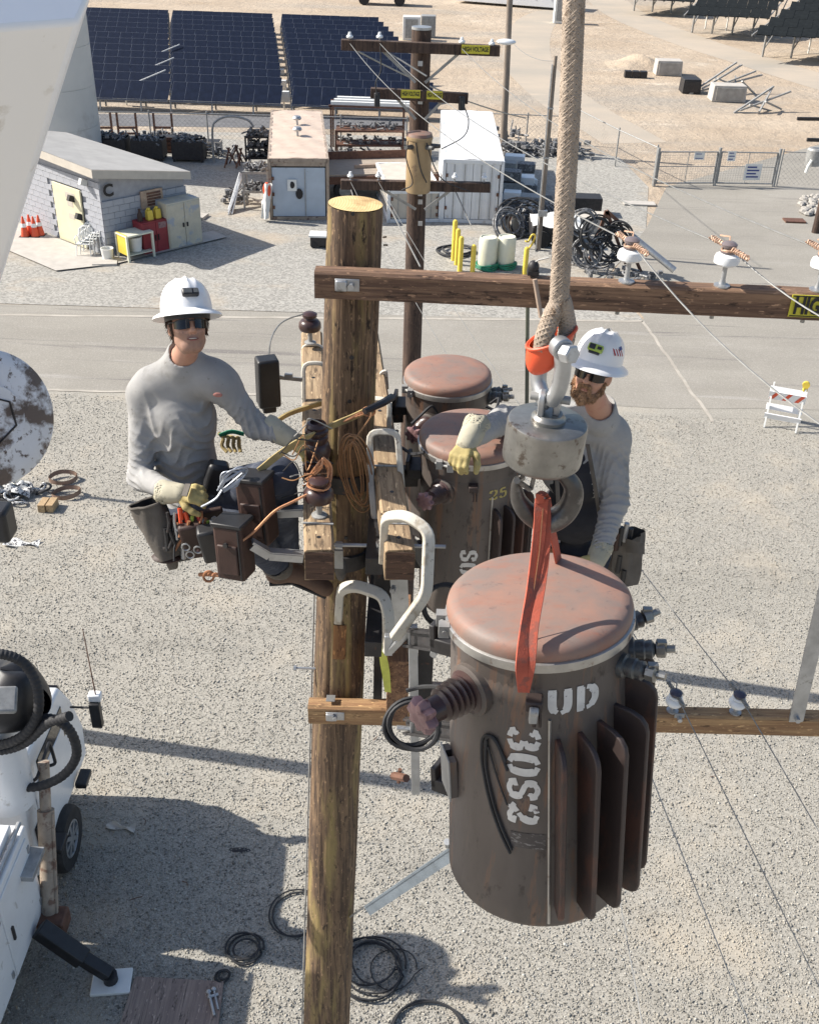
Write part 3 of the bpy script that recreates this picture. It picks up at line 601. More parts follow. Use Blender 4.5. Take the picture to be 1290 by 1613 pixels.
# ---- chain link fences: posts and rails are parts, the woven wire is one part
def chain_fence(name, label, pts, hgt, step=.22, cat='fence', r=.035, barbed=False):
    t = thing(name, label, cat, pts[0]); me_p = MB()
    wire = MB()
    for a, b in zip(pts, pts[1:]):
        L = (b-a).length; d = (b-a)/L; n = max(1, round(L/2.9))
        for z in (hgt-.03, ): mk('rail', MB().cyl(a+up*z, b+up*z, .024, n=6), M_('galv_dull'), t)
        for k in range(n+1):
            p = a+d*(L*k/n)
            if k < n or b == pts[-1]: mk('post', MB().cyl(p, p+up*(hgt+.08), r, n=7), M_('galv_dull'), t)
        m = int(L/step)
        for s in (1, -1):
            for k in range(-int(hgt/step), m+1):
                x0 = k*step; x1 = x0+hgt
                if s < 0: x0, x1 = x1, x0
                za, zb = 0.05, hgt-.05
                if min(x0, x1) < 0:
                    f = -min(x0, x1)/hgt; 
                    if x0 < 0: za = .05+(hgt-.1)*f; x0 = 0
                    else: zb = hgt-.05-(hgt-.1)*f; x1 = 0
                if max(x0, x1) > L:
                    f = (max(x0, x1)-L)/hgt
                    if x1 > L: zb = zb-(hgt-.1)*f; x1 = L
                    else: za = za+(hgt-.1)*f; x0 = L
                if zb-za < .05: continue
                q = Vector((0, 0, .0035)); A, B_ = a+d*x0+up*za, a+d*x1+up*zb; w = d*.0042
                wire.add([A-w, A+w, B_+w, B_-w], [(0, 1, 2, 3)])
    o = mk('wire_mesh', wire, M_('galv_dull'), t, smooth=0, kind='stuff'); return t
chain_fence('chain_link_fence', 'long chain link fence in front of the blue solar panels', [gnd(60, 236), gnd(330, 240), gnd(640, 247)], height(330, 240, 178))
chain_fence('chain_link_fence', 'chain link fence running from the white container to behind the rope', [gnd(748, 222), gnd(908, 228)], height(820, 225, 180))
chain_fence('chain_link_fence', 'short angled chain link fence between the rope and the gate', [gnd(908, 228), gnd(968, 262), gnd(1027, 292)], height(968, 262, 204))
chain_fence('chain_link_fence', 'chain link fence right of the double gate', [gnd(1222, 293), gnd(1420, 300)], height(1222, 293, 238))
def gate():
    pts = [gnd(1029, 293), gnd(1124, 292.5), gnd(1217, 294)]; h = height(1124, 292, 236)
    t = thing('gate', 'wide double chain link gate with hanging notices', 'gate', pts[0]); f = MB()
    for p in pts: mk('post', MB().cyl(p, p+up*(h+.1), .07, n=8), M_('galv_dull'), t)
    for a, b in zip(pts, pts[1:]):
        d = (b-a).normalized(); a, b = a+d*.1, b-d*.1; m = (a+b)/2
        lf = mk('gate_leaf', MB().cyl(a+up*.12, b+up*.12, .03, n=6).cyl(a+up*h*.95, b+up*h*.95, .03, n=6).cyl(a+up*h*.55, b+up*h*.55, .02, n=6).cyl(a+up*.1, a+up*h*.96, .03, n=6).cyl(b+up*.1, b+up*h*.96, .03, n=6).cyl(m+up*.1, m+up*h*.96, .02, n=6), M_('galv_dull'), t)
        w = MB(); L = (b-a).length; n = int(L/.11)
        for k in range(n): 
            p = a+d*(k*.11); w.add([p+up*.1-d*.003, p+up*.1+d*.003, p+up*h*.95+d*.003, p+up*h*.95-d*.003], [(0, 1, 2, 3)])
        for k in range(16): z = .15+k*h*.05; w.add([a+up*z, b+up*z, b+up*(z+.006), a+up*(z+.006)], [(0, 1, 2, 3)])
        mk('wire_mesh', w, M_('galv_dull'), lf, smooth=0, kind='stuff')
    d = (pts[2]-pts[0]).normalized()
    for x, y, w, hh, ln in ((1101, 246, .45, .3, 2), (1152, 246, .35, .42, 3), (1185, 271, .75, .68, 4)):
        c = at(x, y, pts[0].y+(x-1029)/190*.5-.08); s = mk('notice', MB().beam(c-d*w/2, c+d*w/2, .01, hh), M_('white_plastic'), t)
        m = MB()
        for k in range(ln): z = hh*.3-hh*.6*k/max(1, ln-1); m.beam(c-d*w*.36+up*z-Vector((0, .012, 0)), c+d*w*(.36 if k % 2 else .2)+up*z-Vector((0, .012, 0)), .004, hh*.09)
        mk('print_lines', m, M_('blue'), s, smooth=0)
gate()

# ================================================================== yard clutter
def V(*a): return Vector(a)
def scale_at(px, py): return 1/ppm(gnd(px, py))         # metres per photo pixel at that ground point
# --- beside the block building
A, B, bu, bv, nu, nv, hA, LR = BLD
def wallpt(f, out, z): return A+bu*(LR*f)+nu*out+up*z
def cone(px, py, lab):
    g = gnd(px, py); t = thing('traffic_cone', lab, 'traffic cone', g, 'orange cones by the block building')
    mk('base', MB().box(g+up*.03, (.36, .36, .06)), M_('black_rubber'), t)
    mk('cone', MB().lathe([(.15, .06), (.03, .74), (.02, .75)], Matrix.Translation(g), 14), M_('orange_plastic'), t); mk('stripe', MB().lathe([(.098, .36), (.074, .48)], Matrix.Translation(g)@Matrix.Scale(1.06, 4), 14, cap=False), M_('hat_white'), t)
for x, y, l in ((41, 374, 'leftmost'), (50, 371, 'second from the left'), (57, 374, 'third from the left'), (65, 372, 'rightmost')): cone(x, y, 'orange traffic cone beside the building, %s of four' % l)
def chair_stack():
    g = gnd(148, 402)
    for k in range(5):
        t = thing('plastic_chair', ('lowest', 'second', 'middle', 'fourth', 'topmost')[k]+' white plastic chair of the stack by the building corner', 'chair', g+V(.10*k-.25, .08*k, .07*k), 'stacked white chairs')
        o = wm(t).translation; w = .25
        mk('seat', MB().box(o+up*.43, (.46, .44, .03)), M_('white_plastic'), t, bevel=.01)
        bk = MB()
        for j in range(6): x = -.2+.08*j; bk.beam(o+V(x, .2, .45), o+V(x, .31, .84), .066, .02, (0, 1, 0))
        bk.tube([o+V(-.24, .21, .44), o+V(-.23, .3, .8), o+V(-.1, .33, .89), o+V(.1, .33, .89), o+V(.23, .3, .8), o+V(.24, .21, .44)], .022, 6); mk('backrest', bk, M_('white_plastic'), t)
        for sx in (-1, 1):
            for sy in (-1, 1): mk('leg', MB().cyl(o+V(.21*sx, .19*sy, .43), o+V(.25*sx, .25*sy, 0), .02, .016, 6), M_('white_plastic'), t)
            mk('armrest', MB().tube([o+V(.23*sx, -.2, .43), o+V(.26*sx, -.2, .62), o+V(.26*sx, 0, .65), o+V(.24*sx, .25, .63)], .018, 6), M_('white_plastic'), t)
chair_stack()
def metal_table():
    c = wallpt(.22, .62, 0); t = thing('metal_table', 'cream metal stand with an open shelf beside the red cabinet', 'table', c); w, d, h = 1.05, .75, .85
    R = Matrix((bu, nu*-1, up)).transposed()
    mk('table_top', MB().box(c+up*h, (w, d, .05), R), M_('ivory_plastic'), t); mk('shelf', MB().box(c+up*.2, (w-.1, d-.1, .03), R), M_('ivory_plastic'), t)
    mk('side_panel', MB().box(c+bu*-.48+up*.55, (.03, d-.1, .7), R), M_('yellow_paint'), t)
    for a in (-1, 1):
        for b in (-1, 1): mk('leg', MB().box(c+bu*(a*(w/2-.04))+nu*(b*(d/2-.04))+up*(h/2), (.07, .07, h), R), M_('ivory_plastic'), t)
    m = MB(); m.lathe([(.2, 0), (.25, .46), (.26, .48)], Matrix.Translation(c+up*.225), 14); mk('bin', m, M_('white_plastic'), None, 'white bin standing on the shelf of the cream metal stand', 'bin')
metal_table()
def cabinets():
    R = Matrix((bu, -nu, up)).transposed()
    c = wallpt(.46, .42, 0); h = 1.1; t = thing('safety_cabinet', 'dark red metal safety cabinet with yellow jugs on top', 'cabinet', c)
    mk('body', MB().box(c+up*h/2, (1.05, .6, h), R), M_('cabinet_red'), t, bevel=.02)
    for s in (-1, 1): d = mk('door', MB().box(c+bu*.26*s+nu*.31+up*h*.5, (.5, .03, h*.92), R), M_('cabinet_red'), t); mk('handle', MB().box(c+bu*.06*s+nu*.35+up*h*.5, (.03, .04, .2), R), M_('iron'), d)
    mk('notice', MB().box(c+bu*.25+nu*.33+up*h*.85, (.3, .006, .2), R), M_('cap_pink'), t)
    for k, (o, l) in enumerate(((-.05, 'left'), (.26, 'right'))):
        p = c+bu*o+nu*.05+up*h; m = MB(); m.box(p+up*.16, (.22, .2, .32), R, (.85, .85)); m.cyl(p+up*.31, p+up*.4, .05, n=8); m.tube([p+bu*-.07+up*.3, p+bu*-.07+up*.38, p+bu*.02+up*.38], .02, 6)
        mk('jug', m, M_('yellow_paint'), None, l+' yellow plastic jug standing on the red cabinet', 'jug', bevel=.03)
    p = c+bu*-.38+up*h; mk('bottle', MB().lathe([(.09, 0), (.09, .22), (.05, .3), (.04, .36), (.05, .37), (.05, .41)], Matrix.Translation(p), 12), M_('leather_brown'), None, 'brown bottle with pale cap beside the yellow jugs on the red cabinet', 'bottle')
    c = wallpt(.80, .45, 0); h = 1.6; t = thing('storage_cabinet', 'tall weathered cream two door cabinet against the building', 'cabinet', c)
    mk('body', MB().box(c+up*h/2, (1.35, .7, h), R), M_('cabinet_cream'), t, bevel=.015)
    for s in (-1, 1): d = mk('door', MB().box(c+bu*.325*s+nu*.36+up*h*.5, (.62, .03, h*.93), R), M_('cabinet_cream'), t, bevel=.008); mk('handle', MB().box(c+bu*.08*s+nu*.4+up*h*.5, (.04, .05, .14), R), M_('iron'), d)
cabinets()
g = gnd(171, 409); mk('bucket', MB().lathe([(.17, 0), (.21, .38), (.22, .4), (.19, .4), (.16, .05)], Matrix.Translation(g), 16), M_('white_plastic'), None, 'white bucket on the ground in front of the stacked chairs', 'bucket')
g = gnd(166, 416); mk('paver', MB().box(g+up*.04, (.8, .45, .08), Matrix.Rotation(.2, 3, 'Z')), M_('concrete'), None, 'flat pale concrete paver beside the white bucket', 'paver')
g = gnd(310, 342); mk('paver', MB().box(g+up*.05, (.75, .6, .1), Matrix.Rotation(-.2, 3, 'Z')), M_('concrete'), None, 'flat concrete paver in the building shadow', 'paver')

# --- bins, racks and rails along the fence
def junk(m, c, w, d, h, n, seed, s=.12):
    r = random.Random(seed)
    for k in range(n):
        p = c+V(r.uniform(-w, w)/2, r.uniform(-d, d)/2, r.uniform(0, h))
        q = p+V(r.gauss(0, 1), r.gauss(0, 1), r.gauss(0, .5)).normalized()*r.uniform(s, s*3)
        if q.z < c.z: q.z = c.z
        if k % 3: m.cyl(p, q, r.uniform(.02, .05), n=6)
        else: m.box(p+up*.04, (r.uniform(.5, 1.5)*s, r.uniform(.5, 1.5)*s, r.uniform(.5, 1.2)*s), Matrix.Rotation(r.uniform(0, 3), 3, 'Z'))
    return m
for k, (x, y, l) in enumerate(((180, 248, 'left'), (237, 250, 'middle'), (300, 252, 'right'))):
    g = gnd(x, y); t = thing('scrap_bin', '%s dark metal bin heaped with line hardware by the fence' % l, 'bin', g, 'dark metal bins by the fence'); w = 1.35; b = MB()
    for dx, dy, sx, sy in ((0, -.45, w, .04), (0, .45, w, .04), (-w/2, 0, .04, .9), (w/2, 0, .04, .9)): b.box(g+V(dx, dy, .5), (sx, sy, .75))
    b.box(g+up*.13, (w, .9, .04)); mk('bin_wall', b, M_('iron'), t, smooth=0)
    for dx in (-1, 1):
        for dy in (-1, 1): mk('leg', MB().box(g+V(dx*(w/2-.05), dy*.38, .47), (.08, .08, .94)), M_('iron'), t)
    mk('hardware', junk(MB(), g+up*.7, w*.9, .8, .3, 60, k), M_('junk_gray'), t, kind='stuff')
for k, (x0, x1, l) in enumerate(((147, 178, 'left'), (188, 217, 'middle'), (245, 273, 'right'))):
    a, b = gnd(x0, 214), gnd(x1, 214); h = height(x0, 214, 177); t = thing('pipe_rack', l+' brown steel rack frame standing behind the scrap bins', 'rack', (a+b)/2, 'brown rack frames behind the bins')
    for p in (a, b): mk('post', MB().beam(p, p+up*h, .09, .09, (0, 1, 0)), M_('rust_steel'), t)
    mk('rail', MB().beam(a+up*h*.35, b+up*h*.35, .06, .1), M_('rust_steel'), t); mk('rail', MB().beam(a+up*h*.1, b+up*h*.1, .06, .1), M_('rust_steel'), t)
P = [at(x, y, 47.5) for x, y in ((335, 222), (335, 204), (342, 190), (356, 184), (374, 184), (392, 190), (400, 200))]; P[0].z = 0; P[-1].z = .0 if P[-1].z < 0 else P[-1].z
mk('bent_pipe', MB().tube(spline(P, 5), .05, 7), M_('galv_dull'), None, 'grey bent pipe arching over the ground behind the bins', 'pipe')
def shelf_rack(x0, x1, yb, yt, d, label, name, tiers, seed, load=M_('junk_gray'), mat=M_('rust_steel')):
    a, b = gnd(x0, yb), gnd(x1, yb); h = height(x0, yb, yt); w = (b-a).length; c = (a+b)/2; t = thing(name, label, 'rack', c)
    for p in (a, b):
        for y in (0, d): mk('post', MB().beam(p+V(0, y, 0), p+V(0, y, h), .07, .07, (0, 1, 0)), mat, t)
    for k in range(tiers):
        z = h*(k+1)/tiers-.05 if tiers > 1 else h-.05
        s = mk('shelf', MB().beam(a+up*z, b+up*z, .06, .09).beam(a+V(0, d, z), b+V(0, d, z), .06, .09).box(c+V(0, d/2, z), (w, d, .03)), mat, t)
        mk('load', junk(MB(), c+V(0, d/2, z+.03), w*.9, d*.9, .18, 46, seed+k, .12), load, s, kind='stuff')
    return t, c, h, w
shelf_rack(389, 428, 264, 214, .8, 'dark rack of stacked wire baskets left of the tan container', 'basket_rack', 3, 3, mat=M_('iron'))
shelf_rack(386, 424, 330, 270, .7, 'low trolley rack loaded with scrap beside the blue doors', 'trolley_rack', 2, 9, mat=M_('galv_dull'))
t, c, h, w = shelf_rack(529, 634, 250, 205, 1.0, 'long brown steel shelf rack loaded with hardware behind the trailer', 'shelf_rack', 2, 20)
for k in range(5):
    mk('channel', MB().box(c+V(.0+.05*k, .9+.28*k, h+.95+.05*(k % 2)), (3.6-.2*(k % 2), .2, .14)), M_('white_plastic'), None, ('nearest', 'second', 'middle', 'fourth', 'farthest')[k]+' long white steel channel on the brown pipe stand', 'steel channel', 'white channels on the stand')
a = c+V(-1.8, 1.4, 0); m = thing('pipe_stand', 'brown pipe stand carrying long white channels behind the rack', 'stand', a)
for dx in (0, 3.3):
    for dy in (-.6, .6): mk('post', MB().beam(a+V(dx, dy, 0), a+V(dx, dy, h+.86), .08, .08, (0, 1, 0)), M_('rust_steel'), m)
for dy in (-.6, .6): mk('rail', MB().beam(a+V(-.1, dy, h+.83), a+V(3.5, dy, h+.83), .08, .08), M_('rust_steel'), m)
# conduit bundle, rusty jacks, hanging cover
bm_ = thing('conduit_bundle', 'bundle of grey conduit leaning on the trolley rack', 'pipes', gnd(366, 330)); 
for k in range(9):
    a = gnd(360+2.0*(k % 4), 331+k); b = at(378+1.2*(k % 5), 272+k, gnd(384, 318).y); mk('conduit', MB().cyl(a, b, .035, n=6), M_('galv'), bm_)
for k, (x, y) in enumerate(((362, 262), (374, 258), (381, 263))):
    g = gnd(x, y); m = MB(); r = random.Random(k)
    for j in range(3): q = V(math.cos(j*2.1+k)*.35, math.sin(j*2.1+k)*.35, 0); m.cyl(g+q, g-q*.2+up*.8, .035, n=6)
    mk('reel_stand', m, M_('rust_steel'), None, ('left', 'middle', 'right')[k]+' rusty red tripod stand near the wire baskets', 'stand', 'rusty tripod stands')
g = gnd(414, 346); m = MB(); m.grid(lambda a, b: at(412+12*a+(6 if b > .5 else 0)*b, 345-55*b, g.y-.15)+V(0, .08*math.sin(a*9+b*4), 0), 8, 10); m.grid(lambda a, b: at(411+12*a+6*b, 344-55*b, g.y-.3)+V(0, .08*math.sin(a*7+b*3), 0), 8, 10)
t = thing('hanging_cover', 'white and orange fabric cover hanging at the corner of the tan container', 'cover', g); mk('fabric', m, M_('rag_white') if False else M_('white_plastic'), t); mk('hood', MB().ell(at(421, 299, g.y-.2), (.16, .14, .28), None, 10, 8), M_('orange_plastic'), t)
# flatbed trailer in front of the shelf rack
def trailer():
    a, b = gnd(519, 318), gnd(690, 312); z0 = 1.0; c = (a+b)/2; t = thing('flatbed_trailer', 'long low flatbed trailer with pale wooden deck behind the wooden pole', 'trailer', c); u = (b-a).normalized(); v = V(-u.y, u.x, 0); n = 9
    for k in range(n): mk('deck_plank', MB().box(c+v*(.2+k*.27)+up*z0, ((b-a).length, .255, .06), Matrix((u, v, up)).transposed()), pbr('deck', (.36, .30, .24), .85, 0, .2, 3, (1, 9, 1)), t)
    mk('frame', MB().beam(a+up*(z0-.17), b+up*(z0-.17), .1, .28).beam(a+v*2.4+up*(z0-.17), b+v*2.4+up*(z0-.17), .1, .28), M_('rust_steel'), t)
    mk('headboard', MB().beam(a+up*(z0+.1)+v*2.5, b+up*(z0+.1)+v*2.5, .05, .5), M_('rust_steel'), t)
    for f in (.14, .55, .75):
        p = a+u*((b-a).length*f)+up*.42; w = mk('wheel', MB().cyl(p-v*.05, p+v*.25, .42, n=20), M_('tire'), t); mk('rim', MB().cyl(p-v*.07, p-v*.04, .24, n=14), M_('galv_dull'), w)
    m = MB(); m.beam(a+u*1.2+v*1+up*(z0+.1), a+u*3.6+v*1.2+up*(z0+.1), .12, .12); mk('timber', m, M_('wood_gray'), None, 'grey timber lying on the flatbed trailer deck', 'timber')
trailer()
g = gnd(508, 388); t = thing('tool_cart', 'small dark cart with pale top behind the near pole', 'cart', g); mk('body', MB().box(g+up*.25, (.8, .5, .3)), M_('iron'), t); mk('cover', MB().box(g+up*.43, (.9, .6, .06)), M_('white_plastic'), t)
for s in (-1, 1): mk('wheel', MB().cyl(g+V(.28*s, -.27, .12), g+V(.28*s, -.2, .12), .12, n=12), M_('tire'), t)

# --- bollards and barrels in the middle of the yard
for k, (x, yb, yt, l) in enumerate(((714, 410, 346, 'farthest yellow bollard of the row of three'), (719, 417, 360, 'middle yellow bollard of the row of three'), (724, 427, 372, 'nearest yellow bollard of the row of three'), (744, 428, 385, 'yellow bollard close to the left ivory barrel'), (826, 432, 389, 'yellow bollard right of the ivory barrels'))):
    g, h = vert(x, yb, yt); mk('bollard', MB().lathe([(.085, 0), (.085, h-.09), (.07, h-.03), (.03, h), (.005, h+.005)], Matrix.Translation(g), 14), M_('yellow_paint'), None, l, 'bollard', 'yellow bollards in the yard')
for x, yb, yt, l in ((766, 423, 373, 'left'), (795, 421, 372, 'right')):
    g, h = vert(x, yb, yt); r = .31; t = thing('barrel', '%s of two ivory plastic barrels among the yellow bollards' % l, 'barrel', g, 'ivory barrels')
    mk('drum', MB().lathe([(r*.95, 0), (r, .05), (r*1.01, h*.45), (r*1.01, h*.55), (r, h-.08), (r*.9, h), (r*.82, h), (r*.80, h-.03), (.01, h-.03)], Matrix.Translation(g), 24), M_('ivory_plastic'), t)
    m = MB()
    for k in range(4): m.tube([g+V(math.cos(a)*(r+.05+.03*math.sin(a*3+k)), math.sin(a)*(r+.05), .04+.05*k+.03*math.sin(a*2+k)) for a in [i*.35 for i in range(18)]], .03, 6, closed=True)
    mk('base_rope', m, M_('green'), t)
P = [gnd(826, 395)+up*.35]+[at(x, y, gnd(826, 395).y+.2) for x, y in ((832, 380), (838, 370), (843, 372), (838, 384), (832, 392))]
mk('hose', MB().tube(spline(P, 4), .035, 6), M_('yellow_paint'), None, 'yellow hose looped over the right bollard', 'hose')
# equipment stacks in the white container's shade
r = random.Random(4)
for k, (x, y, w, h, l) in enumerate(((806, 338, 1.0, .8, 'front left'), (832, 340, .9, .7, 'front right'), (800, 318, 1.1, 1.1, 'second'), (826, 316, 1.0, .9, 'middle right'), (800, 296, 1.0, 1.0, 'rear left'), (824, 292, .9, .8, 'rear right'), (812, 268, .9, .6, 'farthest'))):
    g = gnd(x, y); t = thing('equipment_stack', l+' stack of grey switch boxes beside the white container', 'equipment', g, 'grey equipment beside the white container'); z = 0
    for j in range(3):
        hh = h*(.35+.1*r.random()); mk('box', MB().box(g+V(r.uniform(-.1, .1), 0, z+hh/2), (w*r.uniform(.6, 1), .7*r.uniform(.7, 1), hh*.9), Matrix.Rotation(r.uniform(-.2, .2), 3, 'Z')), M_(('galv_dull', 'junk_gray', 'porcelain_white')[(j+k) % 3]), t, bevel=.02); z += hh
for k, (x, y, w, n, l) in enumerate(((838, 242, 3.0, 120, 'scrap heap at the foot of the lamp post'), (905, 246, 1.5, 40, 'low scrap heap behind the rope by the fence'), (785, 222, 2.0, 50, 'scrap heap behind the white container'))):
    g = gnd(x, y); mk('scrap_heap', junk(MB(), g, w, 1.2, .5, n, 40+k, .2), M_('junk_gray'), None, l, 'scrap heap', kind=None)
def coil(c, r, n, wire, mat, label, name='cable_coil', cat='cable coil', N=None, jit=.15, seed=0, parent=None, nseg=26, group=None, flat=1):
    rr = random.Random(seed); N = Vector(N) if N else V(0, 0, 1); M = frame(c, N); pts = []
    for k in range(n*nseg+1):
        a = 2*math.pi*k/nseg; f = math.floor(k/nseg); ra = r*(1+jit*math.sin(f*2.3+seed)+.04*math.sin(a*2+f)+.03*math.sin(a*3+1.7*f)); pts.append(M @ V(ra*math.cos(a)+r*jit*.6*math.cos(f*2.9+seed), flat*ra*math.sin(a)+r*jit*.6*math.sin(f*1.9), wire*(1+.9*f+.5*math.sin(a*2+f))))
    return mk(name, MB().tube(pts, wire, 6), mat, parent, label, cat, group)
for k, (x, y, rr, l) in enumerate(((822, 368, .75, 'large tangled black cable coil beside the dark trailer'), (848, 360, .6, 'smaller black cable coil leaning on the dark trailer'), (800, 372, .5, 'flat cable coil left of the tangled black cables'))):
    g = gnd(x, y); coil(g+up*.35, rr, 6, .035, M_('junk_gray' if k else 'black_rubber'), l, N=V(.2*k, -.7, .6), seed=k, jit=.3)
for x, y, rr, l in ((718, 398, .6, 'dark ring of hose lying around the yellow bollards'),): coil(gnd(x, y)+up*.03, rr, 2, .04, M_('black_rubber'), l, seed=9)
g = gnd(798, 362); t = thing('cable_reel', 'small pale reel lying beside the black cables', 'reel', g); d = V(.7, -.7, 0)
for s in (0, .45): mk('flange', MB().cyl(g+d*s+up*.38, g+d*(s+.05)+up*.38, .38, n=18), M_('fascia'), t)
mk('drum', MB().cyl(g+d*.05+up*.38, g+d*.45+up*.38, .25, n=14), M_('rust_steel'), t)
def dark_trailer():
    a, b = gnd(838, 392), gnd(912, 388); c = (a+b)/2; t = thing('equipment_trailer', 'low dark equipment trailer with pale load behind the rope', 'trailer', c); w = (b-a).length
    mk('body', MB().box(c+V(0, .8, .45), (w, 1.6, .5)), M_('iron'), t, bevel=.03)
    for s in (-.3, .3): q = mk('wheel', MB().cyl(c+V(s*w, -.12, .3), c+V(s*w, .1, .3), .3, n=18), M_('tire'), t)
    m = MB(); m.grid(lambda i, j: (c.x+w*(i-.5), c.y+1.5*j, .75+.28*math.sin(3.1*i)*math.sin(3.1*j)+.05*math.sin(i*13+j*9)), 14, 10); mk('tarpaulin', m, M_('rag_white') if False else M_('white_plastic'), None, 'pale crumpled tarpaulin lying on the dark trailer', 'tarpaulin')
    g = gnd(921, 362); mk('bench', MB().box(g+up*.3, (1.4, .9, .6)), M_('fascia'), None, 'pale box beside the dark trailer', 'box', bevel=.02)
    g = gnd(912, 336); mk('crate', MB().box(g+up*.35, (1.6, .8, .7)), M_('iron'), None, 'black crate standing behind the pale box', 'crate', bevel=.02)
dark_trailer()
def reel_frame():
    g = gnd(950, 425); t = thing('cable_stand', 'steel frame draped with black cable coils right of the rope', 'rack', g)
    F = [at(x, y, g.y) for x, y in ((925, 420), (955, 332), (985, 415), (975, 350), (1010, 430))]
    for a, b in ((0, 1), (1, 2), (3, 4), (1, 3)): mk('strut', MB().beam(F[a], F[b], .11, .11), M_('rust_steel'), t)
    mk('skid', MB().beam(at(905, 432, g.y), at(1030, 436, g.y-.2), .3, .16), M_('iron'), t)
    for k, (x, y, rr) in enumerate(((918, 350, .38), (938, 366, .5), (945, 396, .46), (962, 385, .5), (925, 400, .42), (975, 372, .4))):
        coil(at(x, y, g.y-.15), rr, 5, .03, M_('black_rubber' if k % 2 else 'junk_gray'), ('highest left', 'second', 'lowest right', 'right', 'lowest left', 'rightmost')[k]+' black cable coil hanging on the steel frame right of the rope', N=V(.3*math.sin(k), -1, .2), seed=20+k, jit=.2, group='cable coils on the steel frame')
    m = MB(); m.cyl(at(995, 372, g.y-.3), at(1062, 426, g.y-.9), .11, n=12); mk('steel_tube', m, M_('galv'), None, 'thick grey steel tube leaning from the cable frame to the ground', 'tube')
    m = junk(MB(), gnd(985, 437), 2.6, .8, .3, 40, 77, .14); mk('scrap_heap', m, M_('junk_gray'), None, 'scrap heap at the foot of the cable frame', 'scrap heap')
    m = MB(); m.cyl(at(905, 385, g.y-.2), at(943, 438, g.y-.3), .06, n=8); mk('steel_bar', m, M_('iron'), None, 'dark bar leaning at the left of the cable frame', 'bar')
reel_frame()
for x, y, w, l in ((1006, 322, 1.3, 'flat concrete lid lying near the gate'), (1250, 349, .8, 'small dark cover plate on the road below the gate')):
    g = gnd(x, y); mk('cover_plate', MB().box(g+up*.04, (w, .5, .06)), M_('concrete' if w > 1 else 'rust_steel'), None, l, 'cover plate')
m = MB(); r = random.Random(3)
for k in range(160):
    g = gnd(1300-60*r.random()**1.5*1.0+20, 310+30*r.random()); s = r.uniform(.08, .22); m.ell(g+up*s*.4, (s, s*r.uniform(.6, 1), s*.6), Matrix.Rotation(r.uniform(0, 3), 3, 'Z'), 6, 4)
mk('rubble', m, M_('stone_edge'), None, 'heap of pale broken rock at the right edge of the road', None, None, 'stuff', smooth=0)

# --- dirt field beyond the gate
for x, y, w, h, mt, l in ((1050, 117, 1.7, .9, 'concrete', 'open concrete block beside the small earth mound'), (1085, 145, 1.1, .8, 'iron', 'dark concrete block left of the truss frames'), (1143, 158, 2.0, .9, 'concrete', 'long concrete block in front of the truss frames')):
    g = gnd(x, y); t = thing('footing_block', l, 'concrete block', g); mk('block', MB().box(g+up*h/2, (w, 1.2, h), None, (.95, .9)), M_(mt), t, bevel=.03); mk('recess', MB().box(g+V(0, -.61, h*.5), (w*.8, .05, h*.75)), M_('stone_edge' if mt != 'iron' else 'iron'), t)
g = gnd(1000, 122)
for k in range(3): mk('black_box', MB().box(g+V(-.5+.5*k, 0, .2), (.42, .5, .4)), M_('iron'), None, ('left', 'middle', 'right')[k]+' of three small black boxes on the dirt', 'box', 'small black boxes on the dirt')
g = gnd(1012, 104); m = MB(); m.grid(lambda a, b: (g.x+5*(a-.5), g.y+4*(b-.5), .7*max(0, math.sin(3.14*a)*math.sin(3.14*b))**1.4*(1+.2*math.sin(a*19+b*13))-.01), 20, 16); mk('dirt_mound', m, M_('dirt'), kind='structure')
def truss(pts, label):
    g = gnd(*pts[0][0]); t = thing('truss_frame', label, 'steel frame', g, 'collapsed truss frames')
    for a, b in pts: mk('strut', MB().beam(at(*a, g.y+ (0.0)), at(*b, g.y+1.2), .09, .09), M_('galv_dull'), t)
def lift(x, y, yy=0): return (x, y)
truss([((1085, 148), (1160, 98)), ((1105, 140), (1168, 102)), ((1085, 148), (1200, 118)), ((1118, 140), (1190, 112)), ((1125, 145), (1127, 122)), ((1157, 140), (1158, 120)), ((1168, 128), (1190, 150)), ((1130, 124), (1170, 140))], 'larger collapsed steel truss frame on the dirt')
truss([((1155, 178), (1245, 178)), ((1155, 178), (1218, 136)), ((1165, 174), (1245, 144)), ((1195, 176), (1216, 138)), ((1195, 176), (1210, 150)), ((1205, 160), (1230, 172)), ((1180, 165), (1215, 175))], 'smaller collapsed steel truss frame in front on the dirt')
g = gnd(1283, 190); mk('steel_bar', MB().beam(g+V(-1, 0, .08), g+V(2, .3, .08), .15, .15), M_('iron'), None, 'dark beam lying on the dirt at the right edge', 'bar')
for x, y, w, h, l, mt in ((648, 62, 1.3, 1.6, 'left white utility box far beyond the solar panels', 'white_plastic'), (674, 58, 1.1, 1.5, 'right grey utility box far beyond the solar panels', 'galv_dull'), (882, 36, 1.2, 2.1, 'white portable cabin box left of the rope far away', 'white_plastic')):
    g = gnd(x, y); t = thing('utility_box', l, 'utility box', g); mk('body', MB().box(g+up*h/2, (w, 1.0, h)), M_(mt), t, bevel=.03); mk('door', MB().box(g+V(0, -.52, h*.5), (w*.7, .04, h*.8)), M_('galv_dull'), t)
g = gnd(880, 17); u = (gnd(790, 10)-g); L = u.length; t = thing('white_trailer', 'long white trailer building at the top edge of the yard', 'trailer', g+u/2); u.normalize()
mk('body', MB().beam(g+up*1.5+V(0, 1.3, 0), g+u*(L+4)+up*1.5+V(0, 1.3, 0), 2.5, 2.6), M_('container_white'), t, bevel=.03)
for k in range(6): mk('window', MB().box(g+u*(1+k*1.5)+V(0, -.02, 1.6), (.8, .05, .7)), M_('galv_dull'), t)
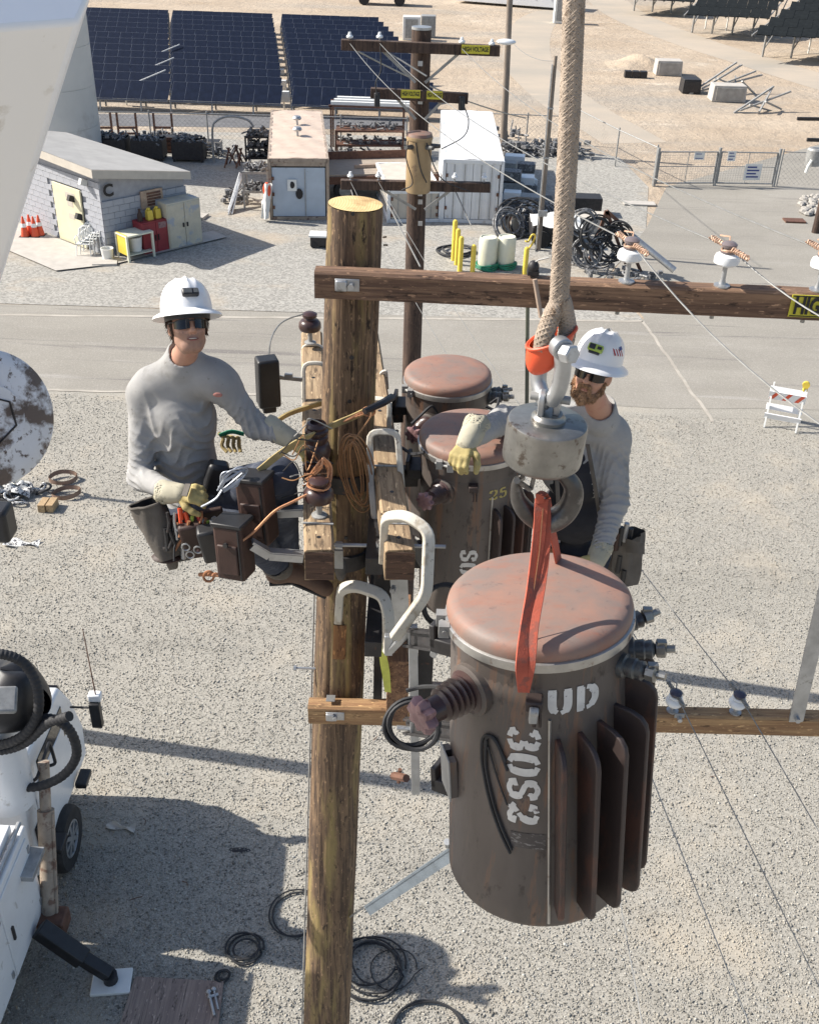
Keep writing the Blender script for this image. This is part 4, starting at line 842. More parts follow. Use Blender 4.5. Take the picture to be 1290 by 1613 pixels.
def far_truck():
    g = gnd(603, 9); t = thing('parked_truck', 'dark parked truck far off at the top edge of the dirt', 'truck', g)
    mk('body', MB().box(g+V(.6, 1, 1.25), (3.6, 1.9, .9)), M_('rust_steel'), t, bevel=.08); mk('cab', MB().box(g+V(-1.8, 1, 1.45), (1.6, 1.9, 1.6), None, (.75, .9)), M_('rust_steel'), t, bevel=.1)
    mk('windscreen', MB().box(g+V(-2.5, 1, 1.8), (.06, 1.5, .6), Matrix.Rotation(-.25, 3, 'Y')), M_('lens_black'), t)
    for x in (-1.7, 1.5):
        for y in (.1, 1.9): mk('wheel', MB().cyl(g+V(x, y-.15, .5), g+V(x, y+.15, .5), .5, n=16), M_('tire'), t)
far_truck()
# barricade on the gravel at the right
def barricade():
    g = gnd(1229, 668); t = thing('barricade', 'folding barricade with orange striped board and amber lamp on gravel', 'barricade', g); R = Matrix.Rotation(-.35, 4, 'Z'); M = Matrix.Translation(g) @ R
    for s in (-1, 1):
        for x in (-.38, .38): mk('leg', MB().beam(M @ V(x, s*.36, 0), M @ V(x, 0, 1.08), .05, .04, R.to_3x3() @ V(1, 0, 0)), M_('white_plastic'), t)
    for s, z in ((-1, .80), (1, .80), (-1, .30), (1, .3)):
        y = s*.36*(1-z/1.08); bd = mk('board', MB().box(M @ V(0, y+s*.03, z), (.88, .025, .25 if z > .5 else .16), R.to_3x3() @ Matrix.Rotation(s*-.32, 3, 'X')), M_('hat_white'), t)
        if z > .5:
            for k in range(3):
                MM = M @ Matrix.Translation((-.3+.3*k, y+s*.045, z)) @ Matrix.Rotation(s*-.32, 4, 'X'); mk('stripe', MB().add([MM @ V(x, s*.004, zz) for x, zz in ((-.12, -.115), (-.02, -.115), (.12, .115), (.02, .115))], [(0, 1, 2, 3)]), M_('orange_plastic'), bd, smooth=0)
    mk('lamp', MB().cyl(M @ V(.36, -.04, 1.16), M @ V(.36, .04, 1.16), .09, n=14).box(M @ V(.36, 0, 1.04), (.1, .08, .1)), M_('yellow_paint'), t)
barricade()

# ================================================================== poles and wires in the middle distance
def insulator(p, mat, s=1.0, pin=.12, name='insulator', parent=None, n=18, style='pin', up_=None):
    """pin insulator standing at p: steel pin, skirted porcelain with a grooved top"""
    M = frame(p, up_ or V(0, 0, 1)); o = None
    a = mk('pin', MB().lathe([(.012*s, 0), (.03*s, .002), (.03*s, .012), (.012*s, .014), (.012*s, pin+.03*s)], M, 8), M_('galv'), parent)
    M2 = M @ Matrix.Translation((0, 0, pin))
    prof = [(.02, .0), (.048, -.012), (.062, -.004), (.068, .012), (.066, .03), (.055, .044), (.036, .05), (.032, .056), (.038, .062), (.038, .07), (.028, .078), (.022, .084), (.03, .09), (.03, .102), (.014, .106)]
    b = mk('porcelain', MB().lathe([(r*s, z*s) for r, z in prof], M2, n), mat, parent); return b
def back_pole():
    Y = 14.4; T = at(664, 46, Y); Bt = at(635, 1023, Y); Bt.y = 14.75; Bt.z = 0; d = (T-Bt).normalized(); t = thing('utility_pole', 'distant dark utility pole with three crossarms and a tan transformer can', 'utility pole', Bt)
    mk('shaft', MB().tube([Bt.lerp(T, k/8) for k in range(9)], [.155-.028*k/8 for k in range(9)], 16), M_('pole_dark'), t)
    mk('cap', MB().cyl(T, T+up*.03, .128, n=16), M_('galv'), t)
    for y in (78, 100, 160, 305, 318, 352): p = at(662, y, Y-.15); mk('bolt', MB().box(p, (.06, .02, .06)), M_('galv'), t)
    k = 0
    for (x0, y0, x1, y1, br) in ((538, 70, 787, 80, 44), (584, 146, 737, 155, 30), (537, 290, 772, 295, 30)):
        a, b = at(x0, y0, Y-.17), at(x1, y1, Y-.17); am = mk('crossarm', MB().beam(a, b, .10, .125), M_('pole_dark'), t, bevel=.006); m = (a+b)/2
        for s in (-1, 1): mk('brace', MB().beam(a.lerp(b, .5+s*.26)-up*.03+V(0, .06, 0), at(662, (y0+y1)/2+br*1.25, Y-.12)+V(.06*s, 0, 0), .035, .012, (0, 1, 0)), M_('galv_dull'), t)
        k += 1
    for x, y in ((551, 68), (598, 68), (727, 76), (774, 79)): insulator(at(x, y-2, Y-.17), M_('porcelain_white'), .62, .05, parent=t, n=10)
    for x, y in ((552, 286), (596, 286), (716, 288), (762, 289)): insulator(at(x, y-2, Y-.17), M_('porcelain_white'), .62, .05, parent=t, n=10)
    for x, y in ((594, 152), (727, 158)): mk('cutout', MB().beam(at(x, y-6, Y-.28), at(x, y+16, Y-.3), .07, .07), M_('black'), t, bevel=.01)
    for x0, x1, y, n in ((727, 771, 78, 1), (632, 662, 148, 2), (672, 697, 150, 3)):
        c = at((x0+x1)/2, y, Y-.232); w = (x1-x0)/ppm(c); s = mk('warning_sign', MB().box(c, (w, .01, .10)), M_('sign_yellow'), t)
        text('lettering', 'HIGH VOLTAGE', frame(c+V(0, -.007, 0), V(0, -1, 0), V(1, 0, 0)), .075, M_('stencil_dark'), s, bold=.002, width=w*.92, ext=.0005)
    c = at(661, 213, Y-.33); r = 20/ppm(c); h = .72; cn = mk('can', MB().lathe([(r*.97, -h), (r, -h+.03), (r, -.05), (r*1.06, -.045), (r*1.06, -.01), (r*.95, 0)], Matrix.Translation(c), 20), pbr('can_tan', (.34, .24, .13), .5, .1, .15, 6, patch=((.22, .15, .09), .62, 5)), t)
    mk('lid', MB().lathe([(r*1.03, -.004), (r*.96, .03), (r*.5, .05), (.01, .055)], Matrix.Translation(c), 20), M_('lid_paint'), cn)
    for a in (-.3, -.9, -2.2): p = c+V(math.cos(a)*r, math.sin(a)*r, -.12); mk('bushing', MB().cyl(p, p+V(math.cos(a), math.sin(a), .1)*.12, .035, .025, 8), M_('bushing_gray'), cn)
    for P in ([(643, 222), (640, 250), (650, 288), (632, 300)], [(672, 225), (684, 262), (700, 285), (740, 302)], [(655, 225), (662, 265), (672, 288)], [(728, 160), (738, 190), (730, 215), (695, 235)], [(599, 72), (600, 110), (592, 130), (594, 150)]):
        mk('jumper', MB().tube(spline([at(x, y, Y-.5) for x, y in P], 6), .008, 5), M_('black_rubber'), t)
    return t
back_pole()
def wire(name, pts, r, mat, label, cat='wire', group=None, sag=0, n=24):
    P = [Vector(p) for p in pts]
    if len(P) == 2:
        a, b = P; P = [a.lerp(b, i/n)-up*sag*4*(i/n)*(1-i/n) for i in range(n+1)]
    return mk(name, MB().tube(P, r, 5), mat, None, label, cat, group)
Yb = 14.25
wire('line_wire', [at(551, 74, Yb), at(828, 186, 20), at(1300, 480, 34)][:2], .011, M_('wire_alu'), 'wire running down right from the far pole top across the white container', sag=.1)
wire('line_wire', [at(598, 74, Yb), at(672, 120, 14.0), ], .011, M_('wire_alu'), 'short wire from the second insulator to the far pole')
wire('guy_wire', [at(598, 296, Yb), at(662, 420, 11.5)], .009, M_('wire_alu'), 'pale wire from the far lower crossarm down past the far pole')
wire('guy_wire', [at(552, 295, Yb), at(567, 345, 13.3)], .009, M_('wire_alu'), 'pale wire from the left lower insulator of the far pole', sag=0)
wire('service_wire', [at(716, 298, Yb), at(742, 355, 13.6)], .008, M_('wire_alu'), 'pale wire below the right part of the far lower crossarm')
def lamp_post():
    g = gnd(792, 238); h = height(792, 238, -60); t = thing('lamp_post', 'tall brown lamp post with a pale floodlight beside the fence', 'lamp post', g); T = at(804, -25, g.y)
    mk('shaft', MB().tube([g, g.lerp(T, .5), T], [.17, .15, .13], 12), pbr('pole_weathered', (.22, .18, .145), .85, 0, .25, 6, (1, 1, .2)), t)
    c = at(797, 66, g.y-.35); mk('luminaire', MB().ell(c, (.45, .25, .13), None, 14, 8), M_('porcelain_white'), t); mk('arm', MB().cyl(c, c+V(0, .35, .05), .04, n=6), M_('galv'), t)
    wire('drop_wire', [at(808, 68, g.y-.3), at(872, 96, gnd(848, 392).y)], .012, M_('wire_alu'), 'thin wire from the lamp post to the slim twin pole', sag=.2)
lamp_post()
g = gnd(848, 394); T = at(875, 88, g.y); t = thing('slim_pole', 'slim leaning service pole with conduit left of the rope', 'pole', g)
mk('shaft', MB().cyl(g, T, .075, .06, 10), pbr('pole_weathered', (.22, .18, .145), .85, 0, .25, 6, (1, 1, .2)), t); mk('conduit', MB().cyl(g+V(-.11, -.05, 0), g.lerp(T, .96)+V(-.09, -.05, 0), .028, n=6), M_('galv'), t)
for f in (.2, .5, .75): mk('clamp', MB().box(g.lerp(T, f)+V(-.03, -.07, 0), (.2, .06, .05)), M_('galv'), t)
mk('meter_box', MB().box(g.lerp(T, .21)+V(.02, -.12, 0), (.32, .14, .2)), M_('galv'), t)
g = at(1284, 236, 40); t = thing('hanging_can', 'grey transformer can on a dark bracket at the right edge above the gate', 'transformer', g); c = g
mk('can', MB().lathe([(.05, -.6), (.28, -.55), (.3, 0), (.25, .06), (.02, .08)], Matrix.Translation(c), 16), M_('galv_dull'), t); mk('bracket', MB().beam(c+V(-.4, 0, .35), c+V(1.0, 0, .35), .1, .12), M_('iron'), t); mk('pole', MB().cyl((c.x+.75, c.y+.1, 0), (c.x+.75, c.y+.1, c.z+1.6), .15, n=12), M_('pole_dark'), t)
mk('cord', MB().tube([at(1278, 252, 39.7), at(1272, 262, 39.7), at(1268, 272, 39.7)], .05, 6), M_('white_plastic'), t)
# a pole outside the left of the picture throws the long shadow across the gravel
s0 = gnd(-150, 1118); t = thing('utility_pole', 'wooden utility pole standing left of the picture beside the truck', 'utility pole', s0); mk('shaft', MB().cyl(s0, s0+up*8.0, .16, .12, 14), M_('pole_dark'), t)

# ================================================================== the near pole and everything carried on it
YP = 4.66
PT, PB = at(560, 322, YP), at(514.5, 1613, YP)
_dir = (PB-PT).normalized(); PBASE = PT + _dir*(PT.z/-_dir.z)
RT = 43.0/ppm(PT); RB = 36.0/ppm(PB)
def prad(p): f = (PT.z-p.z)/(PT.z-PB.z); return RT+(RB-RT)*f
def paxis(z): return PT + _dir*((PT.z-z)/-_dir.z)
def near_pole():
    t = thing('utility_pole', 'thick weathered wooden utility pole nearest the camera with a pale sawn top', 'utility pole', PBASE)
    L = (PBASE-PT).length; n = 72; rows = 170; M = frame(PT, -_dir, (1, 0, 0)); r = np.random.default_rng(5)
    cr = r.random(n); prof = (np.convolve(np.tile(r.normal(0, 1, n), 3), [.25, .5, .25], 'same')[n:2*n])*.0022
    deep = np.where(r.random(n) > .86, -.007, 0)
    vs = []; fs = []; ph = r.random(n)*6; ln = r.random(n)*3+.8
    for i in range(rows+1):
        f = i/rows; z = -L*f; rad = RT+(RB-RT)*min(f*L*(-_dir.z)/(PT.z-PB.z), 1.15); rad *= 1+.012*math.sin(f*23)+.008*math.sin(f*51)
        for j in range(n):
            a = 2*math.pi*j/n; cz = z*ln[j]+ph[j]; k = prof[j]*math.sin(cz*1.3)+prof[j]*.6+(deep[j]*max(0, math.sin(cz*1.7))**.5 if i else 0)
            vs.append(M @ Vector(((rad+k)*math.cos(a), (rad+k)*math.sin(a), z)))
    for i in range(rows):
        for j in range(n): fs.append((i*n+j, i*n+(j+1) % n, (i+1)*n+(j+1) % n, (i+1)*n+j))
    mk('shaft', MB().add(vs, fs), M_('pole_wood'), t, smooth=50)
    top = MB(); pts = [M @ Vector((RT*1.0*math.cos(a), RT*1.0*math.sin(a), .004)) for a in [2*math.pi*j/48 for j in range(48)]]
    c = M @ Vector((0, 0, .006)); top.add([c]+pts, [(0, j+1, (j+1) % 48+1) for j in range(48)])
    mk('sawn_top', top, M_('pole_end'), t, smooth=0)
    # bored holes, gain cut and nails on the shaft
    def on(px, py):
        for k in range(30):
            z = 11.9-.005*k
        d = ray(px, py); p = at(px, py, YP-.13)
        for _ in range(6): c = paxis(p.z); rr = prad(p); dx = p.x-c.x; yy = c.y-math.sqrt(max(rr*rr-dx*dx, .0004)); p = at(px, py, yy)
        return p, (p-paxis(p.z)).normalized()
    for x, y, s in ((554, 563, .011), (551, 632, .010), (545, 847, .010), (556, 337, .008), (535, 945, .009)):
        p, nn = on(x, y); mk('hole', MB().cyl(p-nn*.01, p+nn*.0045, s, n=10), M_('black'), t)
    p, nn = on(536, 1012); g = MB()
    def patch(u, v): q = paxis(p.z+.12-.24*v); rr = prad(q)*1.004+.002; a = math.atan2(nn.x, -nn.y)-.28+.5*u; return q+Vector((math.sin(a)*rr, -math.cos(a)*rr, 0))
    g.grid(patch, 8, 6); mk('gain_cut', g, wood('gain', (.30, .15, .055), (.16, .07, .03), 2, .8), t)
    m = MB()
    for off in (0, .02):
        P = []
        for k in range(30):
            z = 9.1-9.0*k/29; c = paxis(z); rr = prad(c)+.012; a = -1.42-off; P.append(c+Vector((math.sin(a)*rr, -math.cos(a)*rr, 0)))
        m.tube(P, .006, 5)
    mk('ground_wire', m, M_('galv_dull'), t)
    a, b = at(463, 1052, YP-.05), at(497, 1053, YP-.05); mk('through_bolt', MB().cyl(a, b, .008, n=8).cyl(a, a+(b-a)*.12, .016, n=6), M_('galv'), t)
    for y in (440, 1127):
        pass
    mk('splinters', MB().cyl(at(604, 386, YP-.03), at(611, 386, YP-.03), .004, n=5).cyl(at(603, 374, YP-.03), at(609, 373, YP-.03), .004, n=5), M_('pole_wood'), t)
    return t, on
POLE, on_pole = near_pole()

def crossarm(name, label, a, b, w, h, mat, over=0):
    t = thing(name, label, 'crossarm', (a+b)/2)
    u = (b-a).normalized(); x = u.cross(up).normalized(); upv = x.cross(u)
    vs = []; n = 26; r = random.Random(len(label))
    for i in range(n+1):
        c = a.lerp(b, i/n); j = r.uniform(-.0015, .0015)
        ch = .012
        for (dx, dz) in ((-w/2+ch, h/2), (w/2-ch, h/2), (w/2, h/2-ch), (w/2, -h/2), (-w/2, -h/2), (-w/2, h/2-ch)): vs.append(c+x*(dx+j)+upv*(dz+j))
    fs = [(i*6+k, i*6+(k+1) % 6, (i+1)*6+(k+1) % 6, (i+1)*6+k) for i in range(n) for k in range(6)]+[tuple(range(5, -1, -1)), tuple(n*6+k for k in range(6))]
    # object axes follow the timber so that the grain runs along it
    M = Matrix((u, x, upv)).transposed().to_4x4(); M.translation = (a+b)/2
    mb = MB().add([M.inverted() @ v for v in vs], fs); me = mesh_of(mb, 20); me.materials.append(mat)
    o = inst('timber', me, t, wm(t).inverted() @ M); return t, u, x, upv
# ---- upper crossarm
UA, UB = at(497, 443, YP-.20), at(1620, 493, YP-.25)
ARM_U, au, ax, aup = crossarm('crossarm', 'long brown upper crossarm bolted across the near pole below its top', UA, UB, .092, .122, M_('arm_brown'))
def face(px, py, Y=YP-.20, off=.052): return at(px, py, Y-off)
def gain_plate(px, py, w, h, parent):
    c = face(px, py, off=.051); p = MB().box(c, (w, .012, h)); o = mk('gain_plate', p, M_('galv'), parent, bevel=.003)
    mk('bolt', MB().cyl(c+V(.018, -.004, 0), c+V(.018, -.03, 0), .014, n=6), M_('galv'), o); mk('clip', MB().box(c+V(-.025, -.012, 0), (.05, .02, h*.9)), M_('galv'), o, bevel=.006)
gain_plate(547, 449, .108, .056, ARM_U)
for x, y, s in ((984, 470, .010), (1148, 477, .007), (1201, 483, .010), (822, 464, .007)): p = face(x, y, off=.046); mk('hole', MB().cyl(p+V(0, .01, 0), p+V(0, -.0025, 0), s, n=10), M_('black'), ARM_U)
for x in (978, 1128, 1272):
    p = UA.lerp(UB, (x-497)/1123)-aup*.060; mk('pin_nut', MB().cyl(p, p-up*.03, .010, n=6).lathe([(.02, 0), (.02, .008)], Matrix.Translation(p), 10), M_('galv_dull'), ARM_U)
    q = p+V(.06, -.01, .004); mk('eye_bolt', MB().ell(q, (.022, .018, .014), None, 10, 6), M_('galv_dull'), ARM_U)
# warning sign at the right end of the upper arm
c = at(1338, 485.5, YP-.2375-.0505); SG = mk('warning_sign', MB().box(c, (.52, .005, .10), Matrix((au, ax*-1, aup)).transposed()), M_('sign_yellow'), ARM_U)
b_ = MB()
for z in (-.045, .045): b_.box(c+aup*z+V(0, -.0035, 0), (.51, .002, .004), Matrix((au, -ax, aup)).transposed())
mk('border', b_, M_('stencil_dark'), SG, smooth=0)
text('lettering', 'HIGH VOLTAGE', frame(c+V(0, -.0045, 0), V(0, -1, 0), au), .105, M_('stencil_dark'), SG, bold=.004, width=.49, ext=.0005)
def tie(p, d, mat, label, group, n=14, L=.17, seed=0):
    m = MB(); d = d.normalized(); M = frame(p, d); r = random.Random(seed)
    for s in (1, -1):
        P = [M @ V((.008+.004*r.random())*math.cos(k*1.3), (.008+.004*r.random())*math.sin(k*1.3), s*(.015+L*k/(n*3))) for k in range(n*3)]
        m.tube(P, .0042, 5)
    N = frame(p-up*.012, up); m.tube([N @ V(.03*math.cos(k*.5), .03*math.sin(k*.5), .006*math.sin(k*.9)) for k in range(38)], .0045, 5)
    m.tube([p, p+d*.05+up*.035+V(.02, 0, 0), p+d*.10+up*.028], .004, 5)
    return mk('tie_wire', m, mat, None, label, 'tie wire', group)
pbr('tie_copper', (.50, .33, .23), .6, .25, .25, 20, bump=0)
UINS = []
for k, (x, yb, yt, l) in enumerate(((985, 441, 405, 'left white insulator on the upper crossarm, just right of the rope'), (1134, 448, 412, 'middle white insulator on the upper crossarm'), (1283, 452, 420, 'white insulator at the right edge on the upper crossarm'))):
    p = UA.lerp(UB, (x-497)/1123)+aup*.061; t = thing('pin_insulator', l, 'insulator', p, 'white insulators on the upper crossarm'); s = .86
    mk('pin', MB().lathe([(.036, 0), (.036, .006), (.016, .012), (.011, .03), (.011, .115)], Matrix.Translation(p), 12), M_('galv'), t)
    mk('porcelain', MB().lathe([(.02, .10), (.046, .098), (.054, .106), (.055, .125), (.050, .139), (.036, .146), (.030, .150), (.034, .156)], Matrix.Translation(p), 28), M_('porcelain_white'), t)
    mk('cap', MB().lathe([(.034, .150), (.035, .158), (.022, .163), (.020, .170), (.032, .175), (.034, .187), (.022, .196), (.005, .198)], Matrix.Translation(p), 24), pbr('ins_cap', (.16, .13, .13), .3, 0, .2, 12), t)
    UINS.append(p+up*.172)
far_ends = [at(551, 68, 14.2), at(598, 68, 14.2), at(727, 76, 14.2)]
near_ends = [at(1290, 668, 3.2), at(1420, 556, 3.6), at(1560, 470, 3.9)]
for k in range(3):
    a, c, b = far_ends[k], UINS[k], near_ends[k]; P = [a.lerp(c, i/20)-up*(.18*4*(i/20)*(1-i/20)) for i in range(21)]+[c.lerp(b, i/10)-up*(.05*4*(i/10)*(1-i/10)) for i in range(1, 11)]
    wire('line_wire', P, .0036, M_('wire_alu'), ('wire over the left white insulator of the upper crossarm, running to the far pole', 'wire over the middle white insulator of the upper crossarm', 'wire over the rightmost white insulator of the upper crossarm')[k], group='line wires on the upper crossarm')
    tie(c, (a-c), M_('tie_copper'), 'copper tie wire wrapped on the %s insulator of the upper crossarm' % ('left', 'middle', 'rightmost')[k], 'copper tie wires', seed=k)
# clamp and thin rod hanging from the upper arm beside the rope
c = at(839, 431, YP-.2); t = thing('hot_line_clamp', 'dark clamp on the upper crossarm with a thin rod hanging beside the rope', 'clamp', c)
mk('clamp_body', MB().ell(c+up*.03, (.026, .026, .03), None, 10, 8).box(c+up*.008, (.05, .05, .02)), M_('iron'), t)
mk('tail', MB().tube([c+up*.05, c+V(.02, -.02, .07), c+V(.06, -.03, .085)], .004, 5), M_('galv_dull'), t)
mk('handle', MB().tube([at(842, 440, YP-.29), at(852, 500, YP-.32)], .011, 8), M_('wood_gray'), t)
mk('rod', MB().cyl(at(831, 462, YP-.13), at(829, 700, YP-.13), .0095, n=8), pbr('rod_green', (.10, .11, .085), .5, .2), t)

# ---- lower crossarm
LA, LB = at(487, 1118, YP-.20), at(1600, 1146, YP-.272)
ARM_L, lu, lx, lup = crossarm('crossarm', 'lower crossarm of lighter timber crossing the near pole below the brackets', LA, LB, .095, .125, M_('arm_light'))
c = at(528, 1128, YP-.255); o = mk('gain_plate', MB().box(c, (.105, .010, .055)), M_('galv'), ARM_L, bevel=.003); mk('bolt', MB().cyl(c+V(.0, 0, 0), c+V(.0, -.03, .0), .013, n=6), M_('galv'), o); mk('clip', MB().box(c+V(-.028, -.01, 0), (.045, .02, .05)), M_('galv'), o, bevel=.005)
c = at(521, 1100, YP-.20); mk('washer', MB().box(c, (.05, .05, .006)), M_('galv'), ARM_L)
c = at(1069, 1130, YP-.279); o = mk('washer', MB().box(c, (.055, .008, .055)), M_('galv_dull'), ARM_L); mk('bolt', MB().cyl(c, c+V(0, -.03, 0), .014, n=6), M_('galv'), o)
for x in (1055, 1072, 1150, 1166): p = LA.lerp(LB, (x-487)/1113)-lup*.062; mk('nut', MB().cyl(p, p-up*.022, .012, n=6), M_('rust_steel'), ARM_L)
for x, y in ((1125, 1142), (1165, 1128)): p = at(x, y, YP-.272); mk('hole', MB().cyl(p+V(0, .006, 0), p+V(0, -.002, 0), .007, n=8), M_('black'), ARM_L)
a, b = at(1252, 1136, YP-.292), at(1400, 500, YP-.302); t = mk('arm_brace', MB().beam(a, b, .075, .014, (0, 1, 0)).beam(a+V(.036, .02, 0), b+V(.036, .02, 0), .012, .05, (0, 1, 0)), M_('galv'), ARM_L); mk('bolt', MB().cyl(a+V(0, -.005, .03), a+V(0, -.035, .03), .016, n=6), M_('galv'), t)
LINS = []
for k, (x, yb, l) in enumerate(((1062, 1112, 'left small white insulator on the lower crossarm'), (1160, 1110, 'right small white insulator on the lower crossarm'))):
    p = LA.lerp(LB, (x-487)/1113)+lup*.0625; t = thing('pin_insulator', l, 'insulator', p, 'white insulators on the lower crossarm')
    mk('pin', MB().lathe([(.034, 0), (.034, .006), (.013, .012), (.010, .06)], Matrix.Translation(p), 12), M_('galv'), t)
    mk('porcelain', MB().lathe([(.02, .05), (.042, .052), (.050, .066), (.050, .080), (.040, .094), (.030, .1), (.038, .106), (.038, .113), (.03, .12)], Matrix.Translation(p), 26), M_('porcelain_white'), t)
    mk('cap', MB().lathe([(.030, .118), (.034, .124), (.036, .138), (.024, .148), (.004, .150)], Matrix.Translation(p), 22), pbr('ins_cap2', (.06, .055, .08), .25, 0, .2, 12), t)
    LINS.append(p+up*.125)
for k, (far, near, l) in enumerate((((552, 286), (1318, 1613), 'wire over the left small insulator of the lower crossarm'), ((596, 286), (1400, 1500), 'wire over the right small insulator of the lower crossarm'))):
    a, b = at(*far, 14.2), at(*near, 3.1); c = LINS[k]; P = [a.lerp(c, i/20)-up*(.2*4*(i/20)*(1-i/20)) for i in range(21)]+[c.lerp(b, i/10) for i in range(1, 11)]
    wire('line_wire', P, .0033, M_('wire_alu'), l, group='line wires on the lower crossarm')
    tie(c, a-c, M_('wire_alu'), 'bright tie wire on the %s small insulator of the lower crossarm' % ('left', 'right')[k], 'bright tie wires', L=.09, seed=5+k)
for k, (p, q, l) in enumerate((((985, 1120), (1190, 1640), 'thin dark wire dropping right of the lifted transformer fins'), ((960, 1330), (1016, 1640), 'thin dark wire emerging below the lifted transformer fins'))):
    wire('line_wire', [at(*p, YP-.3), at(*q, 3.3)], .0036, M_('galv_dull'), l, group='thin dark wires at the lower right')

# ---- the two timber arms that run along the line of sight, either side of the pole
ZA = 9.5
A0, A1 = gnd(503, 866, ZA-.0), gnd(491, 522, ZA)
B0 = gnd(631, 866, ZA); B1 = B0+(A1-A0)
hA_ = .155; dz = V(0, 0, -hA_/2)
ARM_A, _, _, _ = crossarm('crossarm', 'left of the two pale timber arms pointing at the camera beside the near pole', A0+dz, A1+dz, .128, hA_, M_('arm_tanx') if 'arm_tanx' in MATS else wood('arm_tanx', (.43, .315, .19), (.215, .145, .085), 0, .8))
ARM_B, _, _, _ = crossarm('crossarm', 'right of the two pale timber arms pointing at the camera, under the white brackets', B0+dz, B1+dz, .128, hA_, M_('arm_tanx'))
for P0, P1, par in ((A0, A1, ARM_A), (B0, B1, ARM_B)):
    d = P1-P0
    for f in (.04, .12, .2, .55, .72): c = P0+d*f; mk('hole', MB().cyl(c-up*.01, c+up*.002, .010, n=8), M_('black'), par)
    mk('end_grain', MB().box(P0+V(0, -.004, -hA_/2-.004), (.121, .006, hA_-.014)), wood('end_dark', (.13, .072, .045), (.06, .034, .024), 0, .9), par, bevel=.002)
    for f in (.085, .30): c = P0+d*f; mk('strap', MB().box(c+up*.0025, (.132, .012, .005)), M_('galv_dull'), par)
# spacing bolt through both arms
a, b = at(520, 858, 3.95), at(702, 861, 3.95); t = thing('spacing_bolt', 'long galvanised bolt joining the two pale timber arms', 'bolt', (a+b)/2); mk('rod', MB().cyl(a, b, .009, n=8), M_('galv'), t)
for x in (534, 598, 620): c = at(x, 859, 3.95); mk('nut', MB().cyl(c-V(.016, 0, 0), c+V(.016, 0, 0), .018, n=6), M_('galv'), t)
c = at(600, 868, 3.93); mk('eye_nut', MB().cyl(c+up*.05, c-up*.06, .022, n=8), M_('galv_dull'), t)
mk('washer_plate', MB().box(at(533, 880, 3.98), (.045, .02, .10)), M_('galv_dull'), t)
# pole bands and flat steel under the arms
t = thing('pole_band', 'galvanised flat bracket and steel strap below the right timber arm', 'bracket', at(632, 930, 4.1))
mk('plate', MB().beam(at(628, 905, 4.15), at(632, 985, 4.2), .085, .012, (0, 1, 0)), M_('galv'), t); mk('bolt', MB().cyl(at(620, 925, 4.1), at(618, 932, 4.05), .014, n=6), M_('galv'), t)
mk('rope_pad', MB().ell(at(537, 897, 4.28), (.03, .03, .07), None, 12, 8), M_('canvas_gray'), t)

# ---- white bent brackets
def bent(name, label, pts, w=.042, h=.034, Y=4.0, group='white bent brackets', mat='fiberglass_white'):
    P = rounded([at(x, y, yy) for x, y, yy in pts], .045, 4)
    return mk(name, MB().tube(P, [w*.72]*len(P), 4, flat=h/w, up=(0, -1, .3)), M_(mat), None, label, 'bracket', group, smooth=30, bevel=.006)
bent('white_bracket', 'white bracket arching over the left timber arm behind the first worker hand', [(479, 655, 5.0), (478, 572, 5.1), (513, 572, 5.1), (514, 600, 5.1)], .03, .022)
bent('white_bracket', 'small white bracket over the far end of the left timber arm', [(477, 580, 5.7), (476, 543, 5.75), (509, 543, 5.75), (511, 570, 5.7)], .02, .016)
bent('white_bracket', 'white bracket arching over the middle of the right timber arm', [(593, 845, 4.12), (585, 760, 4.3), (582, 680, 4.4), (626, 680, 4.4), (633, 770, 4.3)], .040, .03)
bent('white_bracket', 'small white bracket at the far side of the pole above the right timber arm', [(612, 690, 4.75), (614, 630, 4.8), (585, 628, 4.85)], .034, .024)
bent('white_bracket', 'large white bracket bending over the near end of the right timber arm', [(603, 884, 3.78), (606, 815, 3.72), (640, 812, 3.66), (676, 836, 3.6), (672, 935, 3.5), (621, 1005, 3.5)], .046, .034)
bent('white_bracket', 'lowest white bracket bending out in front of the near pole', [(533, 978, 4.05), (536, 928, 4.0), (560, 922, 3.96), (603, 937, 3.9), (612, 965, 3.85), (612, 1028, 3.8)], .052, .036)
bent('white_bracket', 'white bracket stub at the right of the pole near the far transformer', [(597, 625, 5.4), (600, 588, 5.4), (608, 584, 5.4), (610, 612, 5.4)], .022, .018)
# ---- galvanised hanger post with black cluster arms for the lifted transformer
t = thing('hanger_bracket', 'galvanised hanger post with black arms waiting for the lifted transformer', 'bracket', at(652, 1120, 3.55))
P = [at(628, 1022, 3.6), at(640, 990, 3.58), at(650, 1005, 3.56), at(655, 1249, 3.5)]
mk('post', MB().beam(at(650, 985, 3.58), at(655, 1249, 3.5), .040, .03, (0, 1, 0)), M_('galv'), t, bevel=.003)
mk('foot', MB().beam(at(612, 1000, 3.66), at(612, 1030, 3.66), .035, .03, (0, 1, 0)).beam(at(612, 1028, 3.66), at(648, 992, 3.58), .03, .02, (0, 1, 0)), M_('galv'), t, bevel=.003)
for y, l in ((1008, 0), (1147, 1)):
    a, b = at(642, y-4, 3.62), at(722, y+6, 3.05); o = mk('arm_plate', MB().beam(a, b, .014, .085).beam(a+up*.043, b+up*.043, .05, .012).beam(a-up*.043, b-up*.043, .05, .012), M_('iron'), t, bevel=.002)
    c = at(686+3*l, y+16, 3.25); mk('bolt', MB().cyl(c, c+V(-.01, -.03, 0), .015, n=10), M_('galv'), o)
mk('back_plate', MB().box(at(668, 1085, 3.64), (.07, .02, .50)), M_('iron'), t)
mk('side_bolt', MB().cyl(at(625, 1146, 3.56), at(648, 1148, 3.56), .012, n=8), M_('galv'), t)
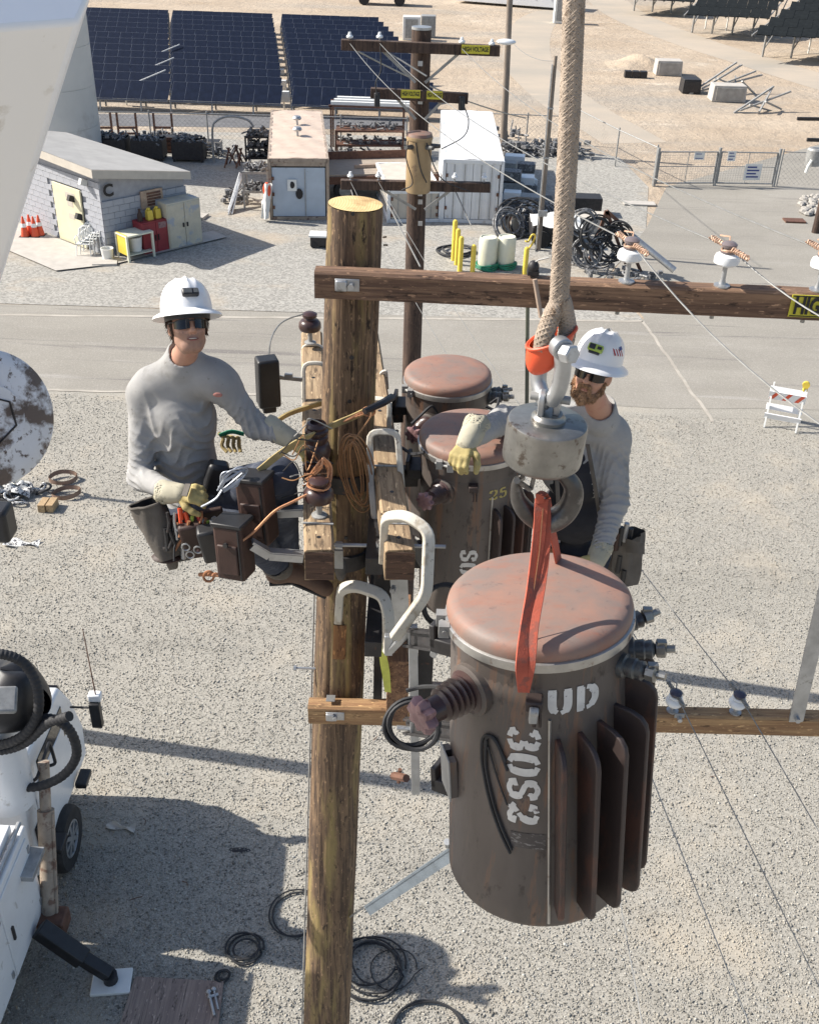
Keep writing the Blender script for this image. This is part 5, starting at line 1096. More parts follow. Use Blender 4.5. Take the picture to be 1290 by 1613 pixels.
# wooden mounting block and short crosspiece behind the hanger
a = at(628, 1032, 4.35); o = mk('mounting_block', MB().box(a+V(.0, .25, -.22), (.12, .6, .44)), wood('block_dark', (.30, .165, .085), (.12, .06, .035), 1, .8), None, 'dark wooden mounting block behind the galvanised hanger post', 'timber', bevel=.006)
mk('timber_strip', MB().beam(at(590, 880, 4.62), at(628, 1090, 4.5), .10, .05, (0, 1, 0)), wood('strip', (.10, .06, .042), (.045, .028, .02), 2, .7), None, 'dark wooden strip hanging right of the pole behind the lowest white bracket', 'timber', bevel=.004)
P = [at(597, 1005, 4.3), at(603, 1030, 4.28), at(608, 1060, 4.27), at(611, 1092, 4.26)]
m = MB(); m.grid(lambda a_, b_: Vector(P[min(int(a_*3), 2)]).lerp(P[min(int(a_*3), 2)+1], a_*3-min(int(a_*3), 2))+V((b_-.5)*.045*(1-.5*abs(a_-.5)), .01*math.sin(a_*7+b_*2), 0), 18, 3)
mk('ribbon', m, M_('ribbon'), None, 'yellow marking ribbon dangling beside the lowest white bracket', 'ribbon', smooth=60)
# rod from the pole low down to the right
a, b = at(553, 1443, YP-.08), at(735, 1318, YP-.75); t = thing('arm_brace', 'galvanised brace rising from the near pole behind the lifted transformer', 'brace', (a+b)/2)
x = (b-a).normalized(); mk('channel', MB().beam(a.lerp(b, .18), b, .065, .012).beam(a.lerp(b, .18)+V(0, -.032, -.03), b+V(0, -.032, -.03), .012, .06), M_('galv_blue'), t); mk('flat_end', MB().beam(a, a.lerp(b, .22), .03, .012), M_('galv_dull'), t)
mk('bolt', MB().cyl(at(706, 1332, YP-.7), at(704, 1326, YP-.74), .02, n=6), M_('galv'), t)
# dead wood fitting at the far left
c = at(628, 1224, 4.0); mk('wood_peg', MB().cyl(at(620, 1222, 4.0), at(640, 1226, 3.9), .022, n=7).cyl(at(628, 1232, 4.0), at(630, 1212, 4.0), .012, n=6), M_('rust_steel'), None, 'small reddish peg sticking out by the foot of the hanger post', 'peg')

# ---- brown insulators on the left timber arm
def brown_ins(px, py, Y, s, label, tall=False):
    p = at(px, py, Y); t = thing('brown_insulator', label, 'insulator', p, 'brown insulators on the left timber arm')
    h = .10*s
    mk('pin', MB().lathe([(.035*s, 0), (.035*s, .006), (.014*s, .012), (.012*s, h)], Matrix.Translation(p), 12), M_('galv_dull'), t)
    prof = [(.02, 0), (.06, .004), (.066, .02), (.064, .045), (.05, .062), (.034, .068), (.030, .076), (.042, .084), (.044, .10), (.03, .108), (.012, .112)] if not tall else [(.02, 0), (.058, .0), (.062, .03), (.055, .06), (.046, .07), (.05, .085), (.05, .1), (.044, .106), (.052, .118), (.052, .13), (.044, .138), (.047, .15), (.04, .162), (.028, .166), (.026, .15)]
    mk('porcelain', MB().lathe([(r*s, z*s+h*.8) for r, z in prof], Matrix.Translation(p), 26), M_('porcelain_brown'), t); return p, h
brown_ins(489, 540, 5.72, 1.0, 'brown insulator at the far end of the left timber arm')
pI, hI = brown_ins(503, 812, 3.90, 1.0, 'brown insulator with copper wire nearest the camera on the left timber arm')
pS, hS = brown_ins(500, 742, 4.25, 1.05, 'tall ribbed brown insulator gripped by the first worker', tall=True)
mk('porcelain_block', MB().box(at(497, 745, 4.28), (.10, .12, .16)), M_('porcelain_brown'), None, 'dark brown porcelain block under the gripped insulator', 'insulator', bevel=.015)
# black box on a bracket with a wire loop
c = at(422, 601, 4.9); R = Matrix.Rotation(.35, 3, 'Z'); t = thing('arrester_box', 'tall black rectangular box hanging left of the far timber arm', 'arrester', c)
mk('box', MB().box(c, (.115, .10, .265), R, (.97, .97)), M_('black'), t, bevel=.012); mk('foot', MB().box(c-up*.15, (.07, .06, .04), R), M_('black'), t, bevel=.008)
mk('bracket', MB().beam(at(438, 594, 4.95), at(476, 598, 5.0), .012, .02).box(at(455, 592, 4.95), (.04, .03, .025)), M_('galv_dull'), t)
mk('lead_wire', MB().tube(spline([at(424, 558, 4.9), at(427, 535, 4.95), at(438, 514, 5.1), at(455, 502, 5.4), at(478, 495, 5.65)], 5), .0045, 5), M_('wire_alu'), t)

# ---- copper wire, lanyard
def px_path(pts): return spline([at(*p) for p in pts], 7)
m = MB()
for k in range(7):
    cx, cy, rx, ry = 562+4*math.sin(k*2.1), 742+5*math.cos(k*1.7), 24-2.4*k+4*math.sin(k), 60-3*k
    m.tube([at(cx+rx*math.cos(a)-0.16*ry*math.sin(a)*-1, cy+ry*math.sin(a), 4.3+.03*math.sin(a+k)-.004*k) for a in [2*math.pi*i/34 for i in range(34)]], .0036, 5, closed=True)
m.tube(px_path([(545, 770, 4.3), (532, 730, 4.32), (560, 690, 4.33), (582, 660, 4.35), (585, 650, 4.37)]), .004, 5)
mk('copper_coil', m, pbr('copper_dark', (.34, .185, .09), .5, .4, .25, 20, bump=0), None, 'coil of copper wire hanging on the front of the near pole', 'wire coil')
m = MB(); r = random.Random(8)
for k in range(9):
    m.tube(px_path([(482+r.uniform(-8, 8), 752+r.uniform(-8, 14), 3.95), (500+r.uniform(-4, 6), 738+r.uniform(-8, 8), 3.93), (512+r.uniform(-3, 3), 728+r.uniform(-8, 4), 3.95), (520+r.uniform(-3, 3), 745+r.uniform(-12, 12), 3.95), (516+r.uniform(-4, 4), 775+r.uniform(-8, 8), 3.9)]), .0042, 5)
mk('copper_tie', m, M_('copper'), None, 'tangle of bright copper strands above the nearest brown insulator', 'tie wire')
m = MB(); m.tube(px_path([(374, 857, 3.75), (400, 838, 3.78), (432, 806, 3.82), (462, 790, 3.85), (500, 772, 3.88), (515, 768, 3.9)]), .006, 6); N = frame(pI+up*(hI+.06), up)
m.tube([N @ V(.05*math.cos(k*.5), .05*math.sin(k*.5), .004*math.sin(k)) for k in range(30)], .005, 5)
mk('copper_wire', m, M_('copper'), None, 'copper wire curving from the nearest brown insulator toward the leather pouches', 'wire')
m = MB(); m.tube(px_path([(522, 668, 4.42), (545, 662, 4.40), (565, 652, 4.42), (582, 647, 4.45)]), .007, 6)
for k in range(26): pass
m.tube([at(520+62*k/60, 669-22*k/60, 4.41)+V(.006*math.cos(k*1.4), .006*math.sin(k*1.4), .006*math.sin(k*1.4)) for k in range(61)], .004, 5)
m.tube([at(581+10*math.cos(a), 648+7*math.sin(a), 4.44) for a in [k*.4 for k in range(16)]], .005, 6, closed=True)
mk('copper_twist', m, M_('copper'), None, 'twisted copper jumper ending in an eye on the near pole', 'wire')
def strap(name, label, pts, w, th, mat, cat, nrm=(0, -1, 0), n=6, group=None):
    P = spline([at(*p) for p in pts], n); ws = w if isinstance(w, list) else [w]*len(P); k = len(P); ws = [ws[min(int(i/(k-1)*(len(ws)-1)+.0001), len(ws)-2)]*(1-(i/(k-1)*(len(ws)-1) % 1))+ws[min(int(i/(k-1)*(len(ws)-1)+.0001)+1, len(ws)-1)]*(i/(k-1)*(len(ws)-1) % 1) for i in range(k)] if len(ws) > 1 else ws*k
    vs = []
    for i, p in enumerate(P):
        t_ = (P[min(i+1, k-1)]-P[max(i-1, 0)]).normalized(); s = t_.cross(Vector(nrm)).normalized(); nn = s.cross(t_)
        for a, b in ((-.5, -.5), (-.25, -.75), (.25, -.75), (.5, -.5), (.5, .5), (-.5, .5)): vs.append(p+s*(ws[i]*a)+nn*(th*b))
    fs = [(i*6+j, i*6+(j+1) % 6, (i+1)*6+(j+1) % 6, (i+1)*6+j) for i in range(k-1) for j in range(6)]+[tuple(range(5, -1, -1)), tuple((k-1)*6+j for j in range(6))]
    return mk(name, MB().add(vs, fs), M_(mat), None, label, cat, group, smooth=50)
strap('safety_lanyard', 'tan safety lanyard running from the first worker belt round the near pole', [(408, 742, 4.02), (440, 716, 4.08), (478, 692, 4.12), (520, 672, 4.36), (560, 655, 4.42), (598, 636, 4.5), (612, 628, 4.62)], .03, .010, 'rope_strap', 'lanyard')
strap('safety_lanyard', 'far side of the tan safety lanyard passing behind the near pole', [(430, 668, 4.55), (455, 652, 4.68), (490, 640, 4.82), (515, 633, 4.88)], .026, .010, 'rope_strap', 'lanyard')
mk('lanyard_sleeve', MB().tube([at(574, 648, 4.40), at(604, 634, 4.49), at(617, 626, 4.58)], [.016, .019, .02], 8), M_('black'), None, 'black wear sleeve on the lanyard right of the near pole', 'sleeve')
# small galvanised brackets between the pouches and the left arm
t = thing('step_bracket', 'pair of galvanised step brackets on the left side of the left timber arm', 'bracket', at(450, 865, 4.0))
for P in ([(398, 852, 3.80), (425, 868, 3.82), (478, 872, 3.84)], [(438, 802, 4.06), (478, 800, 4.06)]):
    Q = [at(*p) for p in P]
    for a, b in zip(Q, Q[1:]): mk('flat_bar', MB().beam(a, b, .04, .012).beam(a+V(0, -.018, -.018), b+V(0, -.018, -.018), .010, .035), M_('galv'), t)

# ================================================================== pole transformers
STROKE = {
 'U': [[(.14, 1), (.14, .38), (.2, .16), (.36, .03)], [(.52, .0), (.72, .1), (.82, .36), (.82, 1)], [(-.03, .98), (.32, .98)], [(.66, .98), (.98, .98)]],
 'D': [[(.16, 0), (.16, 1)], [(-.02, .98), (.28, .98)], [(-.02, .02), (.28, .02)], [(.44, .98), (.64, .92), (.84, .7), (.88, .5), (.84, .3), (.64, .08), (.44, .02)]],
 '3': [[(.12, .78), (.2, .93), (.42, 1.0)], [(.56, 1.0), (.78, .9), (.82, .75), (.74, .6), (.56, .53)], [(.56, .48), (.8, .4), (.88, .25), (.8, .08), (.56, 0)], [(.42, 0), (.2, .06), (.1, .24)], [(.14, .2), (.26, .26)], [(.15, .8), (.28, .75)]],
 '0': [[(.42, 1), (.2, .88), (.12, .5), (.2, .12), (.42, 0)], [(.58, 0), (.8, .12), (.88, .5), (.8, .88), (.58, 1)]],
 'S': [[(.84, .72), (.78, .9), (.56, 1), (.34, .97), (.18, .84), (.18, .68), (.32, .56), (.5, .5), (.7, .43), (.84, .3), (.82, .14), (.66, .03), (.44, 0), (.22, .08), (.14, .28)], [(.84, .72), (.72, .8)]],
 '2': [[(.14, .72), (.2, .9), (.42, 1)], [(.56, 1), (.8, .9), (.84, .7), (.72, .5), (.5, .34)], [(.42, .3), (.2, .14), (.12, .04)], [(.12, .06), (.4, .1), (.6, .02), (.82, .06), (.88, .26)]],
 '5': [[(.8, .98), (.22, .98), (.2, .56)], [(.3, .58), (.6, .62), (.82, .48), (.86, .28), (.76, .08), (.5, 0)], [(.4, 0), (.18, .08), (.12, .24)]],
 '1': [[(.5, 0), (.5, 1), (.3, .84)], [(.28, .02), (.72, .02)]],
 '9': [[(.84, .6), (.8, .88), (.5, 1), (.2, .86), (.18, .62), (.4, .46), (.66, .5), (.84, .66), (.8, .3), (.6, .02), (.3, .02)]],
 '4': [[(.7, 0), (.7, 1), (.12, .34), (.9, .34)]], '-': [[(.2, .5), (.8, .5)]], '/': [[(.2, 0), (.8, 1)]],
}
def stencil(s, wrap, w, h, th, gap=.25, down=False):
    """letters as thick strokes laid on a curved surface; wrap(x, y) gives the place; down=True: text runs downwards, each letter turned a quarter clockwise"""
    m = MB(); x0 = 0
    for ch in s:
        for st in STROKE.get(ch, []):
            P = [Vector((x, y)) for x, y in st]
            if len(P) > 2:                       # smooth strokes
                Q = spline([Vector((p.x, p.y, 0)) for p in P], 4); P = [Vector((q.x, q.y)) for q in Q]
            else: P = [P[0].lerp(P[1], i/4) for i in range(5)]
            L = []
            for i, p in enumerate(P):
                a, b = P[max(i-1, 0)], P[min(i+1, len(P)-1)]; d = Vector(((b-a).x*w, (b-a).y*h)); d.normalize(); n = Vector((-d.y, d.x))*th/2
                c = Vector((p.x*w+x0, p.y*h))
                thick = 1.25 if abs(d.y) > .7 else .75
                L.append((c-n*thick, c+n*thick))
            def put(q):
                return wrap(q.y, -q.x) if down else wrap(q.x, q.y)
            vs = [put(q) for pr in L for q in pr]; m.add(vs, [(2*i, 2*i+2, 2*i+3, 2*i+1) for i in range(len(L)-1)])
        x0 += w*(1+gap)
    return m
def transformer(label, top, bot, r, x_hint, opts):
    h = (top-bot).length; M = frame(top, top-bot, x_hint); t = thing('pole_transformer', label, 'transformer', bot, 'pole transformers being mounted')
    rb = opts.get('rb', r)                         # the tank widens very slightly
    def R_(z): return r+(rb-r)*(-z/h)
    def pt(a, rad, z): return M @ V(math.sin(a)*rad, -math.cos(a)*rad, z)      # a = 0 faces the camera side, positive to the right
    def nrm(a): return (M.to_3x3() @ V(math.sin(a), -math.cos(a), 0)).normalized()
    ax = (M.to_3x3() @ V(0, 0, 1)).normalized(); Z = M
    prof = [(R_(-.012), -.012)]+[(R_(-h*k/10), -h*k/10) for k in range(1, 10)]+[(R_(-h)*.995, -h+.022), (R_(-h)*.97, -h+.006), (R_(-h)*.90, -h), (R_(-h)*.88, -h+.012)]
    tk = mk('tank', MB().lathe(prof, M, 72), M_('tank_paint'), t)
    mk('collar', MB().lathe([(r*1.004, -.085), (r*1.012, -.08), (r*1.012, -.03), (r*1.03, -.02), (r*1.03, 0)], M, 64, cap=False), M_('tank_paint'), t)
    mk('lid_band', MB().lathe([(r*1.03, -.016), (r*1.065, -.012), (r*1.07, .0), (r*1.065, .014), (r*1.03, .018)], M, 72), M_('band_metal'), t)
    ld = mk('lid', MB().lathe([(r*1.03, .012), (r*1.042, .022), (r*1.045, .038), (r*1.03, .052), (r*.985, .064), (r*.90, .071), (r*.62, .078), (r*.3, .081), (.004, .082)], M, 72), M_('lid_paint'), t)
    # closing bolt on the band
    a = math.radians(opts.get('clasp', -80)); c = pt(a, r*1.10, 0); tdir = ax.cross(nrm(a)); mk('band_bolt', MB().cyl(c-tdir*.05, c+tdir*.05, .007, n=8).box(c-tdir*.03, (.03, .03, .04)).box(c+tdir*.03, (.03, .03, .04)), M_('galv_dull'), t)
    # high voltage bushing
    def bushing(a, z, s, tilt, cap='cap_pink', big=True):
        d = (nrm(a)+ax*tilt).normalized(); p = pt(a, R_(z)*.99, z); F = frame(p, d)
        b = mk('bushing', MB().lathe([(.062*s, 0), (.062*s, .02*s), (.050*s, .026*s), (.052*s, .034*s), (.044*s, .04*s), (.053*s, .05*s), (.043*s, .058*s), (.052*s, .068*s), (.041*s, .076*s), (.050*s, .086*s), (.039*s, .094*s), (.046*s, .104*s), (.036*s, .112*s), (.034*s, .15*s)], F, 28), M_('porcelain_brown'), t)
        mk('flange', MB().lathe([(.074*s, -.012), (.074*s, .012*s), (.06*s, .02*s)], F, 24), M_('tank_paint'), b)
        G = F @ Matrix.Translation((0, 0, .146*s))
        mk('cap', MB().lathe([(.030*s, 0), (.042*s, .004*s), (.047*s, .022*s), (.040*s, .036*s), (.018*s, .040*s), (.006*s, .036*s)], G, 48, rfn=lambda a_, i: 1+.16*math.cos(8*a_) if 1 <= i <= 3 else 1), M_(cap), b); return F
    for a, z, s, tl in opts.get('hv', []): bushing(math.radians(a), z, s, tl)
    # low voltage bushings
    for a, z, s, tl in opts.get('lv', []):
        a = math.radians(a); d = (nrm(a)+ax*tl).normalized(); p = pt(a, R_(z)*.98, z); F = frame(p, d)
        b = mk('bushing', MB().lathe([(.040*s, 0), (.040*s, .02*s), (.030*s, .025*s), (.033*s, .05*s), (.028*s, .056*s), (.031*s, .075*s), (.022*s, .082*s), (.016*s, .085*s)], F, 20), M_('bushing_gray'), t)
        G = F @ Matrix.Translation((0, 0, .084*s)); mk('terminal', MB().lathe([(.012*s, 0), (.026*s, .004), (.028*s, .03*s), (.020*s, .034*s), (.013*s, .036*s), (.012*s, .062*s)], G, 8).box(G @ V(0, .018*s, .02*s), (.03*s, .02*s, .03*s)), M_('steel_worn'), b)
    # cooling fins
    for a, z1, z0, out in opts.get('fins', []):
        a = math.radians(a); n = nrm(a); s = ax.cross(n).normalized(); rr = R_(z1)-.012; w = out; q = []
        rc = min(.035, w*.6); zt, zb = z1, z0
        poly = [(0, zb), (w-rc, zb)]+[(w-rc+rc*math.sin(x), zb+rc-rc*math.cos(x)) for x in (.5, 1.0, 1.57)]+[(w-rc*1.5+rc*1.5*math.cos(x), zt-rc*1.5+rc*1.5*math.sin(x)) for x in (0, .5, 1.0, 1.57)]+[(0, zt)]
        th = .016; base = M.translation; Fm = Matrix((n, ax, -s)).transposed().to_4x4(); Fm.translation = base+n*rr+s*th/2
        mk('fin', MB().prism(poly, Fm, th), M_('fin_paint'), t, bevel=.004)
        
    if 'seam' in opts:
        a = math.radians(opts['seam']); mk('seam', MB().tube([pt(a, R_(z)+.002, z) for z in (-.17, -h*.5, -h+.03)], .0045, 6), M_('stencil_white') if False else M_('band_metal'), t)
    # lifting lug and hanger lugs
    for a in opts.get('lug', []):
        a = math.radians(a); n = nrm(a); s = ax.cross(n).normalized(); p = pt(a, R_(-.1), -.10); F = Matrix((s, n, ax)).transposed()
        l_ = mk('lifting_lug', MB().box(p+n*.02, (.045, .05, .03), F).box(p+n*.036-ax*.03, (.012, .02, .07), F).box(p+n*.036-ax*.03+s*.016, (.008, .02, .07), F), M_('fin_paint'), t, bevel=.004)
    for a in opts.get('hang', []):
        a = math.radians(a)
        for z in (-.16, -h+.22): n = nrm(a); p = pt(a, R_(z)+.03, z); F = Matrix((ax.cross(n), n, ax)).transposed(); mk('hanger_lug', MB().box(p, (.14, .08, .05), F).box(p+n*.03+ax*.03, (.14, .02, .08), F), M_('iron'), t, bevel=.004)
    def surf(a0, z0, lift=.0018):
        def f(x, y): z = z0+y; rr = R_(z)+lift; return pt(math.radians(a0)+x/rr, rr, z)
        return f
    for s_, a0, z0, w, hh, th, mt, dn in opts.get('paint', []):
        mk('stencil', stencil(s_, surf(a0, z0), w, hh, th, down=dn), M_(mt), tk, smooth=0)
    for a0, z0, w, hh in opts.get('smudge', []):
        f = surf(a0, z0, .0015); mk('paint_smudge', MB().grid(lambda i, j: f(i*w, -j*hh), 6, 6), pbr('smudge', (.085, .073, .066), .8, 0, .2, 8, patch=((.30, .28, .26), .60, 38, (1, 1, 3))), tk)
    for a0, z0, w, hh, sk in opts.get('loops', []):            # dark loops of a cast shadow painted on the tank, left empty
        pass
    if 'plate' in opts:
        a, z, w, hh = opts['plate']; a = math.radians(a); n = nrm(a); s = ax.cross(n).normalized(); p = pt(a, R_(z)+.022, z); F = Matrix((s, n, ax)).transposed()
        o = mk('nameplate', MB().box(p, (w, .004, hh), F), M_('galv_dull'), t); mk('bracket', MB().box(p-n*.012+s*w*.3, (.03, .024, hh*.9), F).box(p-n*.012-s*w*.3, (.03, .024, hh*.9), F), M_('tank_paint'), o)
    return t, pt, nrm, ax, R_, h
# the lifted transformer in front
YF = 2.36
T0 = at(849, 968, YF); B0_ = at(847, 1352, YF-.085); rF = 139/ppm(T0); fH0 = (T0-B0_).length
FT, fpt, fn, fax, fR, fH = transformer('rust brown transformer with pink lid hanging from the hook in front', T0, B0_, rF, (1, 0, 0), dict(
    rb=140/ppm(B0_), clasp=-84, hv=[(-52, -.135, 1.04, -.02)], lv=[(104, -.09, .85, .25), (80, -.10, .90, .1), (57, -.085, .90, .05)],
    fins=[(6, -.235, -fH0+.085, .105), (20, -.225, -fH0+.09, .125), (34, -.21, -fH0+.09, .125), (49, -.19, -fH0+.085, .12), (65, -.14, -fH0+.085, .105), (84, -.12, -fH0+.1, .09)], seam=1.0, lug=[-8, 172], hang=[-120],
    paint=[('UD', .5, -.150, .063, .069, .019, 'stencil_white', False), ('30S2', -23, -.205, .068, .080, .021, 'stencil_white', True)],
    smudge=[(-22, -.565, .10, .055)], plate=(-76, -.50, .10, .15)))
# a coil's cast shadow drawn on the tank as dark tubes beside the numbers
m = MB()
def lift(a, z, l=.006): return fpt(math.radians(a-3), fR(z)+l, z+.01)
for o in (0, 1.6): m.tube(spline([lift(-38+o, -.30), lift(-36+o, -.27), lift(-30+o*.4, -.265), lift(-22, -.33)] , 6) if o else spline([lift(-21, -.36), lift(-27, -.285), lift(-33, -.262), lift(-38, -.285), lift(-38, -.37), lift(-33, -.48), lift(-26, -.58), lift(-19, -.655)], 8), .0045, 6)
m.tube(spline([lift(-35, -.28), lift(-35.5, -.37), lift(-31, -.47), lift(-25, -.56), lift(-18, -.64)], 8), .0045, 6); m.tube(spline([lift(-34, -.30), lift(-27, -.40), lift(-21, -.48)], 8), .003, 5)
mk('drawn_shadow', m, M_('black_rubber'), FT)
# two transformers already on the pole cluster
ZL = 12-2.45
def mounted(px, py, dia_px, label, opts, hgt=.92):
    T = gnd(px, py, ZL); r = dia_px/2/ppm(T)/1.065; B_ = T+V(.02, -.01, -hgt); return transformer(label, T, B_, r, (1, 0, 0), opts)+(T, r)
MT = mounted(744, 697, 172, 'middle transformer with half shaded pink lid under the worker arm', dict(clasp=-30, hv=[(-35, -.16, .9, .1)], lv=[(100, -.1, .9, .2)], fins=[(a, -.24, -.8, .085) for a in (26, 40, 54, 68, 82)], seam=22, hang=[-95], lug=[0],
    paint=[('25', 18, -.185, .045, .05, .011, 'chalk_yellow', False), ('S01', -10, -.47, .062, .075, .02, 'stencil_white', True)], plate=(-70, -.6, .1, .12)))
BT = mounted(705, 601, 140, 'farthest transformer with pink lid beside the far side of the pole', dict(clasp=-60, hv=[(-28, -.17, .95, .1)], lv=[(78, -.07, 1.0, .15), (95, -.08, .95, .2)], fins=[], hang=[-95], lug=[10],
    paint=[('UD', 2, -.16, .05, .05, .014, 'stencil_dark', False), ('214', 26, -.15, .04, .045, .012, 'stencil_dark', False)]))
# black cluster brackets between pole and the mounted transformers
t = thing('cluster_mount', 'black steel cluster mount holding the two transformers to the pole', 'bracket', paxis(9.0)+V(.3, 0, 0))
for T, r in ((MT[-2], MT[-1]), (BT[-2], BT[-1])):
    for dz_ in (-.2, -.68):
        a = V(paxis(T.z+dz_).x+.14, T.y-.02, T.z+dz_); b = T+V(-r-.01, 0, dz_); mk('arm', MB().beam(a, b, .05, .10), M_('iron'), t, bevel=.003); c = (a+b)/2+V(0, -.03, 0); mk('bolt', MB().cyl(c, c+V(0, -.02, 0), .014, n=6), M_('galv_dull'), t)
xm = paxis(9.1).x+.19
for dy in (.0,): mk('rail', MB().beam(V(xm, MT[-2].y-.7, 9.28), V(xm, BT[-2].y+.1, 9.28), .08, .09).beam(V(xm, MT[-2].y-.7, 8.8), V(xm, BT[-2].y+.1, 8.8), .08, .09), M_('iron'), t, bevel=.003)
for yy in (4.25, 4.95): mk('upright', MB().box((xm+.03, yy, 9.0), (.09, .05, .75)), M_('iron'), t, bevel=.003)
for z in (9.28, 8.8):
    c = paxis(z); mk('collar', MB().lathe([(prad(c)+.004, -.05), (prad(c)+.016, -.045), (prad(c)+.016, .045), (prad(c)+.004, .05)], Matrix.Translation(c), 32, cap=False), M_('iron'), t)
# jumpers on the transformers
for P, l in (([(648, 668, 4.9), (662, 655, 4.95), (680, 640, 5.0), (690, 652, 5.0)], 'black jumper wire between the white bracket and the far transformer'), ([(632, 705, 4.4), (650, 715, 4.35), (668, 712, 4.3)], 'black jumper wire from the right timber arm to the middle transformer'), ([(772, 636, 5.0), (785, 628, 5.0), (780, 645, 4.9), (765, 640, 4.9)], 'black loop of wire on the right of the far transformer')):
    wire('jumper_wire', px_path(P), .008, M_('black_rubber'), l)
coil(at(700, 952, 3.75), .095, 2, .0075, M_('black_rubber'), 'black cable loop hanging behind the lifted transformer lid', N=V(.1, -.9, .35), seed=2, jit=.06)
coil(at(650, 1138, 3.0), .098, 4, .0085, M_('black_rubber'), 'black cable coil hanging on the galvanised hanger post', N=V(.05, -.85, .45), seed=3, jit=.07)
mk('cable_tail', MB().tube(px_path([(640, 1088, 3.0), (665, 1082, 3.0), (690, 1082, 2.9), (705, 1086, 2.8)]), .0085, 6), M_('black_rubber'), None, 'black cable end running from the coil to the purple capped bushing', 'cable')

# ================================================================== hoist: rope, thimble, shackle, weight, hook, sling
YH = YF
def rope():
    P0, P1, P2 = at(907, -90, YH), at(896, 200, YH), at(880, 478, YH); path = spline([P0, P1, P2], 60); t = thing('hoist_rope', 'thick braided tan hoist rope hanging down the picture', 'rope', P2); m = MB(); k = len(path); L = 0
    F = [frame(p, path[min(i+1, k-1)]-path[max(i-1, 0)], (1, 0, 0)) for i, p in enumerate(path)]
    core = mk('core', MB().tube(path, .0188, 16), M_('rope_tan'), t)
    for s in (1, -1):
        for j in range(8):
            for o in (-.13, .13):
                Q = []
                for i in range(k):
                    a = s*(i*.33)+j*math.pi/4+o; rr = .0190+.0012*math.sin(a*6*s+ i*.0 + (0 if s > 0 else math.pi)); Q.append(F[i] @ V(rr*math.cos(a), rr*math.sin(a), 0))
                m.tube(Q, .0038, 5)
    mk('strand', m, M_('rope_tan'), t)
    # the two legs of the eye round the thimble
    for Q in ([(880, 476, YH), (868, 500, YH-.01), (855, 540, YH-.015), (858, 570, YH)], [(884, 470, YH), (889, 490, YH+.01), (893, 520, YH+.01), (886, 552, YH)]):
        pp = spline([at(*q) for q in Q], 10); mk('eye_leg', MB().tube(pp, [.0196]*len(pp), 12), M_('rope_tan'), t); mm = MB(); FF = [frame(p, pp[min(i+1, len(pp)-1)]-pp[max(i-1, 0)], (1, 0, 0)) for i, p in enumerate(pp)]
        for s in (1, -1):
            for j in range(8): mm.tube([FF[i] @ V(.0187*math.cos(s*i*.42+j*.785), .0187*math.sin(s*i*.42+j*.785), 0) for i in range(len(pp))], .0042, 5)
        mk('strand', mm, M_('rope_tan'), t)
rope()
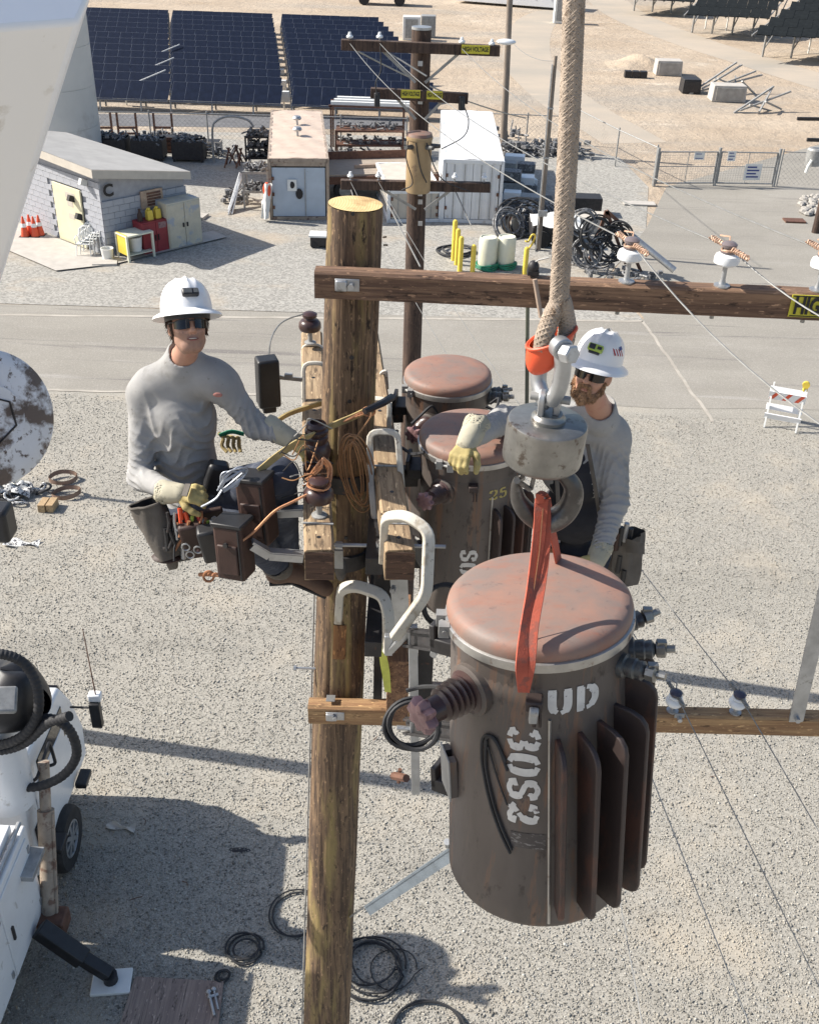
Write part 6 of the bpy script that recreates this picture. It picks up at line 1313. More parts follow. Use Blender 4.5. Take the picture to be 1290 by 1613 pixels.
def hoist():
    # orange thimble guard
    c = at(869, 540, YH-.01); s = 1/ppm(c); ua = (at(905, 512, YH)-at(831, 546, YH)).normalized(); dn = (at(858, 588, YH)-c).normalized(); 
    t = thing('rope_thimble', 'orange plastic thimble holding the eye of the hoist rope', 'thimble', c); m = MB()
    bx = (at(907, 516, YH)-at(830, 546, YH))/2; by = V(0, -.040, -.004); ce = (at(907, 516, YH)+at(830, 546, YH))/2
    def sh(u, v, o=0):
        a = 2*math.pi*u; f = math.sqrt(max(0, 1-(v)**2.2)); d = at(855, 588, YH)-ce
        return ce+bx*(math.cos(a)*(f+o))+by*(math.sin(a)*(f*.95+o*.8))+d*v
    for i in range(1): m.grid(lambda u, v: sh(u, v), 36, 12); m.grid(lambda u, v: sh(u, v*.97, -.09), 36, 12); m.grid(lambda u, v: sh(u, 0, -.09*v), 36, 1)
    o = mk('guard', m, M_('orange_plastic'), t, smooth=60)
    pts = [ce+bx*(1.02*math.cos(a))+by*(1.02*math.sin(a)) for a in [2*math.pi*i/40 for i in range(40)]]; mk('rim', MB().tube(pts, .004, 6, closed=True), M_('orange_plastic'), t)
    # shackle with bolt
    c = at(888, 553, YH-.055); t2 = thing('shackle', 'grey steel shackle with a hexagonal bolt joining thimble and weight', 'shackle', c)
    bx2 = V(-.35, 1, 0).normalized(); hexp = frame(c+V(.004, -.012, 0), V(.55, -.8, .2))
    mk('bolt_head', MB().lathe([(.024, -.006), (.024, .022), (.020, .025)], hexp, 6), M_('galv'), t2, smooth=20, bevel=.002); mk('bolt', MB().cyl(c-bx2*.0, c+bx2*.11, .014, n=12), M_('galv'), t2)
    for Pp in ([(884, 548, YH-.05), (886, 580, YH-.045), (880, 612, YH-.03), (868, 632, YH-.01)], [(850, 575, YH+.05), (848, 602, YH+.04), (856, 628, YH+.01), (866, 634, YH)]):
        pp = spline([at(*p) for p in Pp], 6); mk('bow', MB().tube(pp, .0205, 12), M_('galv'), t2)
    c = at(884, 548, YH-.05); mk('eye', MB().cyl(c+bx2*-.014, c+bx2*.018, .027, n=20), M_('galv'), t2, bevel=.004)
    # weight with swivel
    tc = at(863, 662, YH); rr = 64/ppm(tc); hgt = .118; t3 = thing('hoist_weight', 'grey cylindrical overhaul weight between the shackle and the hook', 'hoist weight', tc-up*hgt)
    Mw = Matrix.Translation(tc) @ Euler((.03, .05, 0)).to_matrix().to_4x4()
    mk('weight', MB().lathe([(rr*.3, -hgt), (rr*.94, -hgt), (rr*.985, -hgt+.006), (rr, -hgt+.014), (rr, -.012), (rr*.975, -.003), (rr*.93, 0), (rr*.3, .001)], Mw, 72), M_('steel_worn'), t3)
    mk('swivel_base', MB().lathe([(.044, 0), (.044, .010), (.036, .016), (.034, .022)], Mw, 36), M_('steel_worn'), t3)
    for sx, sy in ((-.020, -.004), (.020, .006)):
        c = tc+V(sx, sy, .02); 
        m = MB(); m.prism([(-.022, 0), (.022, 0), (.024, .035)]+[(.024*math.cos(a), .042+.024*math.sin(a)) for a in (.3, .8, 1.3, 1.57, 1.9, 2.4, 2.84)]+[(-.024, .035)], Matrix((V(.25, .95, 0).normalized(), V(0, 0, 1), V(.95, -.25, 0).normalized())).transposed().to_4x4().copy() if False else _m(c), .016)
        mk('clevis_ear', m, M_('galv'), t3, bevel=.003)
    c = tc+up*.062; mk('clevis_pin', MB().cyl(c+V(-.048, .012, 0), c+V(.048, -.012, 0), .011, n=10), M_('galv_dull'), t3)
    mk('underplate', MB().cyl(tc-up*hgt, tc-up*(hgt+.02), .03, .024, 16), M_('steel_worn'), t3)
    # hook
    hp = [(852, 728), (862, 738), (888, 748), (903, 772), (893, 803), (866, 820), (838, 812), (818, 790), (813, 766), (815, 752)]
    pp = spline([at(x, y, YH-.03+(.0)) for x, y in hp], 8); rad = [.016, .017, .020, .025, .030, .033, .029, .022, .014, .008]; n = len(pp); rs = [rad[min(int(i/(n-1)*9), 8)]*(1-(i/(n-1)*9 % 1 if i < n-1 else 1))+rad[min(int(i/(n-1)*9)+1, 9)]*(i/(n-1)*9 % 1 if i < n-1 else 1) for i in range(n)]
    t4 = thing('lifting_hook', 'polished steel lifting hook with latch carrying the red sling', 'hook', pp[40]); mk('hook', MB().tube(pp, [x*1.02 for x in rs], 16, flat=1.0, up=(0, -1, 0)), M_('hook_steel'), t4, smooth=60)
    mk('latch', MB().beam(at(843, 742, YH-.045), at(836, 771, YH-.05), .010, .010, (0, 1, 0)).beam(at(815, 757, YH-.055), at(836, 772, YH-.055), .012, .008, (0, 1, 0)).beam(at(818, 752, YH-.06), at(838, 738, YH-.05), .010, .010, (0, 1, 0)), M_('hook_steel'), t4, bevel=.001)
    mk('latch_pin', MB().cyl(at(814, 757, YH-.07), at(822, 753, YH-.02), .009, n=8), M_('hook_steel'), t4)
def _m(c):
    X = V(.25, .95, 0).normalized(); Yv = V(0, 0, 1); Zv = X.cross(Yv); M = Matrix((X, Yv, Zv)).transposed().to_4x4(); M.translation = c-Zv*.008; return M
hoist()
lug = fpt(math.radians(-8), fR(-.1)+.045, -.105)
def sling_band(name, parent, pts, w, off):
    P = spline(pts, 8); k = len(P); vs = []
    for i, p in enumerate(P):
        f = i/(k-1); t_ = (P[min(i+1, k-1)]-P[max(i-1, 0)]).normalized(); nn = Vector((math.sin(off(f)), -math.cos(off(f)), .35)); s = t_.cross(nn).normalized(); nn = s.cross(t_); ww = w(f)
        for a, b in ((-.5, -.6), (-.46, -1), (.46, -1), (.5, -.6), (.46, 1), (-.46, 1)): vs.append(p+s*(ww*a)+nn*(.0028*b))
    fs = [(i*6+j, i*6+(j+1) % 6, (i+1)*6+(j+1) % 6, (i+1)*6+j) for i in range(k-1) for j in range(6)]+[tuple(range(5, -1, -1)), tuple((k-1)*6+j for j in range(6))]
    return mk(name, MB().add(vs, fs), M_('sling'), parent, smooth=32)
SLG = thing('lifting_sling', 'red webbing sling from the hook to the lug of the lifted transformer', 'sling', lug)
sling_band('web', SLG, [at(853, 786, YH-.055), at(848, 850, YH-.09), at(838, 920, YH-.15), at(827, 985, YH-.225), at(822, 1040, YH-.285), at(822, 1090, YH-.30)], lambda f: .035 if f < .1 else .031+.003*math.sin(f*9)-.010*max(0, f-.85)/.15, lambda f: -.15+.5*math.sin(f*3))
sling_band('web', SLG, [at(859, 786, YH-.045), at(858, 850, YH-.085), at(851, 920, YH-.145), at(841, 985, YH-.222), at(836, 1040, YH-.282), at(828, 1090, YH-.30)], lambda f: .028+.003*math.sin(f*7)-.010*max(0, f-.85)/.15, lambda f: .25-.5*math.sin(f*2.6))
mk('stitching', MB().tube([at(855, 800, YH-.064), at(849, 870, YH-.108), at(839, 940, YH-.168), at(831, 1010, YH-.228)], .0018, 4), M_('leather_tan'), SLG)
mk('eye_loop', MB().tube([at(850, 792, YH-.06), at(850, 780, YH-.062), at(856, 776, YH-.04), at(860, 782, YH-.02)], .012, 8, flat=.35), M_('sling'), SLG)
sling_band('web', SLG, [at(862, 792, YH), at(868, 830, YH+.06), at(876, 868, YH+.14), at(880, 905, YH+.23), fpt(math.radians(172), fR(-.1)+.04, -.1)], lambda f: .036, lambda f: .9)
mk('lug_pin', MB().cyl(lug+V(-.012, -.006, 0), lug+V(.012, -.008, 0), .012, n=10).box(lug+V(0, -.004, -.018), (.022, .022, .04)), M_('galv_dull'), SLG, bevel=.003)

# ================================================================== people: smooth implicit surfaces turned into meshes
class SDF:
    def __init__(s, vox, k=.02): s.vox = vox; s.k = k; s.pr = []
    def cap(s, a, b, ra, rb, k=None, sub=False, wr=None): s.pr.append(('c', np.array(a, float), np.array(b, float), ra, rb, k or s.k, sub, wr)); return s
    def chain(s, pts, rs, k=None, wr=None):
        for i in range(len(pts)-1): s.cap(pts[i], pts[i+1], rs[i], rs[i+1], k, False, wr)
        return s
    def ell(s, c, rad, R=None, k=None, sub=False): s.pr.append(('e', np.array(c, float), np.array(rad, float), np.array(R if R else Matrix.Identity(3), float), None, k or s.k, sub, None)); return s
    def build(s, noise=None):
        lo = np.full(3, 1e9); hi = -lo.copy()
        for p in s.pr:
            if p[6]: continue
            if p[0] == 'c':
                for q, r in ((p[1], p[3]), (p[2], p[4])): lo = np.minimum(lo, q-r); hi = np.maximum(hi, q+r)
            else: r = p[2].max(); lo = np.minimum(lo, p[1]-r); hi = np.maximum(hi, p[1]+r)
        v = s.vox; lo -= 4*v+.01; n = np.ceil((hi+4*v+.01-lo)/v).astype(int)+1
        D = np.full(n, .2, np.float32); ax = [lo[i]+v*np.arange(n[i]) for i in range(3)]
        for p in s.pr:
            m = .05+p[5]
            if p[0] == 'c': a = np.minimum(p[1]-p[3], p[2]-p[4])-m; b = np.maximum(p[1]+p[3], p[2]+p[4])+m
            else: r = p[2].max(); a = p[1]-r-m; b = p[1]+r+m
            i0 = np.maximum(((a-lo)/v).astype(int), 0); i1 = np.minimum(((b-lo)/v).astype(int)+2, n)
            sl = tuple(slice(i0[i], i1[i]) for i in range(3)); X = ax[0][sl[0]][:, None, None]; Y = ax[1][sl[1]][None, :, None]; Z = ax[2][sl[2]][None, None, :]
            if p[0] == 'c':
                A, B = p[1], p[2]; d = B-A; L2 = max((d*d).sum(), 1e-9); t = np.clip(((X-A[0])*d[0]+(Y-A[1])*d[1]+(Z-A[2])*d[2])/L2, 0, 1); r = p[3]+(p[4]-p[3])*t
                if p[7]: r = r+p[7](t, X, Y, Z)
                f = np.sqrt((X-A[0]-d[0]*t)**2+(Y-A[1]-d[1]*t)**2+(Z-A[2]-d[2]*t)**2)-r
            else:
                R = p[3]; x, y, z = X-p[1][0], Y-p[1][1], Z-p[1][2]; q = [(R[0, i]*x+R[1, i]*y+R[2, i]*z)/p[2][i] for i in range(3)]
                k0 = np.sqrt(q[0]**2+q[1]**2+q[2]**2); g = np.sqrt((q[0]/p[2][0])**2+(q[1]/p[2][1])**2+(q[2]/p[2][2])**2)+1e-9; f = k0*(k0-1)/g
            o = D[sl]; k = p[5]
            if p[6]: f = -f; h = np.clip(.5-.5*(o-f)/k, 0, 1); D[sl] = o*(1-h)+f*h+k*h*(1-h)
            else: h = np.clip(.5+.5*(o-f)/k, 0, 1); D[sl] = o*(1-h)+f*h-k*h*(1-h)
        if noise is not None: D = D+noise(ax[0][:, None, None], ax[1][None, :, None], ax[2][None, None, :]).astype(np.float32)
        return s.nets(D, lo, v)
    @staticmethod
    def nets(D, lo, v):
        S = D < 0; n = np.array(D.shape); acc = np.zeros((*(n-1), 3), np.float32); cnt = np.zeros(n-1, np.float32)
        off = [(0, 0, 0), (1, 0, 0), (0, 1, 0), (1, 1, 0), (0, 0, 1), (1, 0, 1), (0, 1, 1), (1, 1, 1)]
        def sub(A, o): return A[o[0]:o[0]+n[0]-1, o[1]:o[1]+n[1]-1, o[2]:o[2]+n[2]-1]
        for i, a in enumerate(off):
            for b in off[i+1:]:
                if sum(abs(x-y) for x, y in zip(a, b)) != 1: continue
                da, db = sub(D, a), sub(D, b); m = (da < 0) != (db < 0)
                if not m.any(): continue
                t = np.where(m, da/np.where(m, da-db, 1), 0)
                for c in range(3): acc[..., c] += np.where(m, a[c]+(b[c]-a[c])*t, 0)
                cnt += m
        act = cnt > 0; idx = np.full(n-1, -1, np.int64); idx[act] = np.arange(act.sum()); g = np.argwhere(act); P = lo+(g+acc[act]/cnt[act][:, None])*v
        F = []
        for c in range(3):
            e = [slice(None)]*3; e2 = [slice(None)]*3; e[c] = slice(0, n[c]-1); e2[c] = slice(1, n[c]); m = S[tuple(e)] != S[tuple(e2)]; w = np.argwhere(m); u, t = [q for q in range(3) if q != c]
            w = w[(w[:, u] > 0) & (w[:, t] > 0) & (w[:, u] < n[u]-1) & (w[:, t] < n[t]-1)]
            q = []
            for du, dt in ((0, 0), (-1, 0), (-1, -1), (0, -1)): z = w.copy(); z[:, u] += du; z[:, t] += dt; q.append(idx[z[:, 0], z[:, 1], z[:, 2]])
            q = np.stack(q, 1); ins = S[w[:, 0], w[:, 1], w[:, 2]]; flip = ins if c != 1 else ~ins; q[~flip] = q[~flip][:, ::-1]; F.append(q)
        return P, np.concatenate(F)
def skin_mesh(name, sdf, mat, parent, noise=None, relax=2, mats=None):
    P, F = sdf.build(noise)
    E = np.concatenate([F[:, [0, 1]], F[:, [1, 2]], F[:, [2, 3]], F[:, [3, 0]]])
    for _ in range(relax):
        a = np.zeros_like(P); c = np.zeros(len(P))
        for i, j in ((0, 1), (1, 0)): np.add.at(a, E[:, i], P[E[:, j]]); np.add.at(c, E[:, i], 1)
        P = P*.5+.5*a/np.maximum(c, 1)[:, None]
    M = np.array(wm(parent).inverted()); Q = P @ M[:3, :3].T+M[:3, 3]; me = bpy.data.meshes.new(name); me.vertices.add(len(Q)); me.vertices.foreach_set('co', Q.astype(np.float32).ravel())
    me.loops.add(F.size); me.loops.foreach_set('vertex_index', F.astype(np.int32).ravel()); me.polygons.add(len(F)); me.polygons.foreach_set('loop_start', np.arange(0, F.size, 4, dtype=np.int32)); me.update(calc_edges=True)
    me.polygons.foreach_set('use_smooth', [True]*len(F)); me.materials.append(mat)
    if mats:
        C_ = P[F].mean(1); ids = np.zeros(len(F), np.int32)
        for k, (m, c, R) in enumerate(mats):
            me.materials.append(m); L_ = (C_-np.array(c)) @ np.array(R); sel = (((L_[:, 0]/.026)**2+((L_[:, 2]+.054)/.0085)**2) < 1) & (L_[:, 1] > .07) if k == 0 else (L_[:, 2] < -.036+.25*np.abs(L_[:, 0])+.004*np.sin(L_[:, 0]*400)) & (L_[:, 2] > -.115) & (L_[:, 1] > .0) & (ids == 0); ids[sel] = k+1
        me.polygons.foreach_set('material_index', ids)
    o = bpy.data.objects.new(name, me); COL.objects.link(o); o.parent = parent; WM[o.name] = wm(parent); return o
def folds(seed, amp, freq, stretch=(1, 1, 1)):
    r = np.random.default_rng(seed); K = [(r.normal(0, 1, 3)*np.array(stretch), r.random()*6.28, r.uniform(.6, 1.5)) for _ in range(7)]
    def f(X, Y, Z):
        o = 0; w = .6*np.sin(freq*.4*(X+Z)+seed)+.5*np.sin(freq*.33*(Y-Z))
        for d, p, s in K:
            d = d/np.linalg.norm(d); o = o+(1-np.abs(np.sin(freq*s*.5*(X*d[0]+Y*d[1]+Z*d[2])+p+w)))**2
        return -amp*(o/len(K)-.4)*2
    return f
def wrinkles(seed, spots, base=.0015):
    """cloth drawn into sharp folds round the given places: (centre, reach, height, direction of the folds' normal, folds per metre)"""
    def f(X, Y, Z):
        w1 = .9*np.sin(17*X+11*Z+seed)+.7*np.sin(23*Y-13*Z+2*seed)+.5*np.sin(31*X-19*Y+9*Z); o = -base*(np.sin(38*X+21*Z+w1)*np.sin(27*Z-33*Y+w1*.7+seed))
        for i, (c, R, A, d, n) in enumerate(spots):
            d = np.array(Vector(d).normalized()); c = np.array(c); q = (X-c[0])**2+(Y-c[1])**2+(Z-c[2])**2; m = np.exp(-q/(R*R))
            ph = n*math.pi*(X*d[0]+Y*d[1]+Z*d[2])+w1*1.9+i*1.7; o = o-A*m*((1-np.abs(np.sin(ph)))**1.6-.35)
        return o
    return f
def strands(name, par, src, n, L, down, mat, seed=0, r=.0011):
    rr = np.random.default_rng(seed); me = src.data; m = MB(); Mw = wm(src); k = len(me.polygons)
    for i in rr.integers(0, k, n):
        p = me.polygons[int(i)]; c = Mw @ p.center; nn = p.normal; d = (Vector(down)*1.0+nn*.55+Vector(rr.normal(0, .28, 3))).normalized(); l = L*rr.uniform(.5, 1.2); s = d.cross(nn); s = (s if s.length > .01 else d.cross(Vector((1, 0, 0)))).normalized()
        m.add([c-s*r-nn*.002, c+s*r-nn*.002, c+nn*r*1.5, c+d*l], [(0, 1, 3), (1, 2, 3), (2, 0, 3)])
    return mk(name, m, mat, par, kind='stuff', smooth=0)
def rings(freq, amp, ph=0, lo=.0, hi=1.0):
    def f(t, X, Y, Z): return amp*np.sin(freq*t+ph+25*(X-Z)+12*np.sin(18*Y))*np.clip((t-lo)/max(hi-lo, .01), 0, 1)
    return f
def v3(p): return Vector(p)
def basis(f, upv=(0, 0, 1)):                         # face frame: x = person's left seen from the front is +x right hand rule, y = forward, z = up
    f = Vector(f).normalized(); u = Vector(upv); r = f.cross(u).normalized(); u = r.cross(f); return Matrix((r, f, u)).transposed()     # columns: right(of person), forward, up
def head(S, c, R, s=1.0, k=.012):
    """skull, jaw, nose, brow, cheeks, lips, ears and neck root at head centre c; R columns = person's right, forward, up"""
    q = lambda x, y, z: np.array(c+R @ Vector((x*s, y*s, z*s)))
    S.ell(q(0, -.008, .03), (.076*s, .096*s, .096*s), R, k=.02); S.ell(q(0, .018, -.03), (.058*s, .074*s, .085*s), R, k=.03)
    S.ell(q(0, .045, -.088), (.034*s, .036*s, .026*s), R, k=.03)
    for x in (-1, 1):
        S.ell(q(.036*x, .062, -.022), (.024*s, .022*s, .022*s), R, k=.022); S.cap(q(.012*x, .088, .028), q(.045*x, .075, .03), .010*s, .009*s, k=.016)
        S.cap(q(.055*x, .02, -.06), q(.03*x, .055, -.088), .012*s, .012*s, k=.03)
        S.ell(q(.078*x, -.01, -.005), (.010*s, .020*s, .033*s), R @ Matrix.Rotation(.25*x, 3, 'Z'), k=.008)
        S.ell(q(.031*x, .092, .008), (.017*s, .012*s, .010*s), R, k=.010, sub=True)
    S.cap(q(0, .090, .018), q(0, .112, -.018), .009*s, .013*s, k=.010); 
    for x in (-1, 1): S.ell(q(.011*x, .100, -.022), (.009*s, .010*s, .008*s), R, k=.008)
    S.cap(q(-.018, .086, -.048), q(.018, .086, -.048), .0075*s, .0075*s, k=.006); S.cap(q(-.015, .085, -.060), q(.015, .085, -.060), .008*s, .008*s, k=.006)
    S.cap(q(-.021, .094, -.0538), q(.021, .094, -.0538), .0035*s, .0035*s, k=.004, sub=True)
    return q
def hand(S, w, d, n, side, s=1.0, curl=(.5, .6, .4), spread=.12, thumb=.6, k=.005, fat=1.0):
    """gloved hand from wrist w, pointing along d, back of the hand facing n; side=+1 puts the thumb on d x n"""
    d = Vector(d).normalized(); n = Vector(n); n = (n-d*n.dot(d)).normalized(); x = d.cross(n)*side; w = Vector(w); f = fat
    for i, o in enumerate((.030, .010, -.011, -.030)):
        S.cap(w+x*(o*.6*s)+d*.012*s, w+x*(o*s)+d*(.088-.004*abs(i-1))*s, .0165*s*f, .0145*s*f, k=.014)
    for i, (o, L) in enumerate(((.032, .074), (.0105, .084), (-.012, .078), (-.033, .062))):
        p = w+x*(o*s)+d*(.088-.004*abs(i-1))*s+n*.002; a = 0; dd = (d+x*(spread*(1.2-i*.8))).normalized(); r = .0125*s*f; seg = (.46*L, .31*L, .23*L)
        for j in range(3):
            a += curl[j]*(1+.07*(i-1)); v = dd*math.cos(a)-n*math.sin(a); q = p+v*seg[j]*s; S.cap(p, q, r, r*.93, k=k); p = q; r *= .93
    p = w+x*.026*s+d*.022*s-n*.006*s; dirs = ((x*.75+d*.65-n*.25), (x*.42+d*.85-n*(.35+thumb*.4)), (x*.05+d*.85-n*(.5+thumb*.6))); r = .0165*s*f
    for v, L in zip(dirs, (.042, .036, .028)): q = p+v.normalized()*L*s; S.cap(p, q, r, r*.9, k=.007); p = q; r *= .88
def hard_hat(par, c, R, s=1.0, tilt=0, label=None):
    """full brim hard hat with three raised ribs; c is the centre of the brim"""
    R = R @ Matrix.Rotation(tilt, 3, 'X'); M = R.to_4x4(); M.translation = c; m = MB(); n = 64
    def P(a, v):
        ca, sa = math.cos(a), math.sin(a)                           # sa > 0 is the front
        rx, ry = .112*s, .136*s
        if v < .62:                                             # shell
            t = v/.62; ph = t*math.pi/2; q = math.cos(ph)**.72 if t < 1 else 0; z = .142*s*math.sin(ph)**.92; x, y = rx*ca*q, ry*sa*q
            rib = max(0, 1-abs(x)/.012)*(1 if .15 < t < .97 else 0)+.8*max(0, 1-abs(abs(x)-.038)/.009)*(1 if .3 < t < .9 else 0); z += .008*s*min(1, rib)
            return Vector((x, y, z+.008*s))
        t = (v-.62)/.38; w = (.040+.026*max(0, sa)**1.6+.006*max(0, -sa))*s
        if t < .5: u = t/.5; return Vector(((rx+w*u)*ca, (ry+w*u)*sa, .006*s-.020*s*u**1.4-.008*s*max(0, sa)*u))
        u = 1-(t-.5)/.5; return Vector(((rx+w*u-.002)*ca, (ry+w*u-.002)*sa, -.020*s*u**1.4-.008*s*max(0, sa)*u))
    rows = [.62*i/16 for i in range(16, -1, -1)]+[.62+.38*i/12 for i in range(1, 13)]
    vs = [M @ P(2*math.pi*j/n, v) for v in rows for j in range(n)]; fs = [(i*n+j, i*n+(j+1) % n, (i+1)*n+(j+1) % n, (i+1)*n+j) for i in range(len(rows)-1) for j in range(n)]
    h = mk('hard_hat', MB().add(vs, fs), M_('hat_white'), par, label, smooth=50)
    mk('headband', MB().lathe([(.098*s, -.035*s), (.100*s, .0)], M @ Matrix.Diagonal((1, 1.2, 1, 1)), 32, cap=False), M_('black'), h)
    return h, M
def hat_point(M, s, az, t):                              # a place on the shell: az 0 = front, t = 0 brim .. 1 crown
    a = math.pi/2-az; ph = t*math.pi/2; q = math.cos(ph)**.72; p = Vector((.112*s*math.cos(a)*q, .136*s*math.sin(a)*q, .142*s*math.sin(ph)**.92+.008)); n = Vector((p.x/.0125, p.y/.0185, (p.z+.01)/.021)).normalized()
    return M @ p, (M.to_3x3() @ n).normalized()
def sunglasses(par, c, R, s=1.0):
    q = lambda x, y, z: c+R @ Vector((x*s, y*s, z*s)); f = MB()
    for x in (-1, 1):
        g = MB(); 
        def lens(u, v, o=0): a = .14+.95*u; h = .0205*(1-.45*(u-.35)**2*2); return q(x*.082*math.sin(a), .032+.078*math.cos(a)*1.0+o, .010+h*(1-2*v)-.004*u)
        g.grid(lambda u, v: lens(u, v, .002), 12, 6); g.grid(lambda u, v: lens(u, v, -.002), 12, 6)
        L = mk('lens', g, M_('lens_black'), par, smooth=60)
        f.tube([lens(u/10, 0, .002) for u in range(11)]+[q(x*.083, .03, .022), q(x*.085, -.02, .016)], .0028*s, 5)
    f.tube([q(-.014, .112, .022), q(0, .116, .024), q(.014, .112, .022)], .003*s, 5)
    return mk('sunglasses_frame', f, M_('black'), par)

def worker_one():
    hc = at(297, 516, 4.30); t = thing('person', 'worker in grey shirt with dark headlamp on his hard hat, left of the near pole', 'person', at(330, 930, 4.35))
    Rh = basis((.36, -.84, .43), (.07, 0, 1))
    neck = at(288, 557, 4.38); sR, sL = at(227, 622, 4.42), at(352, 608, 4.38); chest = at(287, 660, 4.39); belly = at(290, 735, 4.40); hip = at(312, 785, 4.44)
    eR, wR = at(222, 752, 4.26), at(272, 776, 4.02); eL, wL = at(404, 672, 4.34), at(448, 686, 4.30)
    hR, kR, aR, fR_ = at(292, 808, 4.40), at(392, 842, 4.08), at(440, 892, 4.38), at(512, 924, 4.42)
    hL, kL, aL, fL = at(340, 778, 4.46), at(438, 752, 4.10), at(452, 880, 4.52), at(500, 905, 4.56)
    def torso(S, g, kk=.05, lower=True):
        S.cap(sR.lerp(neck, .25), sL.lerp(neck, .25), .078+g, .078+g, k=kk); S.cap(neck-up*.03, sR, .058+g, .062+g, k=.04); S.cap(neck-up*.03, sL, .058+g, .062+g, k=.04)
        S.ell(chest, (.152+g, .100+g, .19), basis((.15, -1, 0)), k=kk); S.ell(belly, (.130+g, .094+g, .19), basis((.15, -1, 0)), k=kk)
        S.ell(hip, (.15+g, .115+g, .12), basis((.2, -1, 0)), k=kk); S.cap(chest, hip, .11+g, .115+g, k=kk)
    S = SDF(.0075, .03); q = head(S, hc, Rh); S.cap(hc+Rh @ Vector((0, -.02, -.07)), neck-up*.03, .051, .057, k=.03); torso(S, -.012)
    S.chain([sR, eR, wR], [.052, .042, .032], k=.03).chain([sL, eL, wL], [.052, .042, .032], k=.03)
    S.chain([hR, kR, aR, fR_], [.088, .062, .045, .036], k=.03).chain([hL, kL, aL, fL], [.088, .062, .045, .036], k=.03)
    for w, d in ((wR, (at(318, 778, 3.98)-wR)), (wL, (at(480, 700, 4.27)-wL))): S.cap(w, w+d.normalized()*.06, .030, .026, k=.02)
    body = skin_mesh('body', S, M_('skin'), t, mats=[(M_('lips'), hc, Rh), (M_('stubble'), hc, Rh)])
    mo = mk('mouth', MB().ell(hc+Rh @ Vector((0, .0905, -.054)), (.026, .0085, .0062), Rh, 16, 8), pbr('mouth_dark', (.14, .045, .04), .5, 0, .1, 9, bump=0), body); mk('teeth', MB().ell(hc+Rh @ Vector((0, .0925, -.0525)), (.020, .0085, .0034), Rh, 16, 8), pbr('tooth', (.60, .56, .50), .4, 0, .05, 9, bump=0), mo)
    # hair at the temples and nape
    H = SDF(.006, .01); H.ell(hc+Rh @ Vector((0, -.012, .032)), (.081, .100, .092), Rh); H.ell(hc+Rh @ Vector((0, .075, -.005)), (.10, .085, .10), Rh, sub=True); H.ell(hc+Rh @ Vector((0, .0, -.10)), (.12, .13, .07), Rh, sub=True)
    for x in (-1, 1): H.cap(hc+Rh @ Vector((.076*x, .012, .03)), hc+Rh @ Vector((.073*x, .010, -.034)), .012, .007, k=.01); H.cap(hc+Rh @ Vector((.07*x, -.05, .02)), hc+Rh @ Vector((.05*x, -.065, -.05)), .02, .016, k=.02)
    hr = skin_mesh('hair', H, M_('hair_brown'), body, folds(3, .002, 300)); strands('hair_strand', hr, hr, 1600, .022, Rh @ Vector((0, -.3, -1)), M_('hair_brown'), 4)
    # shirt
    S = SDF(.006, .035); torso(S, .012, .05); S.cap(hip+up*.03, hip-up*.02, .14, .15, k=.04); S.cap(neck-up*.065, neck+up*.002, .085, .068, k=.02)
    S.chain([sR, eR], [.070, .058], k=.05).chain([eR, wR], [.059, .045], k=.02); S.chain([sL, eL], [.070, .056], k=.05).chain([eL, wL], [.057, .045], k=.02)
    S.cap(neck+V(.01, -.035, .01), neck+up*.09, .056, .060, k=.010, sub=True)
    aR_, aL_ = sR.lerp(chest, .35)+V(0, -.06, -.04), sL.lerp(chest, .35)+V(0, -.06, -.04)
    sh = skin_mesh('shirt', S, M_('shirt'), t, wrinkles(5, [(belly+V(0, -.09, -.07), .13, .017, (.15, 0, 1), 26), (belly+V(.06, -.08, .03), .10, .009, (.5, 0, 1), 22), (aR_, .09, .010, (.8, 0, .55), 13), (aL_, .09, .013, (-.8, 0, .55), 15), (eR, .11, .018, (.25, .3, 1), 26), (eL, .10, .016, (1, 0, .25), 26), (sR+V(.02, -.03, -.1), .09, .005, (.7, 0, -.6), 12), (chest+V(.06, -.1, -.09), .13, .013, (.75, 0, .65), 11), (chest+V(-.06, -.1, -.12), .12, .012, (-.6, 0, .8), 12), (sL.lerp(chest, .5)+V(0, -.08, -.02), .10, .010, (-.5, 0, .85), 13), (wR, .08, .013, wR-eR, 34), (wL, .08, .013, wL-eL, 34), (eL.lerp(sL, .4), .09, .009, (.8, .2, -.6), 24), (eR.lerp(sR, .45), .09, .010, (.6, .2, .8), 24)], .0012), 1)
    mk('collar', MB().tube([neck+V(.004, -.014, -.012)+basis((.2, -1, -.55)) @ Vector((.064*math.cos(a), .066*math.sin(a), .0)) for a in [2*math.pi*i/30 for i in range(30)]], .0065, 7, closed=True), M_('shirt'), sh)
    c = at(340, 622, 4.25); mk('chest_patch', MB().ell(c+V(.01, .0, 0), (.022, .004, .012), None, 10, 6), pbr('patch_red', (.42, .19, .16), .9), sh)
    # trousers
    S = SDF(.0085, .035); S.ell(hip-up*.05, (.165, .13, .12), basis((.2, -1, 0)), k=.05); S.chain([hR, kR], [.112, .086], k=.04, wr=rings(16, .004, 0, .5)).chain([kR, aR], [.086, .068], k=.025, wr=rings(20, .005)); S.chain([hL, kL], [.112, .088], k=.04, wr=rings(14, .004, 1, .5)).chain([kL, aL], [.088, .066], k=.025, wr=rings(20, .005))
    skin_mesh('trousers', S, M_('jeans'), t, wrinkles(8, [(kL, .12, .012, kL-hL, 28), (hL, .14, .012, (.7, -.2, .6), 24), (aL, .1, .01, (0, 0, 1), 30), (kR, .12, .012, kR-hR, 28), (aR, .1, .012, (0, 0, 1), 34)], .0015), 1)
